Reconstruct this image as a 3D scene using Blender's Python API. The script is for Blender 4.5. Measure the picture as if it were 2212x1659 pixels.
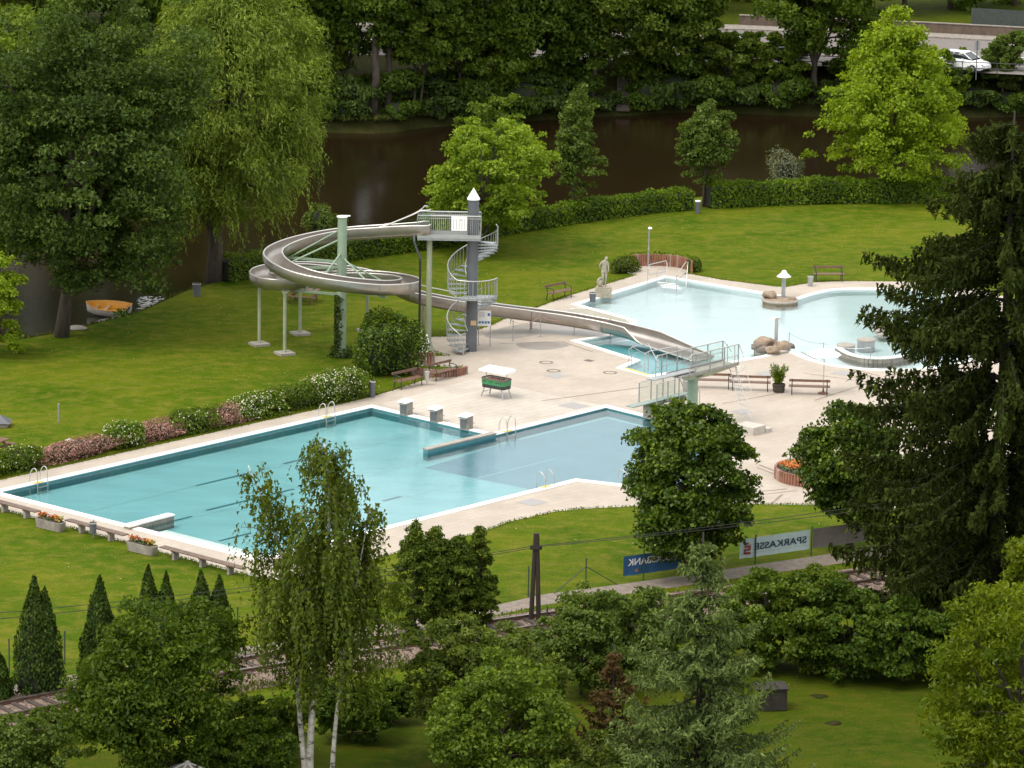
import bpy, bmesh, math, random
import numpy as np
from mathutils import Vector, Matrix
from mathutils.geometry import tessellate_polygon

for _o in list(bpy.data.objects):
    bpy.data.objects.remove(_o)
SC = bpy.context.scene
COL = SC.collection
PI = math.pi
R = math.radians

# ------------------------------------------------------------------ camera
# metres; the deck round the pools is z = 0, the camera stands on the castle hill
CAM_H, PITCH, ROLL, FPX = 47.732, 0.21949, R(1.0), 9000.0
PW, PH = 2212.0, 1659.0
cp, sp = math.cos(PITCH), math.sin(PITCH)
cr, sr = math.cos(ROLL), math.sin(ROLL)
FWD = Vector((0, cp, -sp)); RGT = Vector((1, 0, 0)); UPV = Vector((0, sp, cp))
cam_d = bpy.data.cameras.new('camera')
cam_d.sensor_fit = 'HORIZONTAL'; cam_d.sensor_width = 36.0
cam_d.lens = 36.0 * FPX / PW
cam_d.clip_start = 1.0; cam_d.clip_end = 4000.0
cam = bpy.data.objects.new('camera', cam_d); COL.objects.link(cam)
rx_ = RGT * cr + UPV * sr; ux_ = UPV * cr - RGT * sr
cam.matrix_world = Matrix(((rx_.x, ux_.x, -FWD.x, 0), (rx_.y, ux_.y, -FWD.y, 0),
                           (rx_.z, ux_.z, -FWD.z, CAM_H), (0, 0, 0, 1)))
SC.camera = cam

# ------------------------------------------------------------------ light: bright overcast
SUN_ELEV, SUN_AZ = R(60), R(-125)      # azimuth from +Y, clockwise positive
W = bpy.data.worlds.new('World'); SC.world = W; W.use_nodes = True
nt = W.node_tree; bg = nt.nodes['Background']
sky = nt.nodes.new('ShaderNodeTexSky'); sky.sky_type = 'NISHITA'; sky.sun_disc = False
sky.sun_elevation = SUN_ELEV; sky.sun_rotation = SUN_AZ
sky.air_density = 1.6; sky.dust_density = 7.0; sky.ozone_density = 1.0
hs = nt.nodes.new('ShaderNodeHueSaturation'); hs.inputs['Saturation'].default_value = 0.42
nt.links.new(sky.outputs[0], hs.inputs['Color'])
cloud = nt.nodes.new('ShaderNodeMix'); cloud.data_type = 'RGBA'; cloud.inputs[0].default_value = 0.6   # even cloud cover over the clear sky
cloud.inputs[7].default_value = (8.4, 8.5, 8.6, 1)
nt.links.new(hs.outputs[0], cloud.inputs[6]); nt.links.new(cloud.outputs[2], bg.inputs[0])
bg.inputs[1].default_value = 0.13
sun_d = bpy.data.lights.new('sun', 'SUN'); sun_d.energy = 0.85; sun_d.angle = R(25); sun_d.color = (1.0, 0.95, 0.86)
sun = bpy.data.objects.new('sun', sun_d); COL.objects.link(sun)
sd = Vector((math.sin(SUN_AZ) * math.cos(SUN_ELEV), math.cos(SUN_AZ) * math.cos(SUN_ELEV), math.sin(SUN_ELEV)))
sun.rotation_euler = sd.to_track_quat('Z', 'Y').to_euler()
SC.view_settings.view_transform = 'Standard'; SC.view_settings.look = 'None'
SC.view_settings.gamma = 1.0; SC.view_settings.use_curve_mapping = False
SC.view_settings.exposure = 0.95
SC.render.engine = 'CYCLES'
SC.cycles.use_denoising = True
SC.cycles.max_bounces = 6; SC.cycles.diffuse_bounces = 3; SC.cycles.glossy_bounces = 2
SC.cycles.transmission_bounces = 2; SC.cycles.transparent_max_bounces = 10
SC.cycles.sample_clamp_indirect = 6.0

# ------------------------------------------------------------------ survey helpers
def G(x, y, z=0.0):
    """the point at height z that lies on the sight line (x, y) of the survey photograph"""
    X, Y = x - PW / 2, y - PH / 2
    px = cr * X + sr * Y; py = -sr * X + cr * Y
    d = Vector((px, FPX * cp - py * sp, -FPX * sp - py * cp))
    t = (z - CAM_H) / d.z
    return Vector((0, 0, CAM_H)) + d * t

def img(p):
    q = Vector(p) - Vector((0, 0, CAM_H))
    x, d, u = q.x, q.dot(FWD), q.dot(UPV)
    px, py = FPX * x / d, -FPX * u / d
    return (PW / 2 + cr * px - sr * py, PH / 2 + sr * px + cr * py)

def zat(b, ytop):
    """height above z=0 at which a vertical at b reaches picture row ytop"""
    z0, z1 = 0.0, 10.0
    f = lambda z: img((b[0], b[1], z))[1] - ytop
    f0, f1 = f(z0), f(z1)
    for _ in range(30):
        z2 = z1 - f1 * (z1 - z0) / (f1 - f0)
        z0, f0, z1, f1 = z1, f1, z2, f(z2)
        if abs(f1) < 1e-6 or abs(f1 - f0) < 1e-9: break
    return z1

YAW = 3.98828
E1 = Vector((math.cos(YAW), math.sin(YAW), 0))          # along the lanes, towards the lower left
E2 = Vector((-E1.y, E1.x, 0))                            # along the block edge, towards the lower right
A_E1 = YAW; A_E2 = YAW + PI / 2

# ------------------------------------------------------------------ tags
def tag(o, label=None, cat=None, group=None, kind=None):
    if label: o['label'] = label
    if cat: o['category'] = cat
    if group: o['group'] = group
    if kind: o['kind'] = kind
    return o

def thing(name, label, cat, loc=(0, 0, 0), rz=0.0, group=None):
    o = bpy.data.objects.new(name, None); COL.objects.link(o)
    o.empty_display_size = 0.2
    o.location = loc; o.rotation_euler = (0, 0, rz)
    return tag(o, label, cat, group)

def copy_tree(o, parent=None):
    c = o.copy(); COL.objects.link(c)
    c.parent = parent
    for ch in list(o.children): copy_tree(ch, c)
    return c

def place(proto, used, loc, rz, label, group=None, scale=None):
    o = proto if not used else copy_tree(proto)
    o.location = loc; o.rotation_euler = (0, 0, rz); o['label'] = label
    if group: o['group'] = group
    if scale: o.scale = scale
    return o

# ------------------------------------------------------------------ mesh builder
class MB:
    def __init__(s): s.v = []; s.f = []
    def add(s, vs, fs):
        n = len(s.v); s.v += [tuple(v) for v in vs]; s.f += [tuple(i + n for i in f) for f in fs]; return s
    def box(s, c, size, rz=0.0, M=None):
        x, y, z = [k / 2 for k in size]
        vs = [Vector((sx * x, sy * y, sz * z)) for sz in (-1, 1) for sy in (-1, 1) for sx in (-1, 1)]
        m = M if M is not None else Matrix.Rotation(rz, 3, 'Z')
        vs = [m @ v + Vector(c) for v in vs]
        return s.add(vs, [(0, 2, 3, 1), (4, 5, 7, 6), (0, 1, 5, 4), (2, 6, 7, 3), (0, 4, 6, 2), (1, 3, 7, 5)])
    def bar(s, p0, p1, w, h):
        """rectangular bar from p0 to p1, w across, h upright"""
        p0, p1 = Vector(p0), Vector(p1); d = p1 - p0; L = d.length; d.normalize()
        up = Vector((0, 0, 1)) if abs(d.z) < 0.95 else Vector((1, 0, 0))
        a = d.cross(up).normalized(); b = a.cross(d).normalized()
        M = Matrix((d, a, b)).transposed()
        return s.box((p0 + p1) / 2, (L, w, h), M=M)
    def tube(s, pts, r, n=8, cap=True, closed=False, flat=None):
        pts = [Vector(p) for p in pts]; m = len(pts)
        rs = r if isinstance(r, (list, tuple)) else [r] * m
        base = len(s.v); prev = None
        for i, p in enumerate(pts):
            a = pts[i - 1] if (i > 0 or closed) else p
            b = pts[(i + 1) % m] if (i < m - 1 or closed) else p
            t = (b - a)
            t = t.normalized() if t.length > 1e-9 else Vector((0, 0, 1))
            if prev is None:
                ref = Vector((0, 0, 1)) if abs(t.z) < 0.9 else Vector((1, 0, 0))
                u = t.cross(ref).normalized()
            else:
                u = (prev - t * prev.dot(t))
                u = u.normalized() if u.length > 1e-6 else t.orthogonal().normalized()
            w = t.cross(u); prev = u
            for k in range(n):
                ang = 2 * PI * k / n
                s.v.append(tuple(p + (u * math.cos(ang) + w * math.sin(ang)) * rs[i]))
        rng = m if closed else m - 1
        for i in range(rng):
            j = (i + 1) % m
            for k in range(n):
                s.f.append((base + i * n + k, base + i * n + (k + 1) % n, base + j * n + (k + 1) % n, base + j * n + k))
        if cap and not closed:
            s.f.append(tuple(base + k for k in reversed(range(n))))
            s.f.append(tuple(base + (m - 1) * n + k for k in range(n)))
        return s
    def cyl(s, p0, p1, r0, r1=None, n=12):
        return s.tube([p0, p1], [r0, r0 if r1 is None else r1], n)
    def lathe(s, prof, n=20, c=(0, 0, 0), a0=0.0, a1=None):
        base = len(s.v); full = a1 is None
        k_n = n if full else n + 1
        for r, z in prof:
            for k in range(k_n):
                a = a0 + (2 * PI if full else a1 - a0) * k / n
                s.v.append((c[0] + r * math.cos(a), c[1] + r * math.sin(a), c[2] + z))
        for i in range(len(prof) - 1):
            for k in range(n):
                k2 = (k + 1) % k_n
                s.f.append((base + i * k_n + k, base + i * k_n + k2, base + (i + 1) * k_n + k2, base + (i + 1) * k_n + k))
        return s
    def prism(s, poly, z0, z1, top=True, bottom=True):
        n = len(poly); base = len(s.v)
        ar = sum(poly[i][0] * poly[(i + 1) % n][1] - poly[(i + 1) % n][0] * poly[i][1] for i in range(n))
        if ar < 0: poly = list(reversed(poly))
        s.v += [(p[0], p[1], z0) for p in poly] + [(p[0], p[1], z1) for p in poly]
        for i in range(n):
            j = (i + 1) % n; s.f.append((base + i, base + j, base + n + j, base + n + i))
        tri = tessellate_polygon([[Vector((p[0], p[1], 0)) for p in poly]])
        for t in tri:
            a, b, c = [Vector((poly[i][0], poly[i][1])) for i in t]
            if (b - a).cross(c - a) < 0: t = (t[0], t[2], t[1])
            if top: s.f.append(tuple(base + n + i for i in t))
            if bottom: s.f.append(tuple(base + i for i in reversed(t)))
        return s
    def blob(s, c, rad, seed=0, sub=2, rough=0.18, flat=0.0):
        rnd = random.Random(seed); bm = bmesh.new()
        bmesh.ops.create_icosphere(bm, subdivisions=sub, radius=1.0)
        ph = [(rnd.uniform(1.2, 3.2), Vector((rnd.gauss(0, 1), rnd.gauss(0, 1), rnd.gauss(0, 1))), rnd.uniform(0, 6)) for _ in range(5)]
        for v in bm.verts:
            k = 1 + rough * sum(math.sin(v.co.dot(d) * f + p) for f, d, p in ph) / 2.2
            v.co *= k
            if flat and v.co.z < -flat: v.co.z = -flat
        bm.verts.index_update()
        s.add([(c[0] + v.co.x * rad[0], c[1] + v.co.y * rad[1], c[2] + v.co.z * rad[2]) for v in bm.verts],
              [tuple(v.index for v in f.verts) for f in bm.faces])
        bm.free(); return s
    def mesh(s, name, smooth=False):
        me = bpy.data.meshes.new(name); me.from_pydata(s.v, [], s.f)
        if smooth: me.shade_smooth()
        me.update(); return me
    def build(s, name, m, parent=None, smooth=False, loc=None):
        return mobj(name, s.mesh(name, smooth), m, parent, loc)

def mobj(name, me, m, parent=None, loc=None, rz=None):
    if m is not None and not me.materials: me.materials.append(m)
    o = bpy.data.objects.new(name, me); COL.objects.link(o)
    if parent is not None: o.parent = parent
    if loc is not None: o.location = loc
    if rz is not None: o.rotation_euler = (0, 0, rz)
    return o

def catmull(pts, n=8, closed=False):
    P = [Vector(p) for p in pts]; m = len(P); out = []
    for i in range(m if closed else m - 1):
        p0 = P[i - 1] if (i > 0 or closed) else P[0] * 2 - P[1]
        p1, p2 = P[i], P[(i + 1) % m]
        p3 = P[(i + 2) % m] if (i + 2 < m or closed) else P[-1] * 2 - P[-2]
        for k in range(n):
            t = k / n
            out.append(0.5 * ((2 * p1) + (p2 - p0) * t + (2 * p0 - 5 * p1 + 4 * p2 - p3) * t * t + (3 * p1 - p0 - 3 * p2 + p3) * t ** 3))
    if not closed: out.append(P[-1].copy())
    return out

def fill(outer, holes=(), z=0.0):
    """flat sheet with holes"""
    loops = [[Vector((p[0], p[1], 0)) for p in outer]] + [[Vector((p[0], p[1], 0)) for p in h] for h in holes]
    flat = [p for l in loops for p in l]
    tri = tessellate_polygon(loops); fs = []
    for t in tri:
        a, b, c = [flat[i].xy for i in t]
        fs.append(tuple(t) if (b - a).cross(c - a) > 0 else (t[0], t[2], t[1]))
    m = MB(); m.add([(p.x, p.y, z) for p in flat], fs); return m

def ccw(poly):
    n = len(poly)
    ar = sum(poly[i][0] * poly[(i + 1) % n][1] - poly[(i + 1) % n][0] * poly[i][1] for i in range(n))
    return list(poly) if ar > 0 else list(reversed(poly))

def offset(poly, d):
    """offset a counter-clockwise polygon outwards by d"""
    n = len(poly); out = []
    for i in range(n):
        p0, p1, p2 = [Vector(poly[k % n]).xy for k in (i - 1, i, i + 1)]
        a = (p1 - p0).normalized(); b = (p2 - p1).normalized()
        na, nb = Vector((a.y, -a.x)), Vector((b.y, -b.x))
        m = (na + nb); m = m.normalized() if m.length > 1e-6 else na
        k = d / max(0.45, m.dot(na)); q = p1 + m * k
        out.append(Vector((q.x, q.y, 0)))
    return out

# ------------------------------------------------------------------ materials
ALB = 0.68        # overall reflectance trim of the diffuse surfaces
def trim(c, k=None): return tuple(x * (ALB if k is None else k) for x in c)
def nmat(name):
    m = bpy.data.materials.new(name); m.use_nodes = True
    return m, m.node_tree, m.node_tree.nodes['Principled BSDF']

def ramp(t, fac, stops):
    r = t.nodes.new('ShaderNodeValToRGB'); e = r.color_ramp.elements
    while len(e) < len(stops): e.new(0.5)
    for k, (p, c) in enumerate(stops):
        e[k].position = p; e[k].color = (*c, 1)
    t.links.new(fac, r.inputs[0]); return r.outputs[0]

def noise(t, scale, detail=4, rough=0.55, vec=None, dim='3D', dist=0.0):
    n = t.nodes.new('ShaderNodeTexNoise'); n.noise_dimensions = dim
    n.inputs['Scale'].default_value = scale; n.inputs['Detail'].default_value = detail
    n.inputs['Roughness'].default_value = rough; n.inputs['Distortion'].default_value = dist
    if vec is not None: t.links.new(vec, n.inputs['Vector'])
    return n.outputs['Fac']

def coords(t, kind='Object', scale=None, rz=0.0):
    c = t.nodes.new('ShaderNodeTexCoord'); o = c.outputs[kind]
    if kind == 'World':
        pass
    if scale or rz:
        mp = t.nodes.new('ShaderNodeMapping'); t.links.new(o, mp.inputs[0])
        if scale: mp.inputs['Scale'].default_value = scale
        mp.inputs['Rotation'].default_value = (0, 0, rz); o = mp.outputs[0]
    return o

def worldpos(t, scale=None, rz=0.0):
    g = t.nodes.new('ShaderNodeNewGeometry'); o = g.outputs['Position']
    if scale or rz:
        mp = t.nodes.new('ShaderNodeMapping'); t.links.new(o, mp.inputs[0])
        if scale: mp.inputs['Scale'].default_value = scale
        mp.inputs['Rotation'].default_value = (0, 0, rz); o = mp.outputs[0]
    return o

def mixc(t, fac, a, b, mode='MIX'):
    n = t.nodes.new('ShaderNodeMix'); n.data_type = 'RGBA'; n.blend_type = mode
    for s, v in ((0, fac), (6, a), (7, b)):
        if hasattr(v, 'links') or isinstance(v, bpy.types.NodeSocket): t.links.new(v, n.inputs[s])
        else: n.inputs[s].default_value = v if s == 0 else (*v, 1)
    return n.outputs[2]

def bump(t, b, h, strength=0.3, dist=0.02):
    n = t.nodes.new('ShaderNodeBump'); n.inputs['Strength'].default_value = strength; n.inputs['Distance'].default_value = dist
    t.links.new(h, n.inputs['Height']); t.links.new(n.outputs[0], b.inputs['Normal'])

def plain(name, c, rough=0.6, metal=0.0, var=0.18, scale=4.0, spec=0.5, bmp=0.0, stretch=None):
    if not name.startswith('white'): c = trim(c)
    m, t, b = nmat(name)
    v = worldpos(t, stretch)
    n = noise(t, scale, 5, 0.6, v)
    d = tuple(max(0, k * (1 - var)) for k in c); l = tuple(min(1, k * (1 + var)) for k in c)
    t.links.new(ramp(t, n, [(0.3, d), (0.7, l)]), b.inputs['Base Color'])
    b.inputs['Roughness'].default_value = rough; b.inputs['Metallic'].default_value = metal
    b.inputs['Specular IOR Level'].default_value = spec
    if bmp: bump(t, b, noise(t, scale * 5, 4, 0.6, v), bmp, 0.02)
    return m

def leafmat(name, dark, mid, light, trans=0.3, rough=0.5, spec=0.35, pos=(0.1, 0.5, 0.9)):
    dark, mid, light = [trim(k_, ALB * 1.24) for k_ in (dark, mid, light)]
    m, t, b = nmat(name); t.nodes.remove(b)
    at = t.nodes.new('ShaderNodeAttribute'); at.attribute_name = 'rnd'
    c = ramp(t, at.outputs['Fac'], [(pos[0], dark), (pos[1], mid), (pos[2], light)])
    df = t.nodes.new('ShaderNodeBsdfDiffuse'); t.links.new(c, df.inputs[0])
    tr = t.nodes.new('ShaderNodeBsdfTranslucent')
    c2 = mixc(t, 1.0, c, (1.25, 1.2, 0.4), 'MULTIPLY'); t.links.new(c2, tr.inputs[0])
    mx = t.nodes.new('ShaderNodeMixShader'); mx.inputs[0].default_value = min(.5, trans + .1)
    t.links.new(df.outputs[0], mx.inputs[1]); t.links.new(tr.outputs[0], mx.inputs[2])
    out = mx.outputs[0]
    if spec > 0.3:
        gl = t.nodes.new('ShaderNodeBsdfGlossy'); gl.inputs['Roughness'].default_value = rough; gl.inputs[0].default_value = (1, 1, .92, 1)
        m2 = t.nodes.new('ShaderNodeMixShader'); m2.inputs[0].default_value = 0.025 * spec
        t.links.new(out, m2.inputs[1]); t.links.new(gl.outputs[0], m2.inputs[2]); out = m2.outputs[0]
    t.links.new(out, t.nodes['Material Output'].inputs[0])
    return m

def grassmat(name, a, b_, c, dry, scale=1.0):
    a, b_, c, dry = trim(a), trim(b_), trim(c), trim(dry)
    m, t, b = nmat(name); v = worldpos(t, (1, 1, 1))
    n1 = noise(t, 0.16 * scale, 5, 0.6, v, dist=0.6); n2 = noise(t, 1.1 * scale, 5, 0.7, v); n3 = noise(t, 9, 4, 0.8, v)
    base = ramp(t, n1, [(0.32, a), (0.5, b_), (0.68, c)])
    base = mixc(t, ramp(t, n2, [(0.44, (0, 0, 0)), (0.70, (0.8, 0.8, 0.8))]), base, dry)
    n4 = noise(t, 0.45, 6, 0.7, worldpos(t, (1.0, 2.2, 1), 0.6), dist=1.2)
    base = mixc(t, 1.0, base, ramp(t, n4, [(0.33, (0.74, 0.86, 0.8)), (0.5, (1, 1, 1)), (0.68, (1.2, 1.08, 1.1))]), 'MULTIPLY')
    base = mixc(t, 1.0, base, ramp(t, n3, [(0.25, (0.62, 0.66, 0.6)), (0.75, (1.3, 1.26, 1.2))]), 'MULTIPLY')
    t.links.new(base, b.inputs['Base Color']); b.inputs['Roughness'].default_value = 0.85
    b.inputs['Specular IOR Level'].default_value = 0.03
    bump(t, b, noise(t, 14, 5, 0.8, v), 0.7, 0.06)
    return m

def watermat(name, tint, ripple, rough=0.02, streak=(1.4, 3.2, 1)):
    m, t, b = nmat(name); t.nodes.remove(b)
    tr = t.nodes.new('ShaderNodeBsdfTransparent'); tr.inputs[0].default_value = (*tint, 1)
    gl = t.nodes.new('ShaderNodeBsdfGlossy'); gl.inputs['Roughness'].default_value = rough
    fr = t.nodes.new('ShaderNodeFresnel'); fr.inputs[0].default_value = 1.33
    v = worldpos(t, streak)
    n_a = noise(t, 1.6, 6, 0.65, v, dist=0.4); n_b = noise(t, 0.16, 3, 0.5, v, dist=0.8)
    mm = t.nodes.new('ShaderNodeMath'); mm.operation = 'MULTIPLY'; t.links.new(n_a, mm.inputs[0]); t.links.new(n_b, mm.inputs[1]); n = mm.outputs[0]
    bp = t.nodes.new('ShaderNodeBump'); bp.inputs['Strength'].default_value = ripple; bp.inputs['Distance'].default_value = 0.05
    t.links.new(n, bp.inputs['Height']); t.links.new(bp.outputs[0], gl.inputs['Normal']); t.links.new(bp.outputs[0], fr.inputs['Normal'])
    mx = t.nodes.new('ShaderNodeMixShader'); t.links.new(fr.outputs[0], mx.inputs[0])
    t.links.new(tr.outputs[0], mx.inputs[1]); t.links.new(gl.outputs[0], mx.inputs[2])
    t.links.new(mx.outputs[0], t.nodes['Material Output'].inputs[0]); return m

def pavemat(name, c, joint, sx, sy, rz, var=0.1, jw=0.02):
    c, joint = trim(c), trim(joint)
    m, t, b = nmat(name); v = worldpos(t, None, -rz)
    br = t.nodes.new('ShaderNodeTexBrick'); t.links.new(v, br.inputs['Vector'])
    br.inputs['Scale'].default_value = 1.0; br.inputs['Brick Width'].default_value = sx; br.inputs['Row Height'].default_value = sy
    br.inputs['Mortar Size'].default_value = jw; br.inputs['Mortar Smooth'].default_value = 0.3
    br.inputs['Color1'].default_value = (*[k * (1 - var) for k in c], 1); br.inputs['Color2'].default_value = (*[min(1, k * (1 + var)) for k in c], 1)
    br.inputs['Mortar'].default_value = (*joint, 1); br.offset = 0.5
    n = noise(t, 0.35, 6, 0.65, worldpos(t)); n2 = noise(t, 6, 4, 0.7, worldpos(t))
    col = mixc(t, 1.0, br.outputs['Color'], ramp(t, n, [(0.3, (0.86, 0.85, 0.83)), (0.6, (1.03, 1.03, 1.02)), (0.8, (1.06, 1.05, 1.03))]), 'MULTIPLY')
    col = mixc(t, 1.0, col, ramp(t, n2, [(0.3, (0.93, 0.93, 0.93)), (0.7, (1.05, 1.05, 1.05))]), 'MULTIPLY')
    t.links.new(col, b.inputs['Base Color']); b.inputs['Roughness'].default_value = 0.8
    bump(t, b, br.outputs['Fac'], -0.3, 0.01); return m

M = {}
M['grass'] = grassmat('lawn_grass', (0.058, 0.118, 0.003), (0.098, 0.152, 0.005), (0.145, 0.178, 0.009), (0.215, 0.20, 0.03))
M['garden'] = grassmat('garden_grass', (0.045, 0.08, 0.005), (0.07, 0.105, 0.006), (0.095, 0.12, 0.008), (0.12, 0.115, 0.015))
M['deck'] = pavemat('deck_paving', (0.555, 0.475, 0.39), (0.49, 0.41, 0.33), 0.8, 0.4, YAW, 0.04, 0.018)
M['slab'] = pavemat('pale_slab_paving', (0.63, 0.56, 0.475), (0.55, 0.475, 0.395), 1.0, 0.5, YAW, 0.05, 0.03)
M['strip'] = plain('brown_paving_joint', (0.30, 0.22, 0.17), 0.85, var=0.25, scale=2)
M['coping'] = plain('white_coping', (0.78, 0.75, 0.70), 0.45, var=0.07, scale=1.5)
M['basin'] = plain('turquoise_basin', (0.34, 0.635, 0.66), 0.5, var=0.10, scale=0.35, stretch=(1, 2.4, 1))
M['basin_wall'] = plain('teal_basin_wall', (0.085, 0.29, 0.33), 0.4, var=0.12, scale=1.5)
M['dive'] = plain('blue_dive_basin', (0.20, 0.37, 0.44), 0.5, var=0.08, scale=0.8)
M['kids'] = plain('pale_basin', (0.74, 0.86, 0.87), 0.5, var=0.04, scale=0.5)
M['kidsdeep'] = plain('slide_basin', (0.16, 0.5, 0.55), 0.5, var=0.08, scale=0.7)
M['lane'] = plain('dark_lane_marking', (0.05, 0.2, 0.24), 0.5)
M['laneline'] = plain('pale_lane_line', (0.5, 0.85, 0.86), 0.5)
M['water'] = watermat('pool_water', (0.86, 0.97, 0.98), 0.22)
M['kidwater'] = watermat('shallow_water', (0.93, 0.985, 0.985), 0.2)
M['asphalt'] = plain('asphalt', (0.23, 0.20, 0.18), 0.85, var=0.1, scale=1.0, bmp=0.2)
M['path'] = plain('path_gravel', (0.27, 0.22, 0.175), 0.95, var=0.28, scale=3.0, bmp=0.5)
M['ballast'] = plain('ballast_stone', (0.26, 0.185, 0.14), 0.95, var=0.65, scale=7.0, bmp=1.0)
M['rail'] = plain('worn_rail_steel', (0.42, 0.36, 0.31), 0.35, 0.8, 0.2, 3.0)
M['railside'] = plain('rusty_rail_side', (0.12, 0.06, 0.035), 0.9, 0.0, 0.3, 5.0)
M['sleeper'] = plain('dark_sleeper_wood', (0.085, 0.06, 0.045), 0.95, var=0.4, scale=4.0, bmp=0.5)
M['soil'] = plain('soil', (0.06, 0.042, 0.03), 0.95, var=0.4, scale=3.0, bmp=0.6)
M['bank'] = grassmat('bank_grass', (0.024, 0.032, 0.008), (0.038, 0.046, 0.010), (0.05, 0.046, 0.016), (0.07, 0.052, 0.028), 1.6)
M['steel'] = plain('brushed_steel', (0.58, 0.53, 0.475), 0.32, 0.85, 0.12, 1.4, stretch=(1, 1, 1))
M['wet'] = plain('wet_paving', (0.40, 0.35, 0.31), 0.28, var=0.12, scale=1.2)
M['rim'] = plain('polished_steel_rim', (0.80, 0.77, 0.72), 0.3, 0.6, 0.05, 2.0)
M['rail_tube'] = plain('galvanised_tube', (0.52, 0.53, 0.53), 0.4, 0.55, 0.1, 3.0)
M['bright_tube'] = plain('stainless_tube', (0.70, 0.69, 0.67), 0.3, 0.6, 0.06, 3.0)
M['grating'] = plain('galvanised_grating', (0.42, 0.45, 0.45), 0.55, 0.35, 0.25, 12.0)
M['green'] = plain('pale_green_paint', (0.33, 0.44, 0.31), 0.45, var=0.12, scale=1.2)
M['green2'] = plain('pale_olive_paint', (0.42, 0.46, 0.31), 0.5, var=0.12, scale=1.2)
M['column'] = plain('grey_painted_steel', (0.135, 0.145, 0.16), 0.5, var=0.15, scale=1.2)
M['white'] = plain('white_paint', (0.82, 0.81, 0.79), 0.4, var=0.03)
M['black'] = plain('black_pipe', (0.012, 0.012, 0.013), 0.45, var=0.2)
M['dark'] = plain('dark_iron', (0.03, 0.034, 0.032), 0.55, var=0.2)
M['wood'] = plain('brown_bench_wood', (0.20, 0.105, 0.065), 0.6, var=0.3, scale=6.0, bmp=0.2)
M['greywood'] = plain('weathered_bench_wood', (0.20, 0.135, 0.10), 0.75, var=0.3, scale=5.0, bmp=0.2)
M['palisade'] = plain('red_palisade', (0.34, 0.155, 0.095), 0.8, var=0.3, scale=2.5, bmp=0.2)
M['palisade_pale'] = plain('pale_palisade', (0.44, 0.30, 0.24), 0.8, var=0.3, scale=2.5, bmp=0.2)
M['concrete'] = plain('concrete', (0.42, 0.385, 0.33), 0.85, var=0.18, scale=3.0, bmp=0.2)
M['concrete2'] = plain('weathered_concrete', (0.33, 0.29, 0.245), 0.9, var=0.3, scale=3.0, bmp=0.3)
M['step'] = plain('pale_step_concrete', (0.62, 0.57, 0.50), 0.85, var=0.12, scale=3.0)
M['stone'] = plain('statue_sandstone', (0.46, 0.41, 0.31), 0.85, var=0.22, scale=5.0, bmp=0.3)
M['rock'] = plain('tan_rock', (0.36, 0.27, 0.19), 0.9, var=0.35, scale=3.0, bmp=0.6)
M['rock2'] = plain('grey_rock', (0.24, 0.2, 0.165), 0.9, var=0.35, scale=3.0, bmp=0.6)
M['yellow'] = plain('yellow_safety_strip', (0.72, 0.6, 0.18), 0.7, var=0.1)
M['grate'] = plain('grey_drain_slab', (0.42, 0.40, 0.38), 0.8, var=0.1, scale=8)
M['manhole'] = plain('manhole_ring', (0.17, 0.135, 0.11), 0.8, var=0.2)
M['bark'] = plain('grey_bark', (0.095, 0.075, 0.055), 0.95, var=0.45, scale=5.0, bmp=0.8, stretch=(1, 1, 0.25))
M['darkbark'] = plain('dark_bark', (0.035, 0.028, 0.022), 0.95, var=0.4, scale=5.0, bmp=0.8, stretch=(1, 1, 0.25))
M['core'] = plain('inner_twigs', (0.022, 0.028, 0.010), 1.0, var=0.4, scale=3.0)  # solid fill added inside foliage to block light, coloured like dark twigs
M['glass'] = None
def birchbark():
    m, t, b = nmat('white_birch_bark'); v = worldpos(t, (1, 1, 3.2))
    n = noise(t, 2.6, 5, 0.7, v)
    t.links.new(ramp(t, n, [(0.36, (0.04, 0.035, 0.03)), (0.44, (0.42, 0.39, 0.34)), (0.7, (0.60, 0.57, 0.52))]), b.inputs['Base Color'])
    b.inputs['Roughness'].default_value = 0.8; return m
M['birchbark'] = birchbark()
def glassmat():
    m, t, b = nmat('tinted_glass_panel'); t.nodes.remove(b)
    tr = t.nodes.new('ShaderNodeBsdfTransparent'); tr.inputs[0].default_value = (0.84, 0.90, 0.88, 1)
    gl = t.nodes.new('ShaderNodeBsdfGlossy'); gl.inputs['Roughness'].default_value = 0.05
    fr = t.nodes.new('ShaderNodeFresnel'); fr.inputs[0].default_value = 1.5
    mx = t.nodes.new('ShaderNodeMixShader'); t.links.new(fr.outputs[0], mx.inputs[0])
    t.links.new(tr.outputs[0], mx.inputs[1]); t.links.new(gl.outputs[0], mx.inputs[2])
    t.links.new(mx.outputs[0], t.nodes['Material Output'].inputs[0]); return m
M['glass'] = glassmat()
def rivermat():
    m, t, b = nmat('brown_river_water'); v = worldpos(t, (0.8, 1.8, 1))
    n = noise(t, 0.9, 6, 0.7, v, dist=0.5); n0 = noise(t, 0.05, 3, 0.5, worldpos(t))
    t.links.new(ramp(t, n0, [(0.3, (0.009, 0.005, 0.0025)), (0.7, (0.016, 0.009, 0.004))]), b.inputs['Base Color'])
    b.inputs['Roughness'].default_value = 0.09; b.inputs['IOR'].default_value = 1.33
    bump(t, b, n, 0.16, 0.08); return m
M['river'] = rivermat()
# ================================================================== THE SETTING
def GL(pts, z=0.0): return [G(x, y, z) for x, y in pts]
def struct(o): return tag(o, kind='structure')

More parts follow.
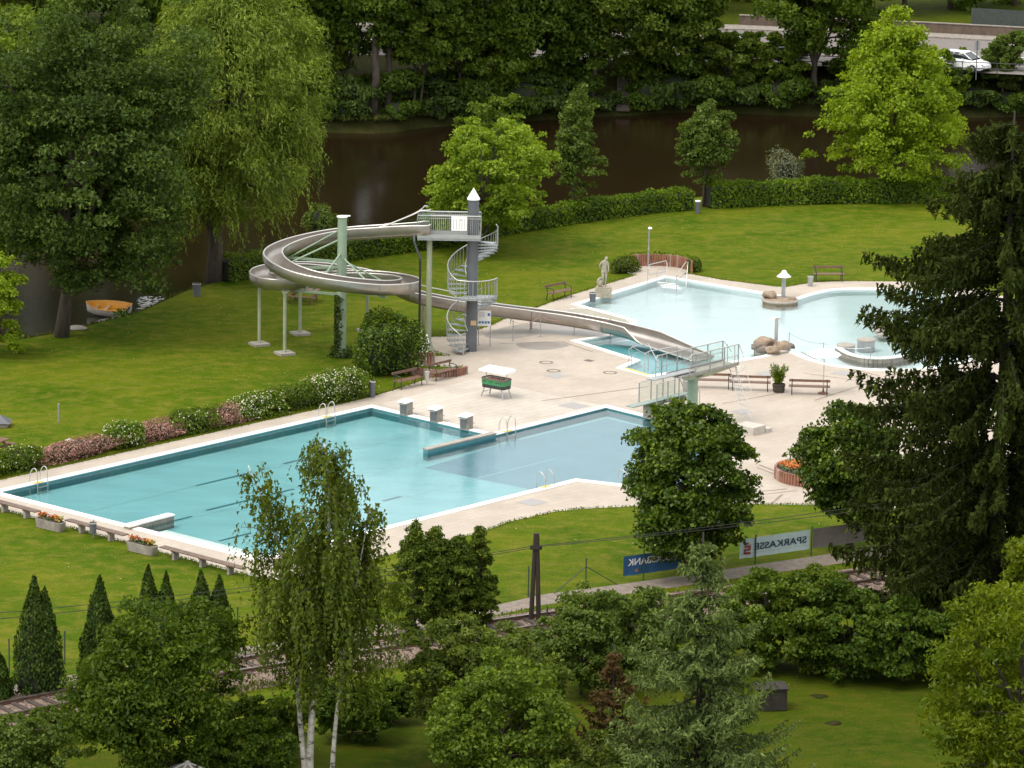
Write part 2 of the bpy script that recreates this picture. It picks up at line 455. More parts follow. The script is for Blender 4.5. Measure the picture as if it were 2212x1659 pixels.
# ---- pool outlines (water edge)
fA, fB, fC = (803, 881), (0, 1064), (562, 1206)
K, F_, E_ = (1243, 1035), (1310, 881), (1064, 942)
main_pts = ccw(GL([fA, fB, fC, K, (1340, 1046), (1450, 1062), (1570, 1010), (1550, 940), F_, E_]))
kid_curve_near = catmull(GL([(1641, 770), (1700, 757), (1745, 773), (1800, 788), (1880, 797), (1970, 797), (2060, 786), (2135, 758)]), 4)
kid_curve_far = catmull(GL([(2165, 712), (2120, 664), (2040, 636), (1948, 627), (1822, 626), (1769, 634), (1722, 648)]), 4)
kid_pts = ccw(GL([(1440, 600), (1250, 658), (1374, 692), (1374, 717), (1250, 737), (1384, 779), (1347, 795), (1407, 811)])
              + kid_curve_near + kid_curve_far + GL([(1655, 636)]))

def pool(name, pts, depth, wallmat, floormat, watermat_, cw=0.42):
    root = bpy.data.objects.new(name, None); COL.objects.link(root); struct(root)
    root.location = (0, 0, 0)
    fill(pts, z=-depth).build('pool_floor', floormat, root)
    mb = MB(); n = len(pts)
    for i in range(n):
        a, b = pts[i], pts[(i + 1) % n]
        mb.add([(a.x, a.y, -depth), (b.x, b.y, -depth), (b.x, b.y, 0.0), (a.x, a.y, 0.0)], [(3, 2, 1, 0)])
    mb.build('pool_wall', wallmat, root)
    # coping: a raised white rim, water edge to outer edge
    o2 = offset(pts, cw); mb = MB(); z = 0.035
    for i in range(n):
        j = (i + 1) % n
        a, b, c, d = pts[i], pts[j], o2[j], o2[i]
        mb.add([(a.x, a.y, z), (b.x, b.y, z), (c.x, c.y, z), (d.x, d.y, z)], [(0, 3, 2, 1)])
        mb.add([(a.x, a.y, 0.0), (b.x, b.y, 0.0), (b.x, b.y, z), (a.x, a.y, z)], [(3, 2, 1, 0)])
        mb.add([(d.x, d.y, -0.05), (c.x, c.y, -0.05), (c.x, c.y, z), (d.x, d.y, z)], [(0, 1, 2, 3)])
    mb.build('coping', M['coping'], root)
    w = fill(pts, z=-0.06).build('pool_water', watermat_, root)
    return root, o2

main_pool, main_out = pool('swimming_pool', main_pts, 0.44, M['basin_wall'], M['basin'], M['water'])
kid_pool, kid_out = pool('leisure_pool', kid_pts, 0.36, M['kids'], M['kids'], M['kidwater'], 0.36)

# deep end floor, lane markings, submerged step of the main pool
dp = GL([(917, 992), (1215, 1052), (1340, 1055), (1440, 1067), (1572, 1014), (1552, 945), (1312, 886), (1068, 946)])
fill(ccw(dp), z=-0.434).build('deep_floor', M['dive'], main_pool)
A3, B3, C3 = G(*fA), G(*fB), G(*fC)
def lane_at(u, v, z=-0.5): return A3 + (B3 - A3) * u + (C3 - B3) * v + Vector((0, 0, z))
def strip(p, q, w, z, m, name, parent):
    d = (q - p).normalized(); s_ = Vector((-d.y, d.x, 0)) * w / 2
    mb = MB(); mb.add([p - s_, q - s_, q + s_, p + s_], [(0, 1, 2, 3)])
    mb.v = [(x, y, z) for x, y, _ in mb.v]
    a, b, c = [Vector(mb.v[i]) for i in range(3)]
    if (b - a).cross(c - a).z < 0: mb.f = [(3, 2, 1, 0)]
    return mb.build(name, m, parent)
for v in (0.25, 0.5, 0.75):
    strip(lane_at(0.02, v), lane_at(0.97, v), 0.05, -0.427, M['laneline'], 'lane_line', main_pool)
for u0, u1, v in ((0.30, 0.42, 0.24), (0.52, 0.66, 0.25), (0.55, 0.78, 0.47), (0.83, 0.95, 0.49), (0.62, 0.72, 0.72), (0.45, 0.50, 0.74), (0.84, 0.92, 0.73)):
    strip(lane_at(u0, v), lane_at(u1, v), 0.16, -0.423, M['lane'], 'lane_marking', main_pool)
wl = strip(lane_at(0.0, 0.02), lane_at(1.0, 0.02), 0.1, -0.425, M['laneline'], 'wall_line', main_pool)
# deeper basin below the slide outlet
fill(ccw(GL([(1374, 720), (1256, 738), (1384, 776), (1352, 792), (1405, 806), (1530, 782), (1470, 735)])), z=-0.352).build('slide_basin_floor', M['kidsdeep'], kid_pool)
# underwater bench along the short end
stp = MB(); p0 = lane_at(0.995, 0.60, 0); p1 = lane_at(0.995, 0.99, 0)
stp.bar(p0 + E1 * -0.42 + Vector((0, 0, -0.25)), p1 + E1 * -0.42 + Vector((0, 0, -0.25)), 0.62, 0.28)
stp.build('underwater_step', M['coping'], main_pool)

# ---- paved deck
deck_pts = ccw(GL([(-128, 1066), (0, 1037), (390, 950), (779, 863), (850, 843), (905, 824), (960, 806), (1000, 792),
    (905, 789), (905, 772), (968, 768), (905, 750), (905, 728), (965, 727), (1030, 713), (1060, 703), (1101, 684), (1160, 664), (1238, 636), (1365, 597), (1374, 594)])
    + catmull(GL([(1374, 594), (1350, 585), (1358, 575), (1385, 568), (1418, 565), (1455, 568), (1482, 576), (1491, 586), (1480, 592)]), 3)[1:]
    + GL([(1492, 592), (1558, 604), (1677, 619), (1697, 620), (1756, 610), (1822, 607), (1943, 608), (2060, 612), (2170, 640), (2320, 690),
    (2500, 800), (2420, 960), (2212, 1075), (2000, 1100), (1850, 1096), (1760, 1090), (1620, 1088), (1480, 1089), (1345, 1094), (1260, 1098), (1200, 1104), (1100, 1126), (1042, 1148), (830, 1200), (610, 1258), (500, 1233), (250, 1165), (0, 1099)]))
deck = fill(deck_pts, [list(reversed(offset(ccw(main_pts), 0.3))), list(reversed(offset(ccw(kid_pts), 0.25)))], z=0.0).build('deck_paving', M['deck'])
struct(deck)
# paler slabs between starting blocks and football table
fill(ccw(GL([(822, 873), (862, 862), (1026, 818), (1100, 834), (1300, 876), (1070, 935), (1056, 934)])), z=0.004).build('pale_paving', M['slab'], deck)
for a, b, w in (((1170, 866), (1400, 835), 0.10), ((1215, 738), (1280, 760), 0.10), ((1215, 738), (1080, 742), 0.08),
                ((1640, 1004), (1690, 1024), 0.14), ((1635, 1010), (1688, 1030), 0.10), ((1640, 1062), (1700, 1056), 0.12), ((1642, 1069), (1720, 1060), 0.09),
                ((1730, 760), (1765, 778), 0.1), ((1765, 778), (1900, 812), 0.1), ((1560, 872), (1680, 850), 0.1), ((1760, 865), (1880, 826), 0.09), ((1735, 806), (1850, 822), 0.08),
                ((1690, 1068), (1665, 1090), 0.14)):
    strip(G(*a), G(*b), w, 0.006, M['strip'], 'paving_strip', deck)
for pts in ([(1060, 716), (1130, 700), (1215, 702), (1290, 712), (1335, 722), (1250, 727), (1170, 722), (1105, 732), (1050, 728)], [(1120, 742), (1190, 738), (1230, 746), (1180, 756), (1130, 752)]):
    fill(ccw(catmull(GL(pts), 5, True)), z=0.003).build('wet_patch', M['wet'], deck)
def ground_quad(c, L, Wd, rz, z, m, name, parent):
    M3 = Matrix.Rotation(rz, 3, 'Z'); mb = MB()
    mb.add([Vector(c) + M3 @ Vector((sx * L / 2, sy * Wd / 2, z)) for sx, sy in ((-1, -1), (1, -1), (1, 1), (-1, 1))], [(0, 1, 2, 3)])
    return mb.build(name, m, parent)
for (x, y), L, w in (((1150, 1085), 1.1, 1.0), ((1240, 877), 1.15, 1.3), ((1200, 812), 0.9, 0.9), ((1658, 808), 1.1, 1.0), ((1820, 806), 1.0, 0.9), ((1601, 890), 0.8, 0.9)):
    ground_quad(G(x, y), L, w, A_E1, 0.008, M['grate'], 'drain_cover', deck)
ground_quad(G(1272, 779), 0.4, 0.5, A_E1, 0.008, M['manhole'], 'floor_drain', deck)
ground_quad(G(1430, 582), 0.5, 0.4, 0.3, 0.008, M['grate'], 'floor_drain', deck)
for x, y in ((1180, 783), (1196, 801), (1318, 805), (1612, 1108 - 30)):
    c = G(x, y); mb = MB(); mb.lathe([(0.28, 0.008), (0.38, 0.008)], 24); mb.f = [tuple(reversed(f)) for f in mb.f]
    mb.build('manhole_ring', M['manhole'], deck, loc=c)
for (x, y), rz in (((707, 905), A_E1), ((88, 1042), A_E1), ((1097, 936), A_E1), ((1176, 1045), A_E1)):
    pass

# ---- lawn: everything on the near side of the river
bank_top = [(-420, 835), (-250, 790), (-50, 748), (60, 730), (150, 714), (225, 694), (300, 674), (350, 652), (400, 630), (470, 608), (560, 590), (700, 560), (860, 526),
            (1000, 497), (1150, 470), (1300, 447), (1480, 428), (1620, 414), (1760, 404), (2000, 400), (2300, 405), (2700, 425)]
bt = catmull(GL(bank_top), 3)
lawn_outer = ccw([Vector((-160, 60, 0)), Vector((160, 60, 0)), Vector((160, bt[-1].y, 0))] + list(reversed(bt)) + [Vector((-160, bt[0].y, 0))])
lawn = fill(lawn_outer, [list(reversed(deck_pts))], z=-0.012).build('lawn', M['grass']); struct(lawn)
# sloping river bank on this side
mb = MB()
for i in range(len(bt) - 1):
    a, b = bt[i], bt[i + 1]
    d = (b - a).normalized(); nrm = Vector((-d.y, d.x, 0))
    mb.add([a - Vector((0, 0, .012)), b - Vector((0, 0, .012)), b + nrm * 1.6 + Vector((0, 0, -1.1)), a + nrm * 1.6 + Vector((0, 0, -1.1))], [(0, 1, 2, 3)])
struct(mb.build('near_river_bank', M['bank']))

# ---- river
FAR_Z = 2.6
far_line = [Vector((x, y, 0)) for x, y in ((-160, 330), (-90, 322), (-45, 312), (-14, 300.5), (-6, 304), (5, 309.5), (14, 313), (24, 312), (40, 314), (70, 322), (160, 340))]
far_line = catmull(far_line, 4)
riv = ccw([p + Vector((0, -3.0, 0)) for p in bt] + [p + Vector((0, 2.5, 0)) for p in reversed(far_line)])
river = fill(riv, z=-0.8).build('river', M['river']); struct(river)
# far bank: slope, then flat ground that runs on to the horizon
mb = MB(); rows = [(-0.3, -1.3), (0.8, -0.35), (2.2, 0.55), (4.0, 1.6), (6.0, FAR_Z), (9, FAR_Z), (60, FAR_Z), (130, FAR_Z + 3), (300, 40), (1500, 120)]
rnd = random.Random(5); base = 0
for i, p in enumerate(far_line):
    for dy, z in rows:
        j = rnd.uniform(-0.15, 0.15) if 0 < dy < 6 else 0
        mb.v.append((p.x * (1 if dy < 100 else 4), p.y + dy + j * 2, z + j))
nr = len(rows)
for i in range(len(far_line) - 1):
    for k in range(nr - 1):
        mb.f.append((i * nr + k, (i + 1) * nr + k, (i + 1) * nr + k + 1, i * nr + k + 1))
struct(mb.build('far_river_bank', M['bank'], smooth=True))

def bankz(x, y):
    """height of the far bank surface"""
    k = min(range(len(far_line)), key=lambda i: abs(far_line[i].x - x)); dy = y - far_line[k].y
    for (d0, z0), (d1, z1) in zip(rows[:-1], rows[1:]):
        if dy <= d1: return z0 + (z1 - z0) * max(0, min(1, (dy - d0) / (d1 - d0)))
    return FAR_Z
def FB(x, y):
    """point of the far bank that lies on sight line (x, y)"""
    z = 6.0
    while z > -1.3:
        p = G(x, y, z)
        if bankz(p.x, p.y) >= z: return p
        z -= 0.05
    return p
# ---- road on the far side
def RP(x, y, z=FAR_Z): return G(x, y, z)
road_near = [RP(x, y) for x, y in ((560, 128), (760, 118), (1100, 125), (1600, 136), (2000, 152), (2300, 166), (2700, 190))]
road_far = [RP(x, y) for x, y in ((560, 62), (760, 58), (1100, 60), (1600, 66), (2000, 82), (2300, 98), (2700, 122))]
def ribbon(a, b, z, m, name):
    mb = MB()
    for i in range(len(a) - 1):
        q = [a[i], a[i + 1], b[i + 1], b[i]]
        mb.add([(p.x, p.y, z) for p in q], [(0, 1, 2, 3)])
    return mb.build(name, m)
road = struct(ribbon(road_near, road_far, FAR_Z + 0.012, M['asphalt'], 'road'))
mid = [a.lerp(b, 0.53) for a, b in zip(road_near, road_far)]
for i in range(len(mid) - 1):
    for k in range(10):
        if k % 2 == 0:
            strip(mid[i].lerp(mid[i + 1], k / 10), mid[i].lerp(mid[i + 1], (k + 1.5) / 10), 0.2, FAR_Z + 0.018, M['white'], 'road_marking', road)
walk_far = [a + (a - n_).normalized() * 2.6 for a, n_ in zip(road_far, road_near)]
mb = MB()
for i in range(len(road_far) - 1):
    a, b, c, d = road_far[i], road_far[i + 1], walk_far[i + 1], walk_far[i]; z = FAR_Z + 0.14
    mb.add([(a.x, a.y, FAR_Z), (b.x, b.y, FAR_Z), (b.x, b.y, z), (a.x, a.y, z), (c.x, c.y, z), (d.x, d.y, z)], [(0, 1, 2, 3), (3, 2, 4, 5)])
pave = struct(mb.build('pavement', M['concrete2']))
lawn_far = struct(ribbon(walk_far, [p + Vector((0, 60, 0)) for p in walk_far], FAR_Z + 0.02, M['garden'], 'far_lawn'))

# ---- gravel path and railway in front of the pool lawn
pu = [(-300, 1535), (0, 1484), (170, 1455), (480, 1405), (1071, 1307), (1177, 1283), (1346, 1261), (1592, 1226), (1793, 1196), (2250, 1128), (2500, 1092)]
pl_ = [(-300, 1560), (0, 1507), (170, 1478), (480, 1428), (1071, 1329), (1177, 1306), (1346, 1284), (1592, 1249), (1793, 1220), (2250, 1152), (2500, 1116)]
path = struct(ribbon(GL(pl_), GL(pu), -0.004, M['path'], 'gravel_path'))
railA = catmull(GL([(-300, 1596), (0, 1538), (197, 1500), (444, 1454), (681, 1416), (1024, 1365), (1330, 1322), (1700, 1272), (2100, 1216), (2500, 1160)]), 6)
GA = 1.5
def side(path_, d):
    out = []
    for i, p in enumerate(path_):
        a = path_[max(0, i - 1)]; b = path_[min(len(path_) - 1, i + 1)]; t = (b - a).normalized()
        out.append(p + Vector((t.y, -t.x, 0)) * d)
    return out
railB = side(railA, GA); midr = side(railA, GA / 2)
bl, bt2, bt3, br_ = side(midr, -2.1), side(midr, -1.55), side(midr, 1.55), side(midr, 2.2)
mb = MB()
for i in range(len(midr) - 1):
    for lo, hi, z0, z1 in ((bl, bt2, -0.02, 0.26), (bt2, bt3, 0.26, 0.26), (bt3, br_, 0.26, -0.02)):
        q = [lo[i], lo[i + 1], hi[i + 1], hi[i]]; zz = (z0, z0, z1, z1)
        mb.add([(p.x, p.y, z) for p, z in zip(q, zz)], [(3, 2, 1, 0)])
ballast = struct(mb.build('railway_ballast', M['ballast']))
# loose stones on the ballast
rg = np.random.default_rng(3); mb = MB()
for _ in range(5200):
    i = rg.integers(0, len(midr) - 1); t = rg.random(); p = midr[i].lerp(midr[i + 1], t)
    tt = (midr[i + 1] - midr[i]).normalized(); s_ = rg.uniform(-1.9, 1.9); q = p + Vector((tt.y, -tt.x, 0)) * s_
    if abs(q.x) > 24: continue
    z = 0.26 if abs(s_) < 1.55 else 0.26 - (abs(s_) - 1.55) * 0.5
    r_ = rg.uniform(0.03, 0.075)
    mb.add([q + Vector((r_ * rg.uniform(.6, 1.2), 0, z)), q + Vector((-r_ * .5, r_, z)), q + Vector((-r_ * .6, -r_ * .8, z)), q + Vector((0, 0, z + r_))], [(0, 1, 3), (1, 2, 3), (2, 0, 3)])
tag(mb.build('ballast_stones', M['ballast'], ballast), kind='stuff')
# the track: rails on their sleepers
track = thing('railway_track', 'rusty single railway track with dark sleepers in front of the pool lawn', 'railway track', (0, 0, 0))
sl = MB().box((0, 0, 0), (0.24, 2.45, 0.12)).mesh('sleeper')
acc = 0.0; k = 0
for i in range(len(midr) - 1):
    seg = (midr[i + 1] - midr[i]); L = seg.length
    while acc < L:
        p = midr[i] + seg * (acc / L)
        if -24 < p.x < 24:
            mobj('sleeper', sl, M['sleeper'], track, (p.x, p.y, 0.25), math.atan2(seg.y, seg.x) + random.Random(k).uniform(-.02, .02))
        k += 1; acc += 0.66
    acc -= L
for pth in (railA, railB):
    mb = MB(); mt = MB()
    for i in range(len(pth) - 1):
        a, b = pth[i], pth[i + 1]
        if max(abs(a.x), abs(b.x)) > 30: continue
        mb.bar(a + Vector((0, 0, 0.33)), b + Vector((0, 0, 0.33)), 0.05, 0.10); mb.bar(a + Vector((0, 0, 0.30)), b + Vector((0, 0, 0.30)), 0.14, 0.03)
        mt.bar(a + Vector((0, 0, 0.405)), b + Vector((0, 0, 0.405)), 0.075, 0.05)
    rl = mb.build('rail', M['railside'], track); mt.build('rail_head', M['rail'], rl)
# garden lawn in the foreground
gb = [(-500, 1660), (0, 1640), (500, 1600), (900, 1545), (1250, 1505), (1600, 1445), (1900, 1410), (2250, 1370), (2600, 1330)]
garden = struct(fill(ccw([Vector((-140, 62, 0)), Vector((140, 62, 0))] + list(reversed(GL(gb)))), z=-0.006).build('garden_lawn', M['garden']))
# ================================================================== OBJECTS
def V(*a): return Vector(a)
def rot2(v, a): return Vector((v[0] * math.cos(a) - v[1] * math.sin(a), v[0] * math.sin(a) + v[1] * math.cos(a), v[2] if len(v) > 2 else 0))
CYL = {}
def unit_cyl(r, h, n=8):
    k = (round(r, 4), round(h, 4), n)
    if k not in CYL: CYL[k] = MB().cyl((0, 0, 0), (0, 0, h), r, n=n).mesh('upright')
    return CYL[k]
def upright(name, p, r, h, m, parent, n=8):
    key = unit_cyl(r, h, n)
    if not key.materials: key.materials.append(m)
    elif key.materials[0] != m: 
        k2 = (r, h, n, m.name)
        if k2 not in CYL:
            CYL[k2] = key.copy(); CYL[k2].materials.clear(); CYL[k2].materials.append(m)
        key = CYL[k2]
    return mobj(name, key, None, parent, p)

# ------------------------------------------------------------------ water slide
PB = G(737, 770)
slide = thing('water_slide', 'long winding steel water slide with pale green posts on the lawn', 'water slide', PB)
KX, KY, KZ = 1.027, 1.04, 1.025
chute_cp = [(4.55, 1.75, 6.28), (4.0, 1.75, 6.22), (2.0, 2.35, 5.95), (0, 2.6, 5.72), (-1.8, 2.15, 5.45), (-3.1, 1.1, 5.2), (-3.6, -0.3, 5.0), (-3.1, -1.8, 4.75), (-1.8, -3.1, 4.5), (0, -3.6, 4.28),
            (1.9, -3.3, 4.05), (3.2, -2.1, 3.85), (3.65, -0.6, 3.72), (3.0, 0.8, 3.64), (1.6, 1.6, 3.6), (0, 1.75, 3.56), (-1.6, 1.2, 3.5), (-3.0, 0.7, 3.44), (-4.1, 1.2, 3.42), (-4.5, 2.7, 3.38), (-4.0, 4.4, 3.34), (-2.4, 5.4, 3.3),
            (0, 5.7, 3.05), (1.6, 5.5, 2.72), (3.5, 5.3, 1.95), (5.0, 5.6, 1.55), (6.6, 6.1, 1.2), (8.3, 6.6, 0.9), (10, 6.85, 0.66), (12, 6.6, 0.48), (14, 5.9, 0.3), (15.8, 4.6, 0.14), (17.5, 2.8, 0.02), (19.1, 0.9, -0.06)]
chute_path = catmull([(x * KX, y * KY, z * KZ) for x, y, z in chute_cp], 7)
prof = [(-0.50, 0.64), (-0.52, 0.42), (-0.46, 0.20), (-0.30, 0.05), (-0.1, 0.0), (0.1, 0.0), (0.30, 0.05), (0.46, 0.20), (0.52, 0.42), (0.50, 0.64)]
mb = MB(); rimL, rimR = [], []; nch = len(chute_path); npf = len(prof)
for i, p in enumerate(chute_path):
    a = chute_path[max(0, i - 1)]; b = chute_path[min(nch - 1, i + 1)]
    t = (b - a); t.z = 0; t.normalize(); s_ = V(t.y, -t.x, 0)
    a2 = chute_path[max(0, i - 4)]; b2 = chute_path[min(nch - 1, i + 4)]
    t1 = (p - a2); t2 = (b2 - p); t1.z = t2.z = 0
    curv = 0.0
    if t1.length > .01 and t2.length > .01: curv = t1.normalized().cross(t2.normalized()).z
    bank = max(-0.16, min(0.16, -curv * 0.22))          # the outer wall leans up in the bends
    X = p.x / KX
    hn = 1.0 if X < 15.3 else max(0.05, 1 - (X - 15.3) / 0.9)
    hf = 1.0 if X < 16.5 else max(0.25, 1 - (X - 16.5) / 3.4)
    wd = 1.0 if X < 15 else 1.0 + (X - 15) * 0.12
    ring = []
    for (q, h) in prof:
        hh = h * (hn if q > 0 else hf)
        ring.append(p + s_ * (q * wd) + V(0, 0, hh - bank * q * -1.0))
    outer = [ring[k] + (s_ * (0.03 if prof[k][0] > 0 else -0.03) * (1 if abs(prof[k][0]) > 0.25 else 0)) + V(0, 0, -0.03 if abs(prof[k][0]) < 0.47 else 0) for k in range(npf)]
    mb.v += [tuple(v) for v in ring] + [tuple(v) for v in outer]
    rimL.append(ring[0]); rimR.append(ring[-1])
m2 = 2 * npf
for i in range(nch - 1):
    for k in range(npf - 1):
        mb.f.append((i * m2 + k, i * m2 + k + 1, (i + 1) * m2 + k + 1, (i + 1) * m2 + k))
        mb.f.append((i * m2 + npf + k, (i + 1) * m2 + npf + k, (i + 1) * m2 + npf + k + 1, i * m2 + npf + k + 1))
mb.build('chute', M['steel'], slide, smooth=True)
MB().tube(rimL, 0.045, 6).build('rim', M['rim'], slide, smooth=True)
MB().tube(rimR, 0.045, 6).build('rim', M['rim'], slide, smooth=True)
# seams where the chute sections are bolted together
for i in range(14, nch - 20, 14):
    p = chute_path[i]; t = (chute_path[i + 1] - chute_path[i - 1]).normalized(); s_ = V(t.y, -t.x, 0).normalized()
    sm = MB(); sm.tube([p + s_ * (q * 1.07) + V(0, 0, h - 0.02) for q, h in prof], 0.028, 4); sm.build('flange', M['steel'], slide)
# centre pole with cap
hp = zat(PB, 468)
cpole = MB().cyl((0, 0, 0), (0, 0, hp), 0.265, 0.25, 20).build('centre_pole', M['green'], slide, smooth=False)
MB().lathe([(0.30, hp - 0.02), (0.30, hp + 0.03), (0.0, hp + 0.09)], 20).build('pole_cap', M['white'], cpole)
MB().box((0.28, 0, hp + 0.05), (0.3, 0.1, 0.06)).build('bracket', M['white'], cpole)
def nearest(x, y, zlo, zhi):
    best = None
    for i, p in enumerate(chute_path):
        if zlo <= p.z <= zhi:
            d = (p.x - x) ** 2 + (p.y - y) ** 2
            if best is None or d < best[0]: best = (d, i)
    return chute_path[best[1]]
for (x, y, zl, zh), zp in (((-3.2, 1.1, 5.0, 6), 6.9), ((-3.6, -0.8, 4.7, 5.3), 6.4), ((2.4, -3.0, 3.8, 4.3), 5.4), ((3.4, 0.2, 3.5, 4), 5.2), ((-1.2, -3.3, 4.2, 4.6), 5.7), ((-2.6, 0.9, 3.3, 3.6), 5.0)):
    p = nearest(x, y, zl, zh); d = V(p.x, p.y, 0).normalized()
    foot = V(p.x, p.y, p.z - 0.05) - d * 0.45
    MB().tube([V(0, 0, zp) + d * 0.2, foot], 0.048, 8).build('strut', M['green'], slide)
    MB().bar(V(0, 0, p.z - 0.14) + d * 0.2, V(p.x, p.y, p.z - 0.14) + d * 0.1, 0.10, 0.13).build('arm', M['green'], slide)
# free posts under the chute, each on a concrete pad
for (x, y), mt in (((560, 745), 'green2'), ((615, 765), 'green2'), ((648, 722), 'green2'), ((793, 716), 'green2'), ((914, 714), 'steel'), ((1147, 711), 'steel')):
    g = G(x, y) - PB; q = nearest(g.x, g.y, -1, 3.6); r_ = 0.095 if mt == 'green2' else 0.08
    top = q.z - 0.12
    pst = MB().cyl((g.x, g.y, 0), (g.x, g.y, top), r_, n=12).build('support_post', M[mt], slide)
    hx = MB(); hx.add([(g.x - .1, g.y - .1, top - .05), (g.x + .1, g.y - .1, top - .05), (g.x + .1, g.y + .1, top - .05), (g.x - .1, g.y + .1, top - .05),
                       (q.x - .3, q.y - .18, q.z + .04), (q.x + .3, q.y - .18, q.z + .04), (q.x + .3, q.y + .18, q.z + .04), (q.x - .3, q.y + .18, q.z + .04)],
                      [(0, 3, 2, 1), (4, 5, 6, 7), (0, 1, 5, 4), (1, 2, 6, 5), (2, 3, 7, 6), (3, 0, 4, 7)])
    hx.build('saddle', M[mt], pst)
    if mt == 'green2': MB().box((g.x, g.y, 0.05), (0.9, 0.9, 0.14), 0.5).build('footing', M['concrete'], pst)
# tinted glass sides at the start of the chute and a handrail along the exit run
for side_, rr in ((1, rimR), (-1, rimL)):
    pts = rr[1:15]; mbg = MB()
    for i in range(len(pts) - 1):
        f0 = max(0.04, 1 - max(0, (i - 5)) / 7.5); f1 = max(0.04, 1 - max(0, (i - 4)) / 7.5)
        mbg.add([pts[i], pts[i + 1], pts[i + 1] + V(0, 0, 0.85 * f1), pts[i] + V(0, 0, 0.85 * f0)], [(0, 1, 2, 3)])
    mbg.build('glass_side', M['glass'], slide)
    MB().tube([p + V(0, 0, 0.85 * max(0.04, 1 - max(0, (i - 5)) / 7.5)) for i, p in enumerate(pts)], 0.035, 6).build('handrail', M['rim'], slide)
ex = [i for i, p in enumerate(chute_path) if 3.2 * KX < p.x < 8.4 * KX and p.z < 2.2]
MB().tube([rimL[ex[0]]] + [rimL[i] + V(0, 0.05, 0.32) for i in ex[3:-3]] + [rimL[ex[-1]]], 0.03, 6).build('handrail', M['rim'], slide)
ex = [i for i, p in enumerate(chute_path) if 11.5 * KX < p.x < 15.2 * KX]
hr = [rimL[i] + V(0, 0.06, 0.42 * math.sin(PI * k / (len(ex) - 1)) ** 0.5) for k, i in enumerate(ex)]
MB().tube(hr, 0.022, 6).build('handrail', M['bright_tube'], slide)
mbg = MB()
for k in range(len(ex) - 1): mbg.add([rimL[ex[k]], rimL[ex[k + 1]], hr[k + 1], hr[k]], [(0, 1, 2, 3)])
mbg.build('glass_side', M['glass'], slide)
# black water pipe that feeds the chute
wp = thing('water_pipe', 'black downpipe bent below the slide start, dropping beside the round bush', 'pipe', G(905, 792))
pz = zat(G(905, 792), 560)
MB().tube([(0, 0, 0), (0, 0, pz), (-0.35, 0.5, pz + 0.85), (-0.4, 1.6, pz + 0.95)], 0.065, 10).build('pipe_run', M['black'], wp)
for k in range(3): MB().cyl((0, 0, 0.9 + k * 1.3), (0, 0, 0.98 + k * 1.3), 0.085, n=10).build('pipe_clamp', M['dark'], wp)

# ------------------------------------------------------------------ spiral stair tower
TB = G(1018, 758)
tower = thing('stair_tower', 'grey spiral staircase column with white cone cap and slide platform', 'stair tower', TB)
hc = zat(TB, 431); ZP = 6.32; RO = 1.36; RC = 0.3
MB().cyl((0, 0, 0), (0, 0, hc), RC, n=28).build('column', M['column'], tower, smooth=False)
MB().lathe([(RC + 0.05, hc), (RC + 0.05, hc + 0.06), (0.02, hc + 0.62), (0.0, hc + 0.62)], 28).build('cone_cap', M['white'], tower)
def sector(a0, a1, r0, r1, z, th, n=6):
    pts = [(r0 * math.cos(a0 + (a1 - a0) * k / n), r0 * math.sin(a0 + (a1 - a0) * k / n)) for k in range(n + 1)]
    pts += [(r1 * math.cos(a1 + (a0 - a1) * k / n), r1 * math.sin(a1 + (a0 - a1) * k / n)) for k in range(n + 1)]
    return MB().prism(pts, z - th, z)
A0, ST1, N1 = R(-112), R(-19), 13
ZL = 3.12
rail_pts = []
tread_me = sector(0, R(-23), RC - 0.01, RO, 0, 0.05, 3).mesh('tread')
for k in range(N1):
    a = A0 + ST1 * k; z = ZL * (k + 1) / (N1 + 1)
    o = mobj('tread', tread_me, M['grating'], tower, (0, 0, z), a)
    rail_pts.append((a + ST1 / 2, z))
aL0 = A0 + ST1 * N1; aL1 = aL0 - R(138)
sector(aL0, aL1, RC - 0.01, RO + 0.02, ZL, 0.07, 14).build('landing', M['grating'], tower)
for k in range(7): rail_pts.append((aL0 + (aL1 - aL0) * (k + 0.5) / 7, ZL))
N2 = 15; ST2 = R(-17)
for k in range(N2):
    a = aL1 + ST2 * k; z = ZL + (ZP - ZL) * (k + 1) / (N2 + 1)
    mobj('tread', tread_me, M['grating'], tower, (0, 0, z), a); rail_pts.append((a + ST2 / 2, z))
def onring(a, z, r=RO): return V(r * math.cos(a), r * math.sin(a), z)
for h, r_, m_ in ((1.0, 0.032, 'bright_tube'), (0.05, 0.022, 'rail_tube')):
    MB().tube([onring(rail_pts[0][0] + .25, rail_pts[0][1] - .3 + (h if h > .5 else 0.2))] + [onring(a, z + h) for a, z in rail_pts], r_, 6).build('handrail' if h > .5 else 'string_rail', M[m_], tower, smooth=True)
for i in range(len(rail_pts) - 1):
    (a, z), (b, z2) = rail_pts[i], rail_pts[i + 1]
    for f in (0, 0.5):
        upright('baluster', onring(a + (b - a) * f, z + (z2 - z) * f + 0.05), 0.014 if f else 0.018, 0.95, M['rail_tube'], tower, 5)
MB().tube([onring(rail_pts[0][0] + .25, rail_pts[0][1] + .7), onring(rail_pts[0][0] + .25, 0)], 0.03, 6).build('newel', M['bright_tube'], tower)
MB().tube([onring(a, z + 0.95, RC + 0.1) for a, z in rail_pts[:N1]], 0.022, 5).build('inner_handrail', M['bright_tube'], tower)
MB().tube([onring(a, z + 0.95, RC + 0.1) for a, z in rail_pts[-N2:]], 0.022, 5).build('inner_handrail', M['bright_tube'], tower)
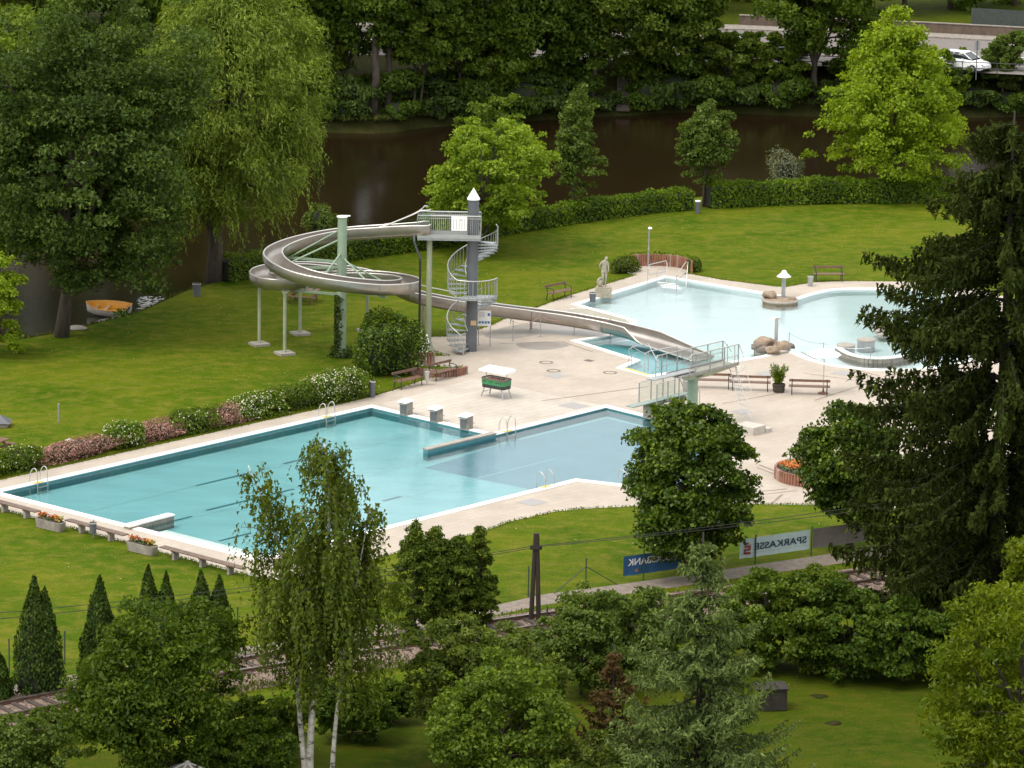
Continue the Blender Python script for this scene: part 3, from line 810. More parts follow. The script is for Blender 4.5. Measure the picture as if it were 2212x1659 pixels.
# platform to the left
px0, px1, py0, py1 = -3.0, 0.42, -0.62, 0.62
plat = MB().box(((px0 - 0.0 + px1) / 2, -0.0, ZP - 0.06), (px1 - px0, py1 - py0, 0.12)).build('platform', M['grating'], tower)
for y_ in (py0 - 0.015, py1 + 0.015):
    MB().box(((px0 + px1) / 2, y_, ZP + 0.10), (px1 - px0, 0.02, 0.2)).build('kick_plate', M['bright_tube'], tower)
    n_b = 32
    for k in range(n_b + 1):
        x_ = px0 + (px1 - px0) * k / n_b
        if y_ < 0 and k in range(15, 27): continue
        big = k % 16 == 0
        upright('baluster', (x_, y_, ZP + 0.18), 0.03 if big else 0.013, 1.04, M['rail_tube'], tower, 6 if big else 5)
    MB().tube([(px0, y_, ZP + 1.24), (px1, y_, ZP + 1.24)], 0.04, 8).build('handrail', M['bright_tube'], tower)
    MB().tube([(px0, y_, ZP + 1.1), (px1, y_, ZP + 1.1)], 0.018, 6).build('railing_bar', M['rail_tube'], tower)
sg = MB().box((-0.75, py0 - 0.05, ZP + 0.84), (0.85, 0.02, 0.78)).build('notice_board', M['white'], tower)
for k in range(5): MB().box((-1.05 + 0.15 * k, py0 - 0.064, ZP + 0.8), (0.02, 0.005, 0.55)).build('notice_column', M['grate'], sg)
MB().box((-0.66, py0 - 0.065, ZP + 1.04), (0.03, 0.005, 0.1)).build('notice_mark', M['black'], sg)
gmesh = MB()
for k in range(12): gmesh.bar((-1.35 + 0.12 * k, py0 - 0.02, ZP + 0.34), (-1.35 + 0.12 * k, py0 - 0.02, ZP + 1.2), 0.012, 0.012)
gmesh.build('mesh_infill', M['rail_tube'], tower)
gpost = G(925, 756) - TB
pp = MB().cyl((gpost.x, gpost.y * 0 + 0.1, 0), (gpost.x, 0.1, ZP - 0.1), 0.16, 0.145, 18).build('platform_post', M['green2'], tower)
MB().lathe([(0.34, 0), (0.30, 0.1), (0.18, 0.45)], 18, (gpost.x, 0.1, 0)).build('post_foot', M['green2'], pp)
MB().box((0.1, -RC - 0.012, 1.62), (0.30, 0.02, 0.26)).build('yellow_sticker', plain('pale_orange_sticker', (0.72, 0.5, 0.26), 0.6), tower)
# information board on two legs just right of the column
ib = thing('information_board', 'white information board with blue pictograms on two legs beside the spiral stair', 'notice board', G(1046, 748))
h0 = zat(G(1046, 748), 704); h1 = zat(G(1046, 748), 671)
brd = MB().box((-0.02, 0, (h0 + h1) / 2), (0.72, 0.03, h1 - h0)).build('board', M['white'], ib)
blue = plain('blue_pictogram', (0.10, 0.27, 0.55), 0.6, var=0.25, scale=12)
for k in range(4): MB().box((-0.27 + 0.165 * k, -0.02, h0 + 0.2), (0.125, 0.006, 0.13)).build('pictogram', blue, brd)
MB().box((0.23, -0.02, h1 - 0.22), (0.14, 0.006, 0.16)).build('pictogram', blue, brd)
for k in range(4): MB().box((-0.15, -0.02, h1 - 0.12 - 0.07 * k), (0.32, 0.006, 0.015)).build('text_line', M['grate'], brd)
for s_ in (-1, 1): MB().cyl((0.32 * s_, 0.03, 0), (0.32 * s_, 0.03, h1), 0.025).build('leg', M['rail_tube'], ib)

# ------------------------------------------------------------------ shower posts, palisades
def shower(x, y, ytop, label):
    b = G(x, y); h = zat(b, ytop)
    t = thing('shower_post', label, 'shower', b, 0, 'poolside showers')
    MB().cyl((0, 0, 0), (0, 0, h), 0.055, n=12).build('post', M['rail_tube'], t)
    MB().tube([(0, 0, h - 0.1), (0.02, -0.05, h + 0.05), (0.06, -0.16, h + 0.03)], 0.035, 8).build('neck', M['bright_tube'], t)
    MB().lathe([(0.0, 0.1), (0.09, 0.08), (0.14, 0.0), (0.0, -0.01)], 14, (0.06, -0.16, h - 0.02)).build('shower_head', M['white'], t)
    MB().box((0, -0.07, 1.1), (0.08, 0.06, 0.14)).build('push_valve', M['bright_tube'], t)
shower(1400, 576, 492, 'steel shower post in the palisade ring at the far pool corner')
shower(905, 797, 716, 'steel shower post with white head close to the round bush')

def palisade(name, label, c, r, a0, a1, h, mats, wdt=0.15, seed=0, ramp_=0.0):
    t = thing(name, label, 'palisade', c)
    rn = random.Random(seed); n = max(3, int(abs(a1 - a0) * r / wdt)); meshes = []
    for k in range(4):
        hh = h * (1 + rn.uniform(-0.04, 0.04)); me = MB().prism([(0.07 * math.cos(q), wdt * 0.47 * math.sin(q)) for q in [i * PI / 4 for i in range(8)]], 0, hh).mesh('picket')
        me.materials.append(mats[k % len(mats)]); meshes.append(me)
    for k in range(n):
        a = a0 + (a1 - a0) * (k + 0.5) / n
        mobj('picket', meshes[rn.randrange(4)], None, t, (r * math.cos(a), r * math.sin(a), 0), a)
    return t
palisade('wooden_palisade', 'curved red brown palisade around the shower floor at the far corner', G(1419, 588), 2.08, R(-4), R(192), 0.72, [M['palisade'], M['palisade'], M['palisade_pale'], M['palisade']], 0.16, 1)
palisade('wooden_palisade', 'short red palisade arc left of the stair tower behind the shower', G(945, 800), 1.72, R(95), R(178), 0.62, [M['palisade'], M['palisade_pale'], M['palisade']], 0.16, 2)
palisade('wooden_palisade', 'red palisade arc behind the two benches by the round bush', G(945, 800), 1.72, R(196), R(338), 0.42, [M['palisade'], M['palisade_pale'], M['palisade']], 0.16, 3)
fb = palisade('flower_bed', 'round flower bed in a red palisade ring half behind the trees', G(1765, 1033), 2.0, 0, 2 * PI, 0.56, [M['palisade'], M['palisade_pale'], M['palisade']], 0.17, 4)
fb['category'] = 'flower bed'
MB().lathe([(0.0, 0.46), (1.95, 0.46)], 30).build('bed_soil', M['soil'], fb)
MB().lathe([(0.72, 0.46), (0.74, 0.86), (0.60, 0.86), (0.58, 0.5)], 24).build('inner_ring', M['palisade_pale'], fb)

# ------------------------------------------------------------------ benches
def make_bench(L=1.9, arms=True, nback=1):
    t = thing('park_bench', '', 'bench')
    sl = MB().box((0, 0, 0), (L, 0.11, 0.035)).mesh('seat_slat')
    for k in range(4): mobj('seat_slat', sl, M['wood'], t, (0, -0.2 + 0.125 * k, 0.44))
    bs = MB().box((0, 0, 0), (L, 0.035, 0.13)).mesh('back_slat')
    for k in range(nback): mobj('back_slat', bs, M['wood'], t, (0, 0.30 - 0.05 * k, 0.80 - 0.19 * k))
    for s_ in (-1, 1):
        x = s_ * (L / 2 - 0.16)
        MB().tube([(x, -0.24, 0), (x, -0.2, 0.42), (x, 0.2, 0.42), (x, 0.26, 0.6), (x, 0.32, 0.88)], 0.028, 6).build('leg_frame', M['dark'], t)
        MB().tube([(x, 0.3, 0), (x, 0.2, 0.42)], 0.028, 6).build('leg', M['dark'], t)
        if arms: MB().tube([(x, 0.27, 0.68), (x, 0, 0.70), (x, -0.22, 0.66), (x, -0.25, 0.52), (x, -0.2, 0.42)], 0.022, 6).build('armrest', M['dark'], t)
    return t
bench0 = make_bench(); used = False
RZ_E2 = A_E2 + PI / 2
for (x, y), rz, lab in (((882, 836), RZ_E2, 'brown slatted bench nearest the round bush, left of the small bin'),
                        ((957, 818), RZ_E2, 'brown slatted bench beside the football table, right of the small bin'),
                        ((1208, 645), RZ_E2, 'brown slatted bench on the deck edge left of the stone statue'),
                        ((1790, 607), R(6), 'brown slatted bench on the far deck beyond the mushroom fountain')):
    place(bench0, used, G(x, y), rz, lab, 'park benches round the pools'); used = True
bench1 = make_bench(2.15, False); used = False
for (x, y), rz, lab in (((1536, 838), R(177), 'armless bench partly hidden by the diving tower column'), ((1620, 843), R(177), 'armless bench behind the diving ladder, next to the plant tub'),
                        ((1748, 852), R(177), 'armless bench standing alone right of the plant tub')):
    place(bench1, used, G(x, y), rz, lab, 'park benches round the pools'); used = True
# long plank benches on the left end
def plank_bench(x0, x1, lab, k):
    f = lambda x: 1103 + 0.268 * x + (4 if x > 300 else 0)
    a, b = G(x0, f(x0)), G(x1, f(x1)); d = b - a; L = d.length; t = thing('plank_bench', lab, 'bench', (a + b) / 2, math.atan2(d.y, d.x), 'plank benches along the short pool end')
    pl = MB().box((0, 0, 0), (L, 0.115, 0.05)).mesh('plank')
    for q in range(3): mobj('plank', pl, M['greywood'], t, (0, -0.13 + 0.13 * q, 0.43))
    n = max(2, int(L / 1.3))
    for q in range(n):
        x = -L / 2 + L * (q + 0.5) / n
        MB().box((x, 0, 0.19), (0.14, 0.3, 0.38)).build('concrete_leg', M['concrete2'], t)
        MB().box((x, 0, 0.385), (0.2, 0.4, 0.045)).build('bracket', M['railside'], t)
plank_bench(-60, 82, 'backless plank bench left of the first flower trough', 0)
plank_bench(146, 272, 'backless plank bench between the two flower troughs', 1)
plank_bench(350, 528, 'backless plank bench right of the second flower trough, behind the birch', 2)
bench_bins = []
def bin_(name, lab, x, y, h, r, m, post=False):
    t = thing(name, lab, 'litter bin', G(x, y), 0, 'litter bins')
    z0 = 0.25 if post else 0.0
    MB().lathe([(0, z0), (r * 0.85, z0), (r, z0 + h), (r * 0.9, z0 + h), (r * 0.85, z0 + h - 0.06), (0, z0 + h - 0.06)], 16).build('bin_body', m, t)
    MB().lathe([(r * 1.08, z0 + h - 0.05), (r * 1.1, z0 + h), (r * 1.0, z0 + h + 0.01)], 16).build('bin_rim', M['bright_tube'], t)
    if post: MB().cyl((0, r * 1.15, 0), (0, r * 1.15, z0 + h + 0.1), 0.025).build('bin_post', M['rail_tube'], t)
bin_('litter_bin', 'small pale bin on a post between the two slatted benches', 922, 832, 0.5, 0.14, M['bright_tube'], True)
bin_('litter_bin', 'dark grey round bin behind the stone statue plinth', 1280, 652, 0.55, 0.2, M['column'])
bin_('litter_bin', 'grey bin at the left end of the far bench', 1750, 618, 0.6, 0.18, M['rail_tube'])
bin_('litter_bin', 'grey bin left of the diving tower column', 1482, 846, 0.6, 0.2, M['rail_tube'])
bin_('litter_bin', 'dark bin standing between plank benches above the lawn', 201, 1164, 0.5, 0.17, M['column'], True)
bin_('litter_bin', 'dark bin beside the willow trunk near the water', 425, 640, 0.75, 0.24, M['column'])
bin_('litter_bin', 'grey bin at the right end of the flowering hedge', 804, 858, 0.85, 0.16, M['column'])
bo = thing('bollard', 'grey bollard with pale top in front of the clipped river hedge', 'bollard', G(1507, 461))
MB().cyl((0, 0, 0), (0, 0, 0.78), 0.16, n=14).build('bollard_body', M['column'], bo); MB().lathe([(0.19, 0.78), (0.19, 0.84), (0, 0.88)], 14).build('bollard_top', M['white'], bo)

# ------------------------------------------------------------------ flower troughs
def flowers(mb, rn, c, rx, ry, h, n, size=0.08):
    for _ in range(n):
        a = rn.uniform(0, 2 * PI); q = math.sqrt(rn.random())
        p = V(c[0] + rx * q * math.cos(a), c[1] + ry * q * math.sin(a), c[2] + h * rn.uniform(0.3, 1))
        u = V(rn.gauss(0, 1), rn.gauss(0, 1), rn.gauss(0, 0.5)).normalized(); w = u.orthogonal().normalized(); s_ = size * rn.uniform(.6, 1.3)
        mb.add([p - u * s_, p + w * s_ * .7, p + u * s_, p - w * s_ * .7], [(0, 1, 2, 3)])
    return mb
M['orange'] = plain('orange_petals', (0.62, 0.17, 0.02), 0.7, var=0.35, scale=14)
M['pinkpetal'] = plain('pink_petals', (0.55, 0.2, 0.22), 0.7, var=0.3, scale=14)
M['yellowpetal'] = plain('yellow_petals', (0.55, 0.42, 0.06), 0.7, var=0.3, scale=14)
M['herb'] = plain('bedding_green', (0.09, 0.13, 0.025), 0.7, var=0.5, scale=9)
def trough(x, y, lab, seed):
    rn = random.Random(seed); t = thing('flower_trough', lab, 'planter', G(x, y), A_E2 + 0.03, 'flower troughs beside the plank benches')
    L, Wd, H = 1.75, 0.5, 0.42; mb = MB()
    def ring(z, k): 
        pts = []
        for i in range(20):
            a = 2 * PI * i / 20; ca, sa = math.cos(a), math.sin(a)
            pts.append(((abs(ca) ** 0.35) * (1 if ca > 0 else -1) * L / 2 * k, (abs(sa) ** 0.5) * (1 if sa > 0 else -1) * Wd / 2 * k, z))
        return pts
    rings = [ring(0, .9), ring(H, 1), ring(H, .9), ring(H - .1, .86)]
    for r_ in rings: mb.v += r_
    for j in range(3):
        for i in range(20): mb.f.append((j * 20 + i, j * 20 + (i + 1) % 20, (j + 1) * 20 + (i + 1) % 20, (j + 1) * 20 + i))
    mb.f.append(tuple(range(60, 80)))
    mb.build('trough', M['concrete2'], t)
    flowers(MB(), rn, (0, 0, H - .08), L * .43, .18, .26, 420, .055).build('greenery', M['herb'], t)
    for cx in (-0.5, 0.35): flowers(MB(), rn, (cx, 0, H), .3, .15, .24, 130, .05).build('blossoms', M['orange'], t)
    flowers(MB(), rn, (-0.05, 0, H), .3, .15, .2, 50, .05).build('blossoms', M['pinkpetal'], t); flowers(MB(), rn, (0.6, 0, H), .2, .15, .26, 60, .05).build('blossoms', M['yellowpetal'], t)
trough(109, 1142, 'stone trough of orange flowers nearest the left picture edge', 1)
trough(307, 1193, 'stone trough of orange and yellow flowers, the right one of two', 2)
rn = random.Random(9)
flowers(MB(), rn, (0, 0, .46), 1.8, 1.8, .2, 1500, .06).build('greenery', M['herb'], fb)
for cx, cy in ((-1.2, -.3), (-.9, .5), (-.4, -1.1), (0.2, 1.2), (-1.5, .2)): flowers(MB(), rn, (cx, cy, .5), .35, .3, .25, 160, .06).build('blossoms', M['orange'], fb)
flowers(MB(), rn, (0, 0, .85), .55, .55, .25, 300, .06).build('blossoms', M['yellowpetal'], fb)

# ------------------------------------------------------------------ starting blocks
sb0 = None
for (x, y), lab in (((873, 897), 'starting block nearest the far pool corner'), ((938, 912), 'starting block in the middle of the three'), ((1003, 928), 'starting block nearest the dividing wall')):
    if sb0 is None:
        sb0 = thing('starting_block', lab, 'starting block', (0, 0, 0), 0, 'starting blocks at the far pool end')
        MB().box((0, 0, 0.33), (0.42, 0.52, 0.66)).build('pedestal', M['concrete2'], sb0)
        MB().box((-0.225, 0, 0.36), (0.03, 0.36, 0.5)).build('front_panel', M['column'], sb0)
        Mx = Matrix.Rotation(R(-6), 3, 'Y')
        MB().box((-0.04, 0, 0.72), (0.62, 0.6, 0.06), M=Mx).build('top_slab', M['white'], sb0)
        MB().tube([(-0.2, -0.22, 0.66), (-0.36, -0.22, 0.6), (-0.36, 0.22, 0.6), (-0.2, 0.22, 0.66)], 0.018, 6).build('grab_bar', M['bright_tube'], sb0)
        MB().box((0.32, 0, 0.28), (0.24, 0.34, 0.03)).build('step', M['rail_tube'], sb0)
        o = sb0
    else: o = copy_tree(sb0)
    o.location = G(x, y) - E1 * 0.15; o.rotation_euler = (0, 0, A_E1 + PI); o['label'] = lab
# dividing walls in the pool
def poolwall(lab, p, q, w, z0, z1, m, mt):
    t = thing('pool_dividing_wall', lab, 'pool wall', p, math.atan2(q.y - p.y, q.x - p.x)); L = (q - p).length
    MB().box((L / 2, 0, (z0 + z1) / 2), (L, w, z1 - z0)).build('wall_body', m, t)
    MB().box((L / 2 - 0.01, 0, z1 + 0.035), (L + 0.06, w + 0.08, 0.07)).build('wall_cap', mt, t)
poolwall('low wall from the starting blocks into the water', G(1066, 941), G(919, 976), 0.3, -0.44, 0.10, M['basin_wall'], M['concrete'])
poolwall('pale stub wall at the left end of the pool', G(274, 1143), G(370, 1118), 0.36, -0.44, 0.12, M['concrete2'], M['coping'])

# ------------------------------------------------------------------ pool ladders
pl0 = None
for (x, y), rz, lab in (((707, 902), A_E1, 'pair of steel ladder rails by the flowering hedge near the corner'), ((85, 1044), A_E1, 'pair of steel ladder rails at the left end of the pool'),
                        ((1097, 933), A_E1, 'pair of steel ladder rails right of the starting blocks'), ((1177, 1052), A_E1 + PI, 'pair of steel ladder rails on the near pool side'),
                        ((1352, 1046), A_E1 + PI, 'pair of steel ladder rails half hidden by the round tree')):
    if pl0 is None:
        pl0 = thing('pool_ladder', lab, 'pool ladder', (0, 0, 0), 0, 'pool ladders')
        for s_ in (-1, 1):
            MB().tube(catmull([(s_ * 0.32, 0.25, -0.45), (s_ * 0.32, 0.22, 0.35), (s_ * 0.32, 0.16, 0.68), (s_ * 0.32, 0.02, 0.78), (s_ * 0.32, -0.18, 0.66), (s_ * 0.32, -0.3, 0.35), (s_ * 0.32, -0.3, 0.0)], 4), 0.024, 7).build('grab_rail', M['bright_tube'], pl0, smooth=True)
        for k in range(2): MB().box((0, 0.25, -0.12 - 0.22 * k), (0.62, 0.09, 0.03)).build('rung', M['bright_tube'], pl0)
        MB().box((0, -0.06, 0.042), (0.6, 0.28, 0.012)).build('yellow_tread', M['yellow'], pl0)
        o = pl0
    else: o = copy_tree(pl0)
    o.location = G(x, y); o.rotation_euler = (0, 0, rz); o['label'] = lab

# ------------------------------------------------------------------ diving tower
DB = G(1494, 925); ax = -E1; RZD = math.atan2(ax.y, ax.x)
dive = thing('diving_tower', 'three metre diving platform on a pale green column with railings and ladder', 'diving tower', DB, RZD)
# local x runs away from the water to the ladder, local y to the upper left, z up
MB().cyl((0, 0, 0), (0, 0, 2.45), 0.30, 0.26, 20).build('column', M['green'], dive)
MB().lathe([(0.26, 2.4), (0.34, 2.62), (0.5, 2.74)], 20).build('column_head', M['green'], dive)
hb = MB(); hb.add([(-1.5, -.46, 2.86), (3.05, -.46, 2.86), (3.05, .46, 2.86), (-1.5, .46, 2.86), (-0.7, -.3, 2.62), (0.9, -.3, 2.6), (0.9, .3, 2.6), (-0.7, .3, 2.62)],
                  [(0, 1, 2, 3), (7, 6, 5, 4), (0, 4, 5, 1), (1, 5, 6, 2), (2, 6, 7, 3), (3, 7, 4, 0)]); hb.build('girder', M['green2'], dive)
MB().box((0.78, 0, 2.90), (4.56, 1.0, 0.07)).build('platform', M['concrete'], dive)
for s_ in (-.5, .5): MB().box((0.78, s_, 2.97), (4.56, .04, .1)).build('edge_rail', M['rail_tube'], dive)
MB().box((-1.75, 0, 3.02), (3.2, 0.52, 0.05)).build('board', M['rail_tube'], dive)
for s_, x0, x1 in ((-.53, -0.9, 2.95), (.53, -2.3, 3.0)):
    n = 5 if s_ > 0 else 4
    MB().tube([(x0 - 0.02, s_, 2.92), (x0 - .02, s_, 3.85), (x0 + .1, s_, 3.98), (x1, s_, 3.98)], 0.028, 7).build('handrail', M['bright_tube'], dive)
    MB().tube([(x0, s_, 3.4), (x1, s_, 3.4)], 0.016, 6).build('mid_rail', M['rail_tube'], dive)
    for k in range(n): 
        x_ = x0 + .45 + (x1 - x0 - .45) * k / (n - 1)
        upright('railing_post', (x_, s_, 2.90), 0.034, 1.08, M['rail_tube'], dive)
    gm = MB(); gm.add([(x0 + .2, s_, 3.0), (x1, s_, 3.0), (x1, s_, 3.95), (x0 + .2, s_, 3.95)], [(0, 1, 2, 3)]); gm.build('clear_panel', M['glass'], dive)
lt = V(3.05, 0, 2.95); lbw = (G(1614, 926) - DB); lb = V(lbw.dot(ax), lbw.dot(-E2), 0.5)
lat = V(0, 1, 0) * 0.24
for s_ in (-1, 1): MB().tube([lt + lat * s_ + V(-.05, 0, .9), lt + lat * s_, lb + lat * s_], 0.022, 6).build('ladder_stile', M['bright_tube'], dive)
for k in range(1, 12):
    p = lt.lerp(lb, k / 12); MB().tube([p - lat, p + lat], 0.014, 5).build('rung', M['bright_tube'], dive)
for s_ in (-1, 1):
    o_ = V(.42, 0, .12)
    MB().tube([V(3.0, .5 * s_, 3.98), lt + lat * s_ * 1.5 + o_ + V(0.05, 0, .3), lt.lerp(lb, .62) + lat * s_ * 1.5 + o_, lt.lerp(lb, .66) + lat * s_], 0.018, 6).build('ladder_handrail', M['bright_tube'], dive)
for k in range(1, 4):
    p = lt.lerp(lb, k * .17); MB().tube([p - lat, p - lat * 1.5 + V(.42, 0, .12), p + V(.55, 0, .15), p + lat * 1.5 + V(.42, 0, .12), p + lat], 0.014, 5).build('safety_hoop', M['bright_tube'], dive)
# step block at the ladder foot
bs = thing('step_block', 'two pale concrete steps at the foot of the diving ladder', 'steps', G(1626, 934), RZD)
MB().box((-0.1, 0.1, 0.2), (1.0, 1.2, 0.4)).build('upper_step', M['step'], bs)
MB().box((0.6, 0.0, 0.1), (0.4, 1.2, 0.2)).build('lower_step', M['step'], bs)
# one metre board
b1 = thing('diving_board', 'low diving board with railings on a pale concrete block at the pool edge', 'diving board', G(1397, 905), RZD)
MB().box((0.5, 0, 0.36), (0.9, 0.6, 0.72)).build('concrete_block', M['concrete'], b1)
MB().box((2.4, 0, 0.36), (0.5, 0.6, 0.72)).build('rear_block', M['concrete'], b1)
MB().box((0.9, 0, 0.86), (4.6, 0.5, 0.05)).build('board', plain('grey_green_board', (0.33, 0.40, 0.35), 0.6), b1)
MB().box((1.3, 0, 0.77), (2.9, 0.7, 0.09)).build('board_frame', M['column'], b1)
for s_, x0, x1 in ((-.42, 0.25, 2.9), (.42, -0.15, 2.7)):
    MB().tube([(x0, s_, .75), (x0, s_, 1.78), (x0 + .1, s_, 1.85), (x1, s_, 1.85), (x1 + .3, s_, 1.7), (x1 + .8, s_, 0.9), (x1 + .85, s_, 0)], 0.026, 7).build('handrail', M['bright_tube'], b1)
    for k in range(4): upright('railing_post', (x0 + (x1 - x0) * k / 3, s_, .74), 0.032, 1.1, M['rail_tube'], b1)
    gm = MB(); gm.add([(x0 + .05, s_, .9), (x1, s_, .9), (x1, s_, 1.8), (x0 + .05, s_, 1.8)], [(0, 1, 2, 3)]); gm.build('clear_panel', M['glass'], b1)

# ------------------------------------------------------------------ football table with canopy
ft = thing('football_table', 'green and black table football under a white sun roof on the deck', 'football table', G(1072, 858), A_E2 + R(4))
prs = MB(); oc = [(-.75, -.28), (-.62, -.4), (.62, -.4), (.75, -.28), (.75, .28), (.62, .4), (-.62, .4), (-.75, .28)]
M['tgreen'] = plain('green_table_paint', (0.05, 0.28, 0.11), 0.45, var=0.08)
MB().prism(oc, 0.70, 0.98).build('cabinet', M['tgreen'], ft)
MB().prism([(x * .97, y * .97) for x, y in oc], 0.52, 0.70).build('cabinet_base', M['dark'], ft)
MB().prism([(x * .86, y * .80) for x, y in oc], 0.98, 0.985).build('playing_field', plain('grey_field', (.4, .38, .36), .6), ft)
rimm = MB()
for k in range(8): 
    a, b = oc[k], oc[(k + 1) % 8]; rimm.bar((a[0], a[1], 1.0), (b[0], b[1], 1.0), 0.05, 0.05)
rimm.build('cabinet_rim', M['greywood'], ft)
for x_ in (-.3, .05, .4): MB().box((x_, -0.05, 1.0), (.2, .3, .06)).build('goal_cover', M['palisade'], ft)
for k in range(9):
    if k in (2, 5): continue
    MB().box((-.58 + .145 * k, -.402, .86), (.07, .006, .075)).build('printed_letter', M['black'], ft)
for sx in (-1, 1):
    for sy in (-1, 1): MB().tube([(sx * .55, sy * .28, .55), (sx * .72, sy * .36, 0)], 0.032, 7).build('leg', M['rail_tube'], ft)
    MB().tube([(sx * .64, -.32, .26), (sx * .64, .32, .26)], 0.018, 6).build('cross_bar', M['rail_tube'], ft)
    MB().tube([(sx * .6, .1 * sx, .95), (sx * .6, .1 * sx, 1.35)], 0.022, 6).build('roof_post', M['bright_tube'], ft)
rf = MB(); rf.add([(-0.86, -.42, 1.36), (0.86, -.42, 1.36), (0.86, .5, 1.36), (-0.86, .5, 1.36), (-0.86, -.42, 1.44), (0.86, -.42, 1.44), (0.86, .5, 1.52), (-0.86, .5, 1.52)],
                  [(3, 2, 1, 0), (4, 5, 6, 7), (0, 1, 5, 4), (1, 2, 6, 5), (2, 3, 7, 6), (3, 0, 4, 7)]); rf.build('sun_roof', M['white'], ft)

# ------------------------------------------------------------------ fountains, islands, rocks
mf = thing('mushroom_fountain', 'white mushroom fountain on a grey post at the far pool edge', 'fountain', G(1692, 645))
h = zat(G(1692, 645), 597)
MB().cyl((0, 0, 0), (0, 0, h), 0.12, n=16).build('post', M['rail_tube'], mf)
MB().lathe([(0.0, h - .02), (0.42, h - 0.02), (0.43, h), (0.16, h + 0.22), (0.12, h + 0.34), (0, h + 0.38)], 28).build('cap', M['white'], mf, smooth=True)
isl = thing('fountain_island', 'round stone rimmed island below the mushroom fountain', 'pool island', G(1685, 650))
MB().lathe([(1.02, -0.35), (1.02, 0.02), (0.9, 0.08), (0, 0.09)], 30).build('island_top', M['rock'], isl)
MB().lathe([(1.0, 0.0), (1.08, 0.02), (1.08, 0.1), (0.94, 0.1), (0.92, 0.04)], 30).build('stone_rim', M['concrete'], isl)
def rock(lab, c, rad, seed, m='rock'):
    o = MB().blob((0, 0, rad[2] * .6), rad, seed, 3, .22, .6).build('boulder', M[m], None, True); o.location = c
    tag(o, lab, 'rock', 'boulders at the fountains')
rock('tan boulder beside the mushroom fountain post', G(1664, 646) + V(0, 0, .08), (.42, .32, .26), 3)
rock('small flat stone right of the mushroom fountain post', G(1712, 650) + V(0, 0, .08), (.25, .2, .1), 4)
sf = thing('spout_fountain', 'slim steel spout column rising from the boulders', 'fountain', G(1676, 748))
h = zat(G(1676, 748), 688)
MB().cyl((0, 0, 0), (0, 0, h), 0.115, 0.09, 16).build('column', M['bright_tube'], sf)
MB().lathe([(0.1, h), (0.12, h + .05), (0, h + .12)], 16).build('column_top', M['rim'], sf)
for s_ in (-1, 1): 
    w_ = MB(); w_.add([(s_ * .06, -.06, h - .02), (s_ * .42, 0, h - .03), (s_ * .06, .06, h - .02), (s_ * .06, 0, h + .06)], [(0, 1, 3), (1, 2, 3), (2, 0, 3), (0, 2, 1)]); w_.build('spout_wing', M['steel'], sf)
ring = MB().lathe([(1.0, -.3), (1.0, .1), (.9, .12), (.0, .1)], 26).build('rock_bed', M['concrete'], None); ring.location = G(1668, 757); tag(ring, 'round concrete bed of boulders at the near pool edge', 'rock bed')
for k, (x, y, a, b, c, m_) in enumerate(((1652, 752, .55, .35, .34, 'rock'), (1648, 764, .3, .25, .22, 'rock2'), (1668, 766, .36, .3, .25, 'rock'), (1688, 757, .45, .34, .34, 'rock'), (1699, 760, .2, .18, .18, 'rock2'), (1634, 758, .3, .22, .2, 'rock2'), (1708, 756, .24, .2, .2, 'rock2'))):
    rock(['large tan boulder left of the spout column', 'grey stone at the front left of the boulder bed', 'tan stone in front of the spout column', 'large tan boulder right of the spout column',
          'small grey stone at the right of the boulder bed', 'grey stone at the left end of the boulder bed', 'small dark stone at the right tip of the boulder bed'][k], G(x, y) + V(0, 0, .08), (a, b, c), 20 + k, m_)
for (x, y), lab in (((1827, 757), 'round pale stone seat island at the curved water wall'), ((1871, 745), 'round pale stone seat island half hidden by the spruce')):
    t = thing('seat_island', lab, 'pool island', G(x, y), 0, 'round seat islands')
    MB().lathe([(.5, -.34), (.5, .22)], 28).build('drum', M['rail_tube'], t); MB().lathe([(.5, .22), (.52, .24), (.52, .32), (.46, .36), (0, .38)], 28).build('stone_top', M['concrete'], t)
wc = catmull(GL([(1808, 757), (1832, 771), (1869, 780), (1914, 781), (1960, 774), (1990, 760)]), 5)
cw = thing('curved_pool_wall', 'curved low stone wall enclosing the bubble pool beside the seat islands', 'pool wall', (0, 0, 0))
mbw = MB(); mbc = MB()
for i in range(len(wc) - 1):
    mbw.bar(wc[i] + V(0, 0, -.08), wc[i + 1] + V(0, 0, -.08), .24, .52); mbc.bar(wc[i] + V(0, 0, .2), wc[i + 1] + V(0, 0, .2), .3, .07)
mbw.build('wall_body', M['concrete2'], cw); mbc.build('wall_cap', M['coping'], cw)
cs = thing('pool_steps', 'low pale steps at the right of the pool behind the spruce twigs', 'steps', G(1925, 716))
for k in range(3): MB().box((0.1 * k, -.5 * k, .20 - .1 * k), (2.2, .5, .12)).build('step', M['concrete'], cs)
for s_ in (-1, 1): MB().tube([(s_ * .4 + .3, .2, .2), (s_ * .4 + .4, .3, 1.0), (s_ * .4 + 1.3, .9, 1.2), (s_ * .4 + 1.4, 1.0, .2)], .022, 6).build('handrail', M['bright_tube'], cs)

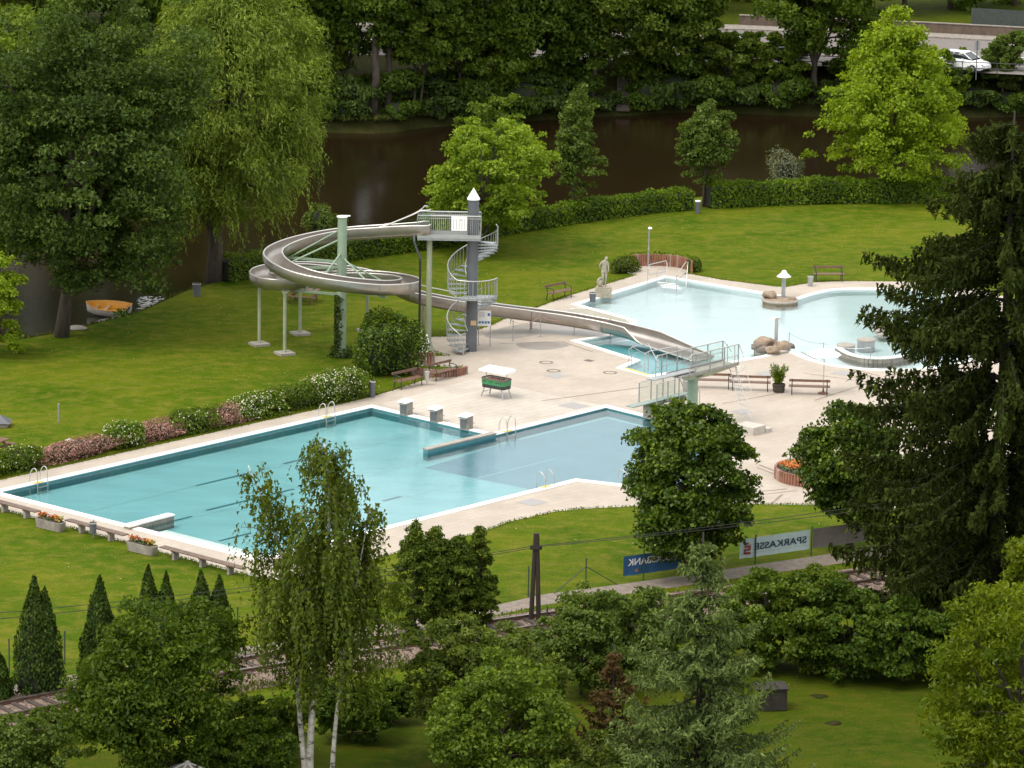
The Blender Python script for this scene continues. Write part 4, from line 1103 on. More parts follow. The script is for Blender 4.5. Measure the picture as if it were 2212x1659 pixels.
# ------------------------------------------------------------------ handrails of the two pool stairs
def handrail(lab, pts, r=0.026, posts=()):
    t = thing('stair_handrail', lab, 'handrail', pts[0], 0, 'stair handrails at the leisure pool'); o = Vector(pts[0])
    MB().tube([Vector(p) - o for p in pts], r, 7).build('rail', M['bright_tube'], t)
    for a, b in posts: MB().tube([Vector(a) - o, Vector(b) - o], r * .9, 7).build('rail_post', M['rail_tube'], t)
def up(x, y, z): return G(x, y) + V(0, 0, z)
handrail('left stair handrail at the far pool corner', [up(1399, 618, -.2), up(1399, 618, 1.05), up(1402, 613, 1.15), up(1438, 604, 1.15), up(1440, 608, 1.05), up(1440, 612, -.2)], .026, [(up(1419, 617, -.2), up(1419, 611, .75)), (up(1402, 613, .55), up(1438, 606, .55))])
handrail('right stair handrail at the far pool corner', [up(1461, 622, -.2), up(1461, 622, .75), up(1480, 606, 1.1), up(1485, 603, 1.05), up(1482, 612, -.2)], .026, [(up(1462, 619, .4), up(1481, 606, .5))])
for k in range(4):
    strip(up(1420 + 3 * k, 616 + 3.4 * k - 8, 0), up(1462 + 3 * k, 622 + 3.4 * k - 10, 0), .16, -.05 + .004 * (3 - k), M['coping'], 'stair_edge', kid_pool)
handrail('left stair handrail at the slide basin', [up(1358, 793, 0), up(1358, 793, .98), up(1366, 788, 1.0), up(1399, 779, .95), up(1420, 784, .1)], .024, [(up(1364, 791, 0), up(1364, 791, .95)), (up(1366, 788, .98), up(1428, 790, .1)), (up(1358, 793, .5), up(1400, 800, .1))])
handrail('right stair handrail at the slide basin', [up(1392, 803, 0), up(1392, 803, 1.0), up(1402, 800, 1.05), up(1460, 786, .98), up(1478, 782, .1)], .024, [(up(1400, 802, 0), up(1400, 802, 1.04)), (up(1440, 794, -.1), up(1440, 791, .98))])
strip(G(1350, 796), G(1402, 812), .26, .042, M['yellow'], 'yellow_edge', kid_pool)

# ------------------------------------------------------------------ chain barriers
M['redchain'] = plain('red_white_chain', (0.6, 0.32, 0.28), .6)
def chain_barrier(pts, labels, grp, sag=.28, m='redchain'):
    prev = None
    for (x, y, yt), lab in zip(pts, labels):
        b = G(x, y); h = zat(b, yt); t = thing('chain_post', lab, 'barrier post', b, 0, grp)
        MB().cyl((0, 0, 0), (0, 0, h), .024, n=8).build('post', M['rail_tube'], t); MB().lathe([(.09, 0), (.09, .015), (.02, .03)], 12).build('foot_plate', M['rail_tube'], t)
        if prev is not None:
            a = prev - b + V(0, 0, prev_h - .05); e = V(0, 0, h - .05)
            MB().tube([a.lerp(e, k / 12) - V(0, 0, sag * 4 * (k / 12) * (1 - k / 12)) for k in range(13)], .014, 5).build('chain', M[m], t)
        prev, prev_h = b, h
chain_barrier([(1103, 700, 668), (1108, 736, 692), (1167, 727, 680), (1240, 723, 682), (1318, 727, 688)],
              ['thin barrier post at the lawn corner by the slide', 'thin barrier post nearest the information board', 'thin barrier post below the slide support', 'thin barrier post with a red chain in front of the slide', 'thin barrier post closest to the slide basin'], 'chain posts beside the slide')
chain_barrier([(1704, 753, 718), (1778, 776, 740), (1880, 784, 749)],
              ['thin chain post beside the boulders of the spout fountain', 'thin chain post behind the white parasol', 'thin chain post in front of the curved water wall'], 'chain posts at the curved pool edge', .15, 'rail_tube')

# ------------------------------------------------------------------ parasol, plant tub
pb = G(1778, 850); ps = thing('parasol', 'white parasol standing beside the single bench', 'parasol', pb)
hz_ = zat(pb, 755)
MB().cyl((0, 0, 0), (0, 0, hz_), .022, n=8).build('pole', M['bright_tube'], ps)
can = MB(); can.v.append((0, 0, hz_ + .06)); NS = 8
for j, (r_, z_) in enumerate(((.45, -.08), (.9, -.3))):
    for k in range(NS * 2):
        a = PI * k / NS; sag = (-.03 if k % 2 else 0) * (j + 1); rr = r_ * (0.97 if k % 2 else 1.0)
        can.v.append((rr * math.cos(a), rr * math.sin(a), hz_ + z_ - sag))
for k in range(16): can.f.append((0, 1 + k, 1 + (k + 1) % 16)); can.f.append((1 + k, 17 + k, 17 + (k + 1) % 16, 1 + (k + 1) % 16))
can.build('canopy', M['white'], ps)
for k in range(8): MB().tube([(0, 0, hz_ - .1), (.8 * math.cos(PI * k / 4), .8 * math.sin(PI * k / 4), hz_ - .28)], .008, 4).build('rib', M['rail_tube'], ps)
MB().lathe([(.27, 0), (.27, .05), (.06, .09), (.03, .3)], 20).build('base', M['palisade'], ps)

# ------------------------------------------------------------------ statue on plinth
def statue(name, lab, loc, rz, h, m, pose=0):
    t = thing(name, lab, 'statue', loc, rz)
    k = h / 1.75
    J = {'pel': (0, 0, .95), 'sp': (.0, .01, 1.15), 'ch': (.03, .0, 1.35), 'nk': (.06, -.02, 1.52), 'hd': (.10, -.04, 1.62), 'ht': (.13, -.06, 1.74),
         'sL': (-.13, .02, 1.43), 'eL': (-.27, .07, 1.2), 'wL': (-.17, .10, 1.0), 'hL': (-.10, .10, .97), 'sR': (.19, -.02, 1.40), 'eR': (.24, -.06, 1.15), 'wR': (.22, -.1, .95), 'gR': (.21, -.12, .86),
         'hpL': (-.09, 0, .90), 'kL': (-.12, -.1, .52), 'aL': (-.13, -.02, .08), 'tL': (-.14, -.14, .03), 'hpR': (.10, 0, .90), 'kR': (.10, -.03, .50), 'aR': (.09, .02, .08), 'tR': (.09, -.12, .03)}
    ED = [('pel', 'sp'), ('sp', 'ch'), ('ch', 'nk'), ('nk', 'hd'), ('hd', 'ht'), ('ch', 'sL'), ('sL', 'eL'), ('eL', 'wL'), ('wL', 'hL'), ('ch', 'sR'), ('sR', 'eR'), ('eR', 'wR'), ('wR', 'gR'),
          ('pel', 'hpL'), ('hpL', 'kL'), ('kL', 'aL'), ('aL', 'tL'), ('pel', 'hpR'), ('hpR', 'kR'), ('kR', 'aR'), ('aR', 'tR')]
    RD = dict(pel=.15, sp=.115, ch=.145, nk=.055, hd=.095, ht=.075, sL=.07, eL=.05, wL=.038, hL=.04, sR=.07, eR=.05, wR=.038, gR=.04, hpL=.11, kL=.072, aL=.05, tL=.035, hpR=.11, kR=.072, aR=.05, tR=.035)
    nm = list(J); me = bpy.data.meshes.new('figure'); me.from_pydata([tuple(c * k for c in J[n]) for n in nm], [(nm.index(a), nm.index(b)) for a, b in ED], [])
    o = mobj('figure', me, m, t); o.modifiers.new('Skin', 'SKIN'); 
    if not me.skin_vertices: 
        bm = bmesh.new(); bm.from_mesh(me); bm.verts.layers.skin.verify(); bm.to_mesh(me); bm.free()
    for i, n in enumerate(nm):
        sv = me.skin_vertices[0].data[i]; sv.radius = (RD[n] * k, RD[n] * k); sv.use_root = (n == 'pel')
    sb = o.modifiers.new('Sub', 'SUBSURF'); sb.levels = 2; sb.render_levels = 2
    return t
sc_ = G(1303, 641)
pln = thing('statue_plinth', 'rough square stone plinth under the statue beside the pool', 'plinth', sc_)
hp_ = .62
MB().prism([(-.5, -.36), (.46, -.40), (.5, .34), (-.44, .4)], 0, hp_ - .1).build('block', M['stone'], pln); MB().prism([(-.42, -.3), (.4, -.32), (.42, .28), (-.38, .32)], hp_ - .1, hp_).build('upper_block', M['stone'], pln)
st = statue('stone_statue', 'weathered standing stone figure on a plinth beside the leisure pool', sc_ + V(0.02, 0, hp_), R(24), 1.78, M['stone'])
MB().blob((-.24, .05, .25), (.16, .14, .28), 5, 2, .25).build('rock_support', M['stone'], st); MB().tube(catmull([(-.1, 0, .06), (-.34, .0, .12), (-.38, .0, .36), (-.24, 0, .5), (-.1, .0, .46)], 4), [.07] * 17, 7).build('drapery', M['stone'], st)
st2 = statue('white_statue', 'small white figure half hidden behind the round bush', G(918, 778), R(-10), 1.45, M['white'])

# ------------------------------------------------------------------ plant tub, picnic tables, lawn furniture
tubp = thing('plant_tub', 'wooden tub between the benches holding a flowering oleander', 'planter', G(1682, 847))
MB().lathe([(0, 0), (.29, 0), (.34, .45), (.30, .45), (.29, .38), (0, .38)], 18).build('tub', M['bark'], tubp); MB().lathe([(.325, .1), (.335, .14)], 18).build('hoop', M['dark'], tubp); MB().lathe([(.345, .34), (.35, .38)], 18).build('hoop', M['dark'], tubp)
def picnic(loc, rz, lab):
    t = thing('picnic_table', lab, 'picnic table', loc, rz, 'wooden picnic tables on the lawn')
    pk = MB().box((0, 0, 0), (1.9, .14, .04)).mesh('top_plank')
    for k in range(5): mobj('top_plank', pk, M['wood'], t, (0, -.3 + .15 * k, .74))
    sk = MB().box((0, 0, 0), (1.9, .13, .04)).mesh('seat_plank')
    for s_ in (-1, 1):
        for k in range(2): mobj('seat_plank', sk, M['wood'], t, (0, s_ * (.66 + .14 * k), .43))
    for x in (-.65, .65):
        for s_ in (-1, 1): MB().bar((x, s_ * .62, 0), (x, s_ * .2, .72), .045, .1).build('leg', M['wood'], t)
        MB().box((x + .05, 0, .39), (.045, 1.55, .1)).build('cross_beam', M['wood'], t); MB().box((x + .05, 0, .69), (.045, .72, .08)).build('top_beam', M['wood'], t)
picnic(G(655, 652), R(-14), 'brown picnic table on the lawn behind the slide posts')
picnic(G(-22, 978), R(-30), 'brown picnic table cut by the left picture edge')
lp = tag(MB().lathe([(0, 0), (.055, 0), (.05, .95), (0, .98)], 10).build('lawn_post', M['rail_tube'], None), 'slim grey post standing alone on the left lawn', 'post'); lp.location = G(127, 912)
wd = thing('disc_lamp', 'low round white lamp behind the pink hedge', 'lamp', G(150, 968)); MB().lathe([(0, .36), (.2, .36), (.21, .41), (.1, .45), (0, .45)], 20).build('lamp_disc', M['white'], wd); MB().cyl((0, 0, 0), (0, 0, .37), .05).build('lamp_foot', M['column'], wd)
gs = thing('stone_cover', 'grey roofed well cover cut by the left picture edge', 'well cover', G(-8, 920)); MB().prism([(-.7, -.4), (.6, -.4), (.6, .4), (-.7, .4)], 0, .22).build('cover_base', M['concrete2'], gs)
ro = MB(); ro.add([(-.85, -.5, .22), (.75, -.5, .22), (.75, .5, .22), (-.85, .5, .22), (-.4, 0, .6), (.15, 0, .6)], [(0, 1, 5, 4), (1, 2, 5), (2, 3, 4, 5), (3, 0, 4), (3, 2, 1, 0)]); ro.build('cover_roof', M['column'], gs)

# ------------------------------------------------------------------ rowing boat and landing
bt_ = thing('rowing_boat', 'white rowing boat with an orange inside moored at the left river bank', 'boat', G(236, 680, -.72), R(160))
M['boatwhite'] = plain('white_gelcoat', (.62, .58, .52), .4, var=.12, scale=3); M['boatorange'] = plain('orange_gelcoat', (.95, .42, .03), .45, var=.12, scale=2)
stn = [(-1.25, .55, .0), (-.8, .64, .0), (-.2, .68, .0), (.4, .62, .02), (.9, .42, .06), (1.25, .16, .14), (1.38, .02, .22)]
def hull(k, dz, t0):
    vs = []
    for x, w, b in stn:
        sheer = .56 + .12 * (max(0, x) / 1.4) ** 2
        for a in (-1, -.86, -.55, 0, .55, .86, 1):
            z = b - .1 + t0 + (sheer - b + .1 - t0) * (abs(a) ** 2.6); vs.append((x * k, a * w * k, z + dz))
    fs = [(i * 7 + j, i * 7 + j + 1, (i + 1) * 7 + j + 1, (i + 1) * 7 + j) for i in range(len(stn) - 1) for j in range(6)]
    fs.append(tuple(range(6, -1, -1))); return MB().add(vs, fs)
hull(1, 0, 0).build('hull', M['boatwhite'], bt_, True); hull(.93, .015, .2).build('inner_hull', M['boatorange'], bt_, True)
bt_.rotation_euler = (R(-13), 0, R(160)); bt_.scale = (1.0, 1.0, 1.0)
gw = MB().tube([(x, w, .57 + .12 * (max(0, x) / 1.4) ** 2) for x, w, b in stn] + [(x, -w, .57 + .12 * (max(0, x) / 1.4) ** 2) for x, w, b in reversed(stn)], .035, 6, closed=True); gw.build('gunwale', M['boatorange'], bt_)
for x, w in ((-.95, 1.05), (.15, 1.18), (.8, .8)): MB().box((x, 0, .38), (.22, w, .035)).build('thwart', plain('pale_orange_seat', (.7, .42, .16), .5), bt_)
MB().box((-1.27, 0, .52), (.05, .3, .14)).build('motor_pad', M['dark'], bt_)
rp_ = MB().prism([(p.x, p.y) for p in GL([(190, 708), (262, 690), (300, 680), (282, 668), (215, 680), (180, 698)])], -.9, -.28).build('boat_ramp', M['concrete2']); tag(rp_, 'pale concrete landing slab beside the rowing boat', 'landing slab')
bs_ = MB().blob((0, 0, .05), (.55, .3, .16), 8, 3, .15, .5).build('bank_stone', M['concrete'], None, True); bs_.location = G(168, 711); tag(bs_, 'flat pale stone at the foot of the big dark tree', 'rock')
M['foam'] = plain('white_water', (.42, .43, .42), .3, var=.5, scale=5, bmp=.5)
fo = MB(); rn = random.Random(12)
for _ in range(150):
    c = G(300 + rn.random() * 55, 640 + rn.random() * 42, -.79); l = rn.uniform(.06, .3)
    a = rn.uniform(-.5, .5); d = V(math.cos(a), math.sin(a), 0); n_ = V(-d.y, d.x, 0)
    fo.add([c - d * l, c - n_ * .035, c + d * l, c + n_ * .035 + V(0, 0, .03)], [(0, 1, 2, 3)])
tag(fo.build('rapids_foam', M['foam']), 'white foam streaks in the water beside the boat', 'foam', kind='stuff')

# ------------------------------------------------------------------ banners, fence, pole and wires in front
M['postgreen'] = plain('dark_green_post', (.04, .075, .06), .6)
fl0, fl1 = G(1141, 1290), G(1752, 1202)
def FX(x):
    """point of the fence line below picture column x"""
    t0, t1 = -3.0, 4.0
    for _ in range(40):
        t = (t0 + t1) / 2
        if img(fl0.lerp(fl1, t))[0] < x: t0 = t
        else: t1 = t
    return fl0.lerp(fl1, t)
fdir = (fl1 - fl0).normalized(); RZF = math.atan2(fdir.y, fdir.x)
fence = thing('wire_fence', 'thin wire fence on dark green posts along the gravel path', 'fence', fl0, RZF)
for x in (-250, -130, 20, 140, 265, 390, 513, 640, 760, 880, 1010, 1141, 1265, 1390, 1511, 1631, 1752, 1874, 2000, 2130, 2260):
    d = (FX(x) - fl0).dot(fdir); upright('fence_post', (d, 0, 0), .03, 1.38, M['postgreen'], fence)
d = (FX(1265) - fl0).dot(fdir)
for s_ in (-1, 1): MB().tube([(d, 0, 1.0), (d + s_ * 1.6, 0, 0)], .02, 6).build('brace', M['postgreen'], fence)
L0, L1 = (FX(-250) - fl0).dot(fdir), (FX(2260) - fl0).dot(fdir)
for z in (.15, .55, .95, 1.34): MB().tube([(L0, 0, z), (L1, 0, z)], .0032, 4).build('wire', M['postgreen'], fence)
def text_mesh(s, size, bold=.0):
    cu = bpy.data.curves.new('lettering', 'FONT'); cu.body = s; cu.size = size; cu.align_x = 'CENTER'; cu.align_y = 'CENTER'; cu.extrude = .002; cu.offset = bold
    o = bpy.data.objects.new('tmp', cu); COL.objects.link(o); dg = bpy.context.evaluated_depsgraph_get(); dg.update()
    me = bpy.data.meshes.new_from_object(o.evaluated_get(dg)); bpy.data.objects.remove(o); return me
def banner(x0, x1, z0, z1, m, lab, name='banner'):
    a, b = FX(x0), FX(x1); L = (b - a).length
    t = thing(name, lab, 'banner', a, RZF, 'advertising banners on the wire fence')
    mb = MB(); N = 12
    for k in range(N + 1):
        x = L * k / N; w = .02 * math.sin(k * 1.7)
        mb.v += [(x, .05 + w, z0 + .012 * math.sin(k * 2.1)), (x, .05 + w * .6, z1 - .015 * abs(math.sin(k * .9)))]
    for k in range(N): mb.f.append((2 * k, 2 * k + 2, 2 * k + 3, 2 * k + 1))
    mb.build('cloth', m, t); return t, L
def mirror_text(t, s, size, x, z, m, L, width, bold=.006):
    me = text_mesh(s, size, bold)
    w = max(v.co.x for v in me.vertices) - min(v.co.x for v in me.vertices)
    o = mobj('lettering', me, m, t, (x, .02, z)); o.rotation_euler = (PI / 2, 0, 0)
    o.scale = (-width / w, 1.0, 1)
    return o
M['banblue'] = plain('blue_banner_cloth', (.03, .14, .33), .6, var=.12, scale=2); M['banpale'] = plain('pale_banner_cloth', (.66, .84, .83), .6, var=.06, scale=2)
M['navy'] = plain('navy_print', (.012, .055, .10), .6); M['redprint'] = plain('red_print', (.42, .03, .035), .6); M['bangrey'] = plain('grey_banner_cloth', (.21, .19, .165), .7, var=.1)
t, L = banner(1347, 1474, .30, 1.2, M['banblue'], 'dark blue banner with mirrored white letters under the round tree')
mirror_text(t, 'VOLKSBANK', .42, L * .5, .88, M['white'], L, L * .86)
MB().box((L * .22, .028, .5), (.14, .004, .12)).build('small_mark', M['orange'], t)
t, L = banner(1598, 1750, .34, 1.24, M['banpale'], 'pale blue banner with mirrored navy letters and a red badge')
mirror_text(t, 'SPARKASSE', .42, L * .575, .80, M['navy'], L, L * .74)
rs = MB()
for x_, z_, w_, h_ in ((0, -.16, .34, .10), (0, -.0, .34, .075), (0, .15, .34, .085), (.13, -.08, .085, .1), (-.13, .08, .085, .1)): rs.box((L * .105 - x_, .018, .72 + z_), (w_, .006, h_))
rs.lathe([(0, 0), (.06, .0), (.06, .006), (0, .006)], 14, (0, 0, 0)); 
for i in range(len(rs.v) - 56, len(rs.v)):
    x_, y_, z_ = rs.v[i]; rs.v[i] = (L * .105 + x_, .018 - z_, 1.0 + y_)
rs.build('red_badge', M['redprint'], t)
t, L = banner(1756, 1880, .34, 1.26, M['bangrey'], 'plain grey banner ending behind the second dark tree')
# telegraph pole
tb = G(1155, 1352); hp2 = zat(tb, 1152)
tp = thing('telegraph_pole', 'dark wooden A shaped telegraph pole beside the railway', 'telegraph pole', tb)
M['polewood'] = plain('creosoted_pole', (.045, .03, .022), .9, var=.3, scale=3, stretch=(1, 1, .2))
for s_ in (-1, 1): MB().cyl((s_ * .17, 0, -.1), (s_ * .035, 0, hp2), .11, .09, 10).build('pole_leg', M['polewood'], tp)
zi = zat(tb, 1184); MB().box((0, -.1, zi), (.5, .06, .08)).build('cross_arm', M['polewood'], tp)
for s_ in (-1, 1): MB().lathe([(0, 0), (.045, 0), (.06, .06), (.03, .12), (0, .13)], 10, (s_ * .2, -.1, zi + .04)).build('insulator', M['black'], tp)
for s_, nm_ in ((-1, 'upper'), (1, 'lower')):
    for end, lab in ((G(-500, 1575) + V(0, 0, hp2 - .2), 'telegraph wire running left over the railway, %s of two' % nm_), (G(2700, 1125) + V(0, 0, hp2 - .2), 'telegraph wire running right past the banners, %s of two' % nm_)):
        a = tb + V(s_ * .2, -.1, zi + .1); e = end + V(s_ * .2, -.5 * s_, 0)
        pts = [a.lerp(e, k / 24) - V(0, 0, .45 * 4 * (k / 24) * (1 - k / 24)) for k in range(25)]
        w = MB().tube(pts, .014, 4).build('telegraph_wire', M['black']); tag(w, lab, 'wire', 'telegraph wires')
# low fence posts by the railway, garden box, mole hills, pavilion roof tip
for (x, y, yt), lab in (((1180, 1348, 1310), 'short dark stake right of the telegraph pole'), ((1060, 1330, 1290), 'leaning dark stake beside the thuja group')):
    b = G(x, y); o = MB().cyl((0, 0, 0), (0.05, 0, zat(b, yt)), .035, n=7).build('fence_stake', M['postgreen']); o.location = b; tag(o, lab, 'post')
bx = thing('garden_box', 'dark wooden garden box behind the grey green spruce', 'wooden box', G(1644, 1530), R(8))
for k in range(5): MB().box((.35, -.45, .12 + .17 * k), (1.1, .03, .155)).build('board', M['darkbark'], bx); MB().box((.92, 0, .12 + .17 * k), (.03, .9, .155)).build('board', M['darkbark'], bx)
MB().box((.35, 0, .9), (1.3, 1.05, .05)).build('lid', M['darkbark'], bx)
for (x, y), lab in (((1770, 1505), 'low mole hill nearer the dark hedge on the garden lawn'), ((1800, 1563), 'low mole hill in the middle of the garden lawn')):
    o = MB().blob((0, 0, 0), (.30, .22, .07), int(x), 3, .25, .3).build('mole_hill', M['bank'], None, True); o.location = G(x, y); tag(o, lab, 'mole hill')
pv = thing('pavilion_roof', 'tip of a grey tiled pavilion roof at the bottom edge', 'pavilion', G(405, 1775)); zt = zat(G(405, 1775), 1648)
for k in range(6):
    a, b = R(60 * k + 10), R(60 * k + 70)
    m_ = MB(); m_.add([(0, 0, zt), (2.6 * math.cos(a), 2.6 * math.sin(a), zt - 1.15), (2.6 * math.cos(b), 2.6 * math.sin(b), zt - 1.15)], [(0, 1, 2)]); m_.build('roof_panel', M['manhole'], pv)
    MB().tube([(0, 0, zt + .01), (2.62 * math.cos(a), 2.62 * math.sin(a), zt - 1.14)], .045, 6).build('ridge_tile', M['grate'], pv)
    MB().cyl((2.2 * math.cos(a), 2.2 * math.sin(a), 0), (2.2 * math.cos(a), 2.2 * math.sin(a), zt - 1), .07).build('post', M['sleeper'], pv)
MB().lathe([(.1, zt - .04), (.1, zt + .05), (0, zt + .1)], 10).build('finial', M['concrete'], pv)

# ------------------------------------------------------------------ far side: cars, railing, sign, wall, stairs, house
M['tyre'] = plain('tyre_rubber', (.015, .015, .016), .8); M['carglass'] = plain('dark_car_glass', (.03, .04, .045), .08, var=.1)
def car(loc, rz, m, lab):
    t = thing('parked_car', lab, 'car', loc, rz, 'cars on the far road')
    def loft(secs):
        mb = MB(); n = len(secs[0])
        for s in secs: mb.v += s
        for i in range(len(secs) - 1):
            for j in range(n - 1): mb.f.append((i * n + j, (i + 1) * n + j, (i + 1) * n + j + 1, i * n + j + 1))
        mb.f.append(tuple(range(n))); mb.f.append(tuple(reversed(range((len(secs) - 1) * n, len(secs) * n)))); return mb
    def sec(x, w, zb, zs, zt, wt): return [(x, -w * .92, zb), (x, -w, zb + .15), (x, -w, zs), (x, -wt, zt), (x, wt, zt), (x, w, zs), (x, w, zb + .15), (x, w * .92, zb)]
    body = [(-2.05, .72, .3, .62, .70, .66), (-1.95, .82, .22, .80, .92, .74), (-1.2, .86, .2, .86, .96, .74), (-.2, .87, .2, .86, .96, .76), (.8, .87, .2, .82, .94, .76), (1.4, .86, .2, .74, .86, .72), (1.9, .8, .22, .6, .72, .64), (2.05, .68, .3, .5, .58, .55)]
    loft([sec(*b) for b in body]).build('body', m, t, False)
    cab = [(-1.85, .7, .9, .93, .95, .64), (-1.55, .74, .9, 1.2, 1.34, .58), (-.9, .75, .9, 1.25, 1.44, .58), (.0, .75, .9, 1.25, 1.44, .58), (.35, .75, .88, 1.2, 1.38, .57), (1.1, .72, .85, .9, .93, .62)]
    loft([sec(*b) for b in cab]).build('glasshouse', M['carglass'], t, False)
    rf_ = MB(); rf_.add([(-1.5, -.6, 1.36), (.32, -.59, 1.40), (.32, .59, 1.40), (-1.5, .6, 1.36), (-1.4, -.54, 1.46), (.2, -.54, 1.47), (.2, .54, 1.47), (-1.4, .54, 1.46)], [(4, 5, 6, 7), (0, 1, 5, 4), (1, 2, 6, 5), (2, 3, 7, 6), (3, 0, 4, 7)]); rf_.build('roof', m, t)
    for s_ in (-1, 1):
        MB().bar((.35, s_ * .6, 1.40), (1.12, s_ * .68, .93), .06, .06).build('pillar', m, t); MB().bar((-1.5, s_ * .6, 1.36), (-1.9, s_ * .68, .93), .1, .08).build('pillar', m, t); MB().bar((-.45, s_ * .62, 1.42), (-.5, s_ * .76, .93), .06, .07).build('pillar', m, t)
        for x in (-1.3, 1.28):
            wh = MB().tube([(x, s_ * .68, .31), (x, s_ * .88, .31)], .31, 18).build('wheel', M['tyre'], t); MB().tube([(x, s_ * .87, .31), (x, s_ * .89, .31)], .19, 14).build('rim', M['bright_tube'], wh)
        MB().blob((1.93, s_ * .56, .62), (.14, .17, .09), 2, 2, 0).build('headlight', M['bright_tube'], t); MB().box((.45, s_ * .93, .98), (.14, .12, .1)).build('mirror', m, t)
    MB().box((2.04, 0, .42), (.04, .5, .12)).build('number_plate', M['white'], t); MB().box((2.02, 0, .3), (.06, 1.1, .1)).build('grille', M['black'], t)
    return t
M['carwhite'] = plain('white_car_paint', (.78, .78, .78), .25, var=.02); M['carblack'] = plain('black_car_paint', (.02, .02, .022), .25, var=.1)
car(RP(2080, 152) + V(0, 0, .012), R(-36), M['carwhite'], 'white hatchback on the far road right of the yellow green tree')
car(RP(1578, 121) + V(0, 0, .012), R(172), M['carwhite'], 'white car glimpsed through the dark trees on the far road')
car(RP(1690, 124) + V(0, 0, .012), R(174), M['carblack'], 'black car glimpsed between the leaves on the far road')
rg0 = [a + V(0, -1.2, 0) for a in road_near]
gr = thing('river_railing', 'dark railing between the far road and the river bank', 'railing', (0, 0, 0))
for i in range(len(rg0) - 1):
    a, b = rg0[i], rg0[i + 1]
    for z in (.95, .5): MB().tube([a + V(0, 0, z), b + V(0, 0, z)], .035, 6).build('rail', M['dark'], gr)
    n = max(1, int((b - a).length / 2.5))
    for k in range(n): upright('post', a.lerp(b, k / n), .035, .98, M['dark'], gr)
gr.location = (0, 0, 0)
sgn = thing('road_sign', 'rectangular sign on a thin post in front of the white hatchback', 'road sign', G(2108, 172, FAR_Z)); hs_ = zat(G(2108, 172, FAR_Z), 88) - FAR_Z
MB().cyl((0, 0, 0), (0, 0, hs_), .04).build('post', M['column'], sgn); MB().box((0, .03, hs_ - .35), (.42, .03, .7)).build('sign_plate', M['rail_tube'], sgn)
wl0 = [a + V(0, 2.2, 0) for a in road_far]
gw_ = thing('garden_wall', 'low brown garden wall beyond the far road', 'wall', (0, 0, 0))
M['wallbrown'] = plain('brown_stone_wall', (.16, .115, .085), .9, var=.3, scale=2, bmp=.4)
for i in range(3, 6): MB().bar(wl0[i] + V(0, .4, .45), wl0[i + 1] + V(0, .4, .45), .3, .9).build('wall_section', M['wallbrown'], gw_); MB().bar(wl0[i] + V(0, .4, .93), wl0[i + 1] + V(0, .4, .93), .4, .06).build('coping_stone', M['concrete2'], gw_)
M['fencegrey'] = plain('grey_fence_board', (.075, .085, .08), .8, var=.2)
fn = thing('board_fence', 'dark grey upright board fence above the brown wall at the top right', 'fence', (0, 0, 0))
a, b = G(2105, 66, FAR_Z) + V(0, 2, 0), G(2330, 80, FAR_Z) + V(0, 2, 0); dd = b - a; n = 44; bd = MB().box((0, 0, .8), (.19, .03, 1.6)).mesh('fence_board')
for k in range(n): mobj('fence_board', bd, M['fencegrey'], fn, a.lerp(b, k / n), math.atan2(dd.y, dd.x))
for z in (.3, 1.3): MB().bar(a + V(0, .05, z), b + V(0, .05, z), .04, .08).build('fence_rail', M['fencegrey'], fn)
sa, sb_ = FB(1345, 243), FB(1348, 172)
stp_ = thing('bank_stairs', 'narrow concrete stairs climbing the far river bank', 'stairs', sa)
for k in range(14):
    p = (sb_ - sa) * (k / 13); MB().box((p.x, p.y, bankz(sa.x + p.x, sa.y + p.y) - sa.z + .02), (1.0, .5, .3)).build('step', M['bark'], stp_)
hz0 = G(8, 62, FAR_Z)
hs0 = thing('house', 'orange rendered house glimpsed through the trees at the top left', 'house', hz0 + V(-2, 3, 0), R(6))
M['ochre'] = plain('orange_render', (.5, .24, .09), .85, var=.08); M['tile'] = plain('red_roof_tile', (.22, .09, .06), .85, var=.25, scale=6)
MB().box((0, 3, 2.2), (9, 6, 4.4)).build('wall', M['ochre'], hs0)
rf2 = MB(); rf2.add([(-5, -.6, 4.3), (5, -.6, 4.3), (5, 6.6, 4.3), (-5, 6.6, 4.3), (-5, 3, 7), (5, 3, 7)], [(0, 1, 5, 4), (2, 3, 4, 5), (1, 2, 5), (3, 0, 4), (3, 2, 1, 0)]); rf2.build('roof', M['tile'], hs0)
for x in (-2.6, 0, 2.6):
    for z in (1.3, 3.3): w_ = MB().box((x, -.03, z), (1.1, .1, 1.3)).build('window', M['white'], hs0); MB().box((x, -.09, z), (.9, .03, 1.1)).build('pane', M['carglass'], w_)
# ================================================================== VEGETATION
def rngof(seed): return np.random.default_rng(seed)
def unit(a): return a / np.maximum(1e-9, np.linalg.norm(a, axis=-1, keepdims=True))

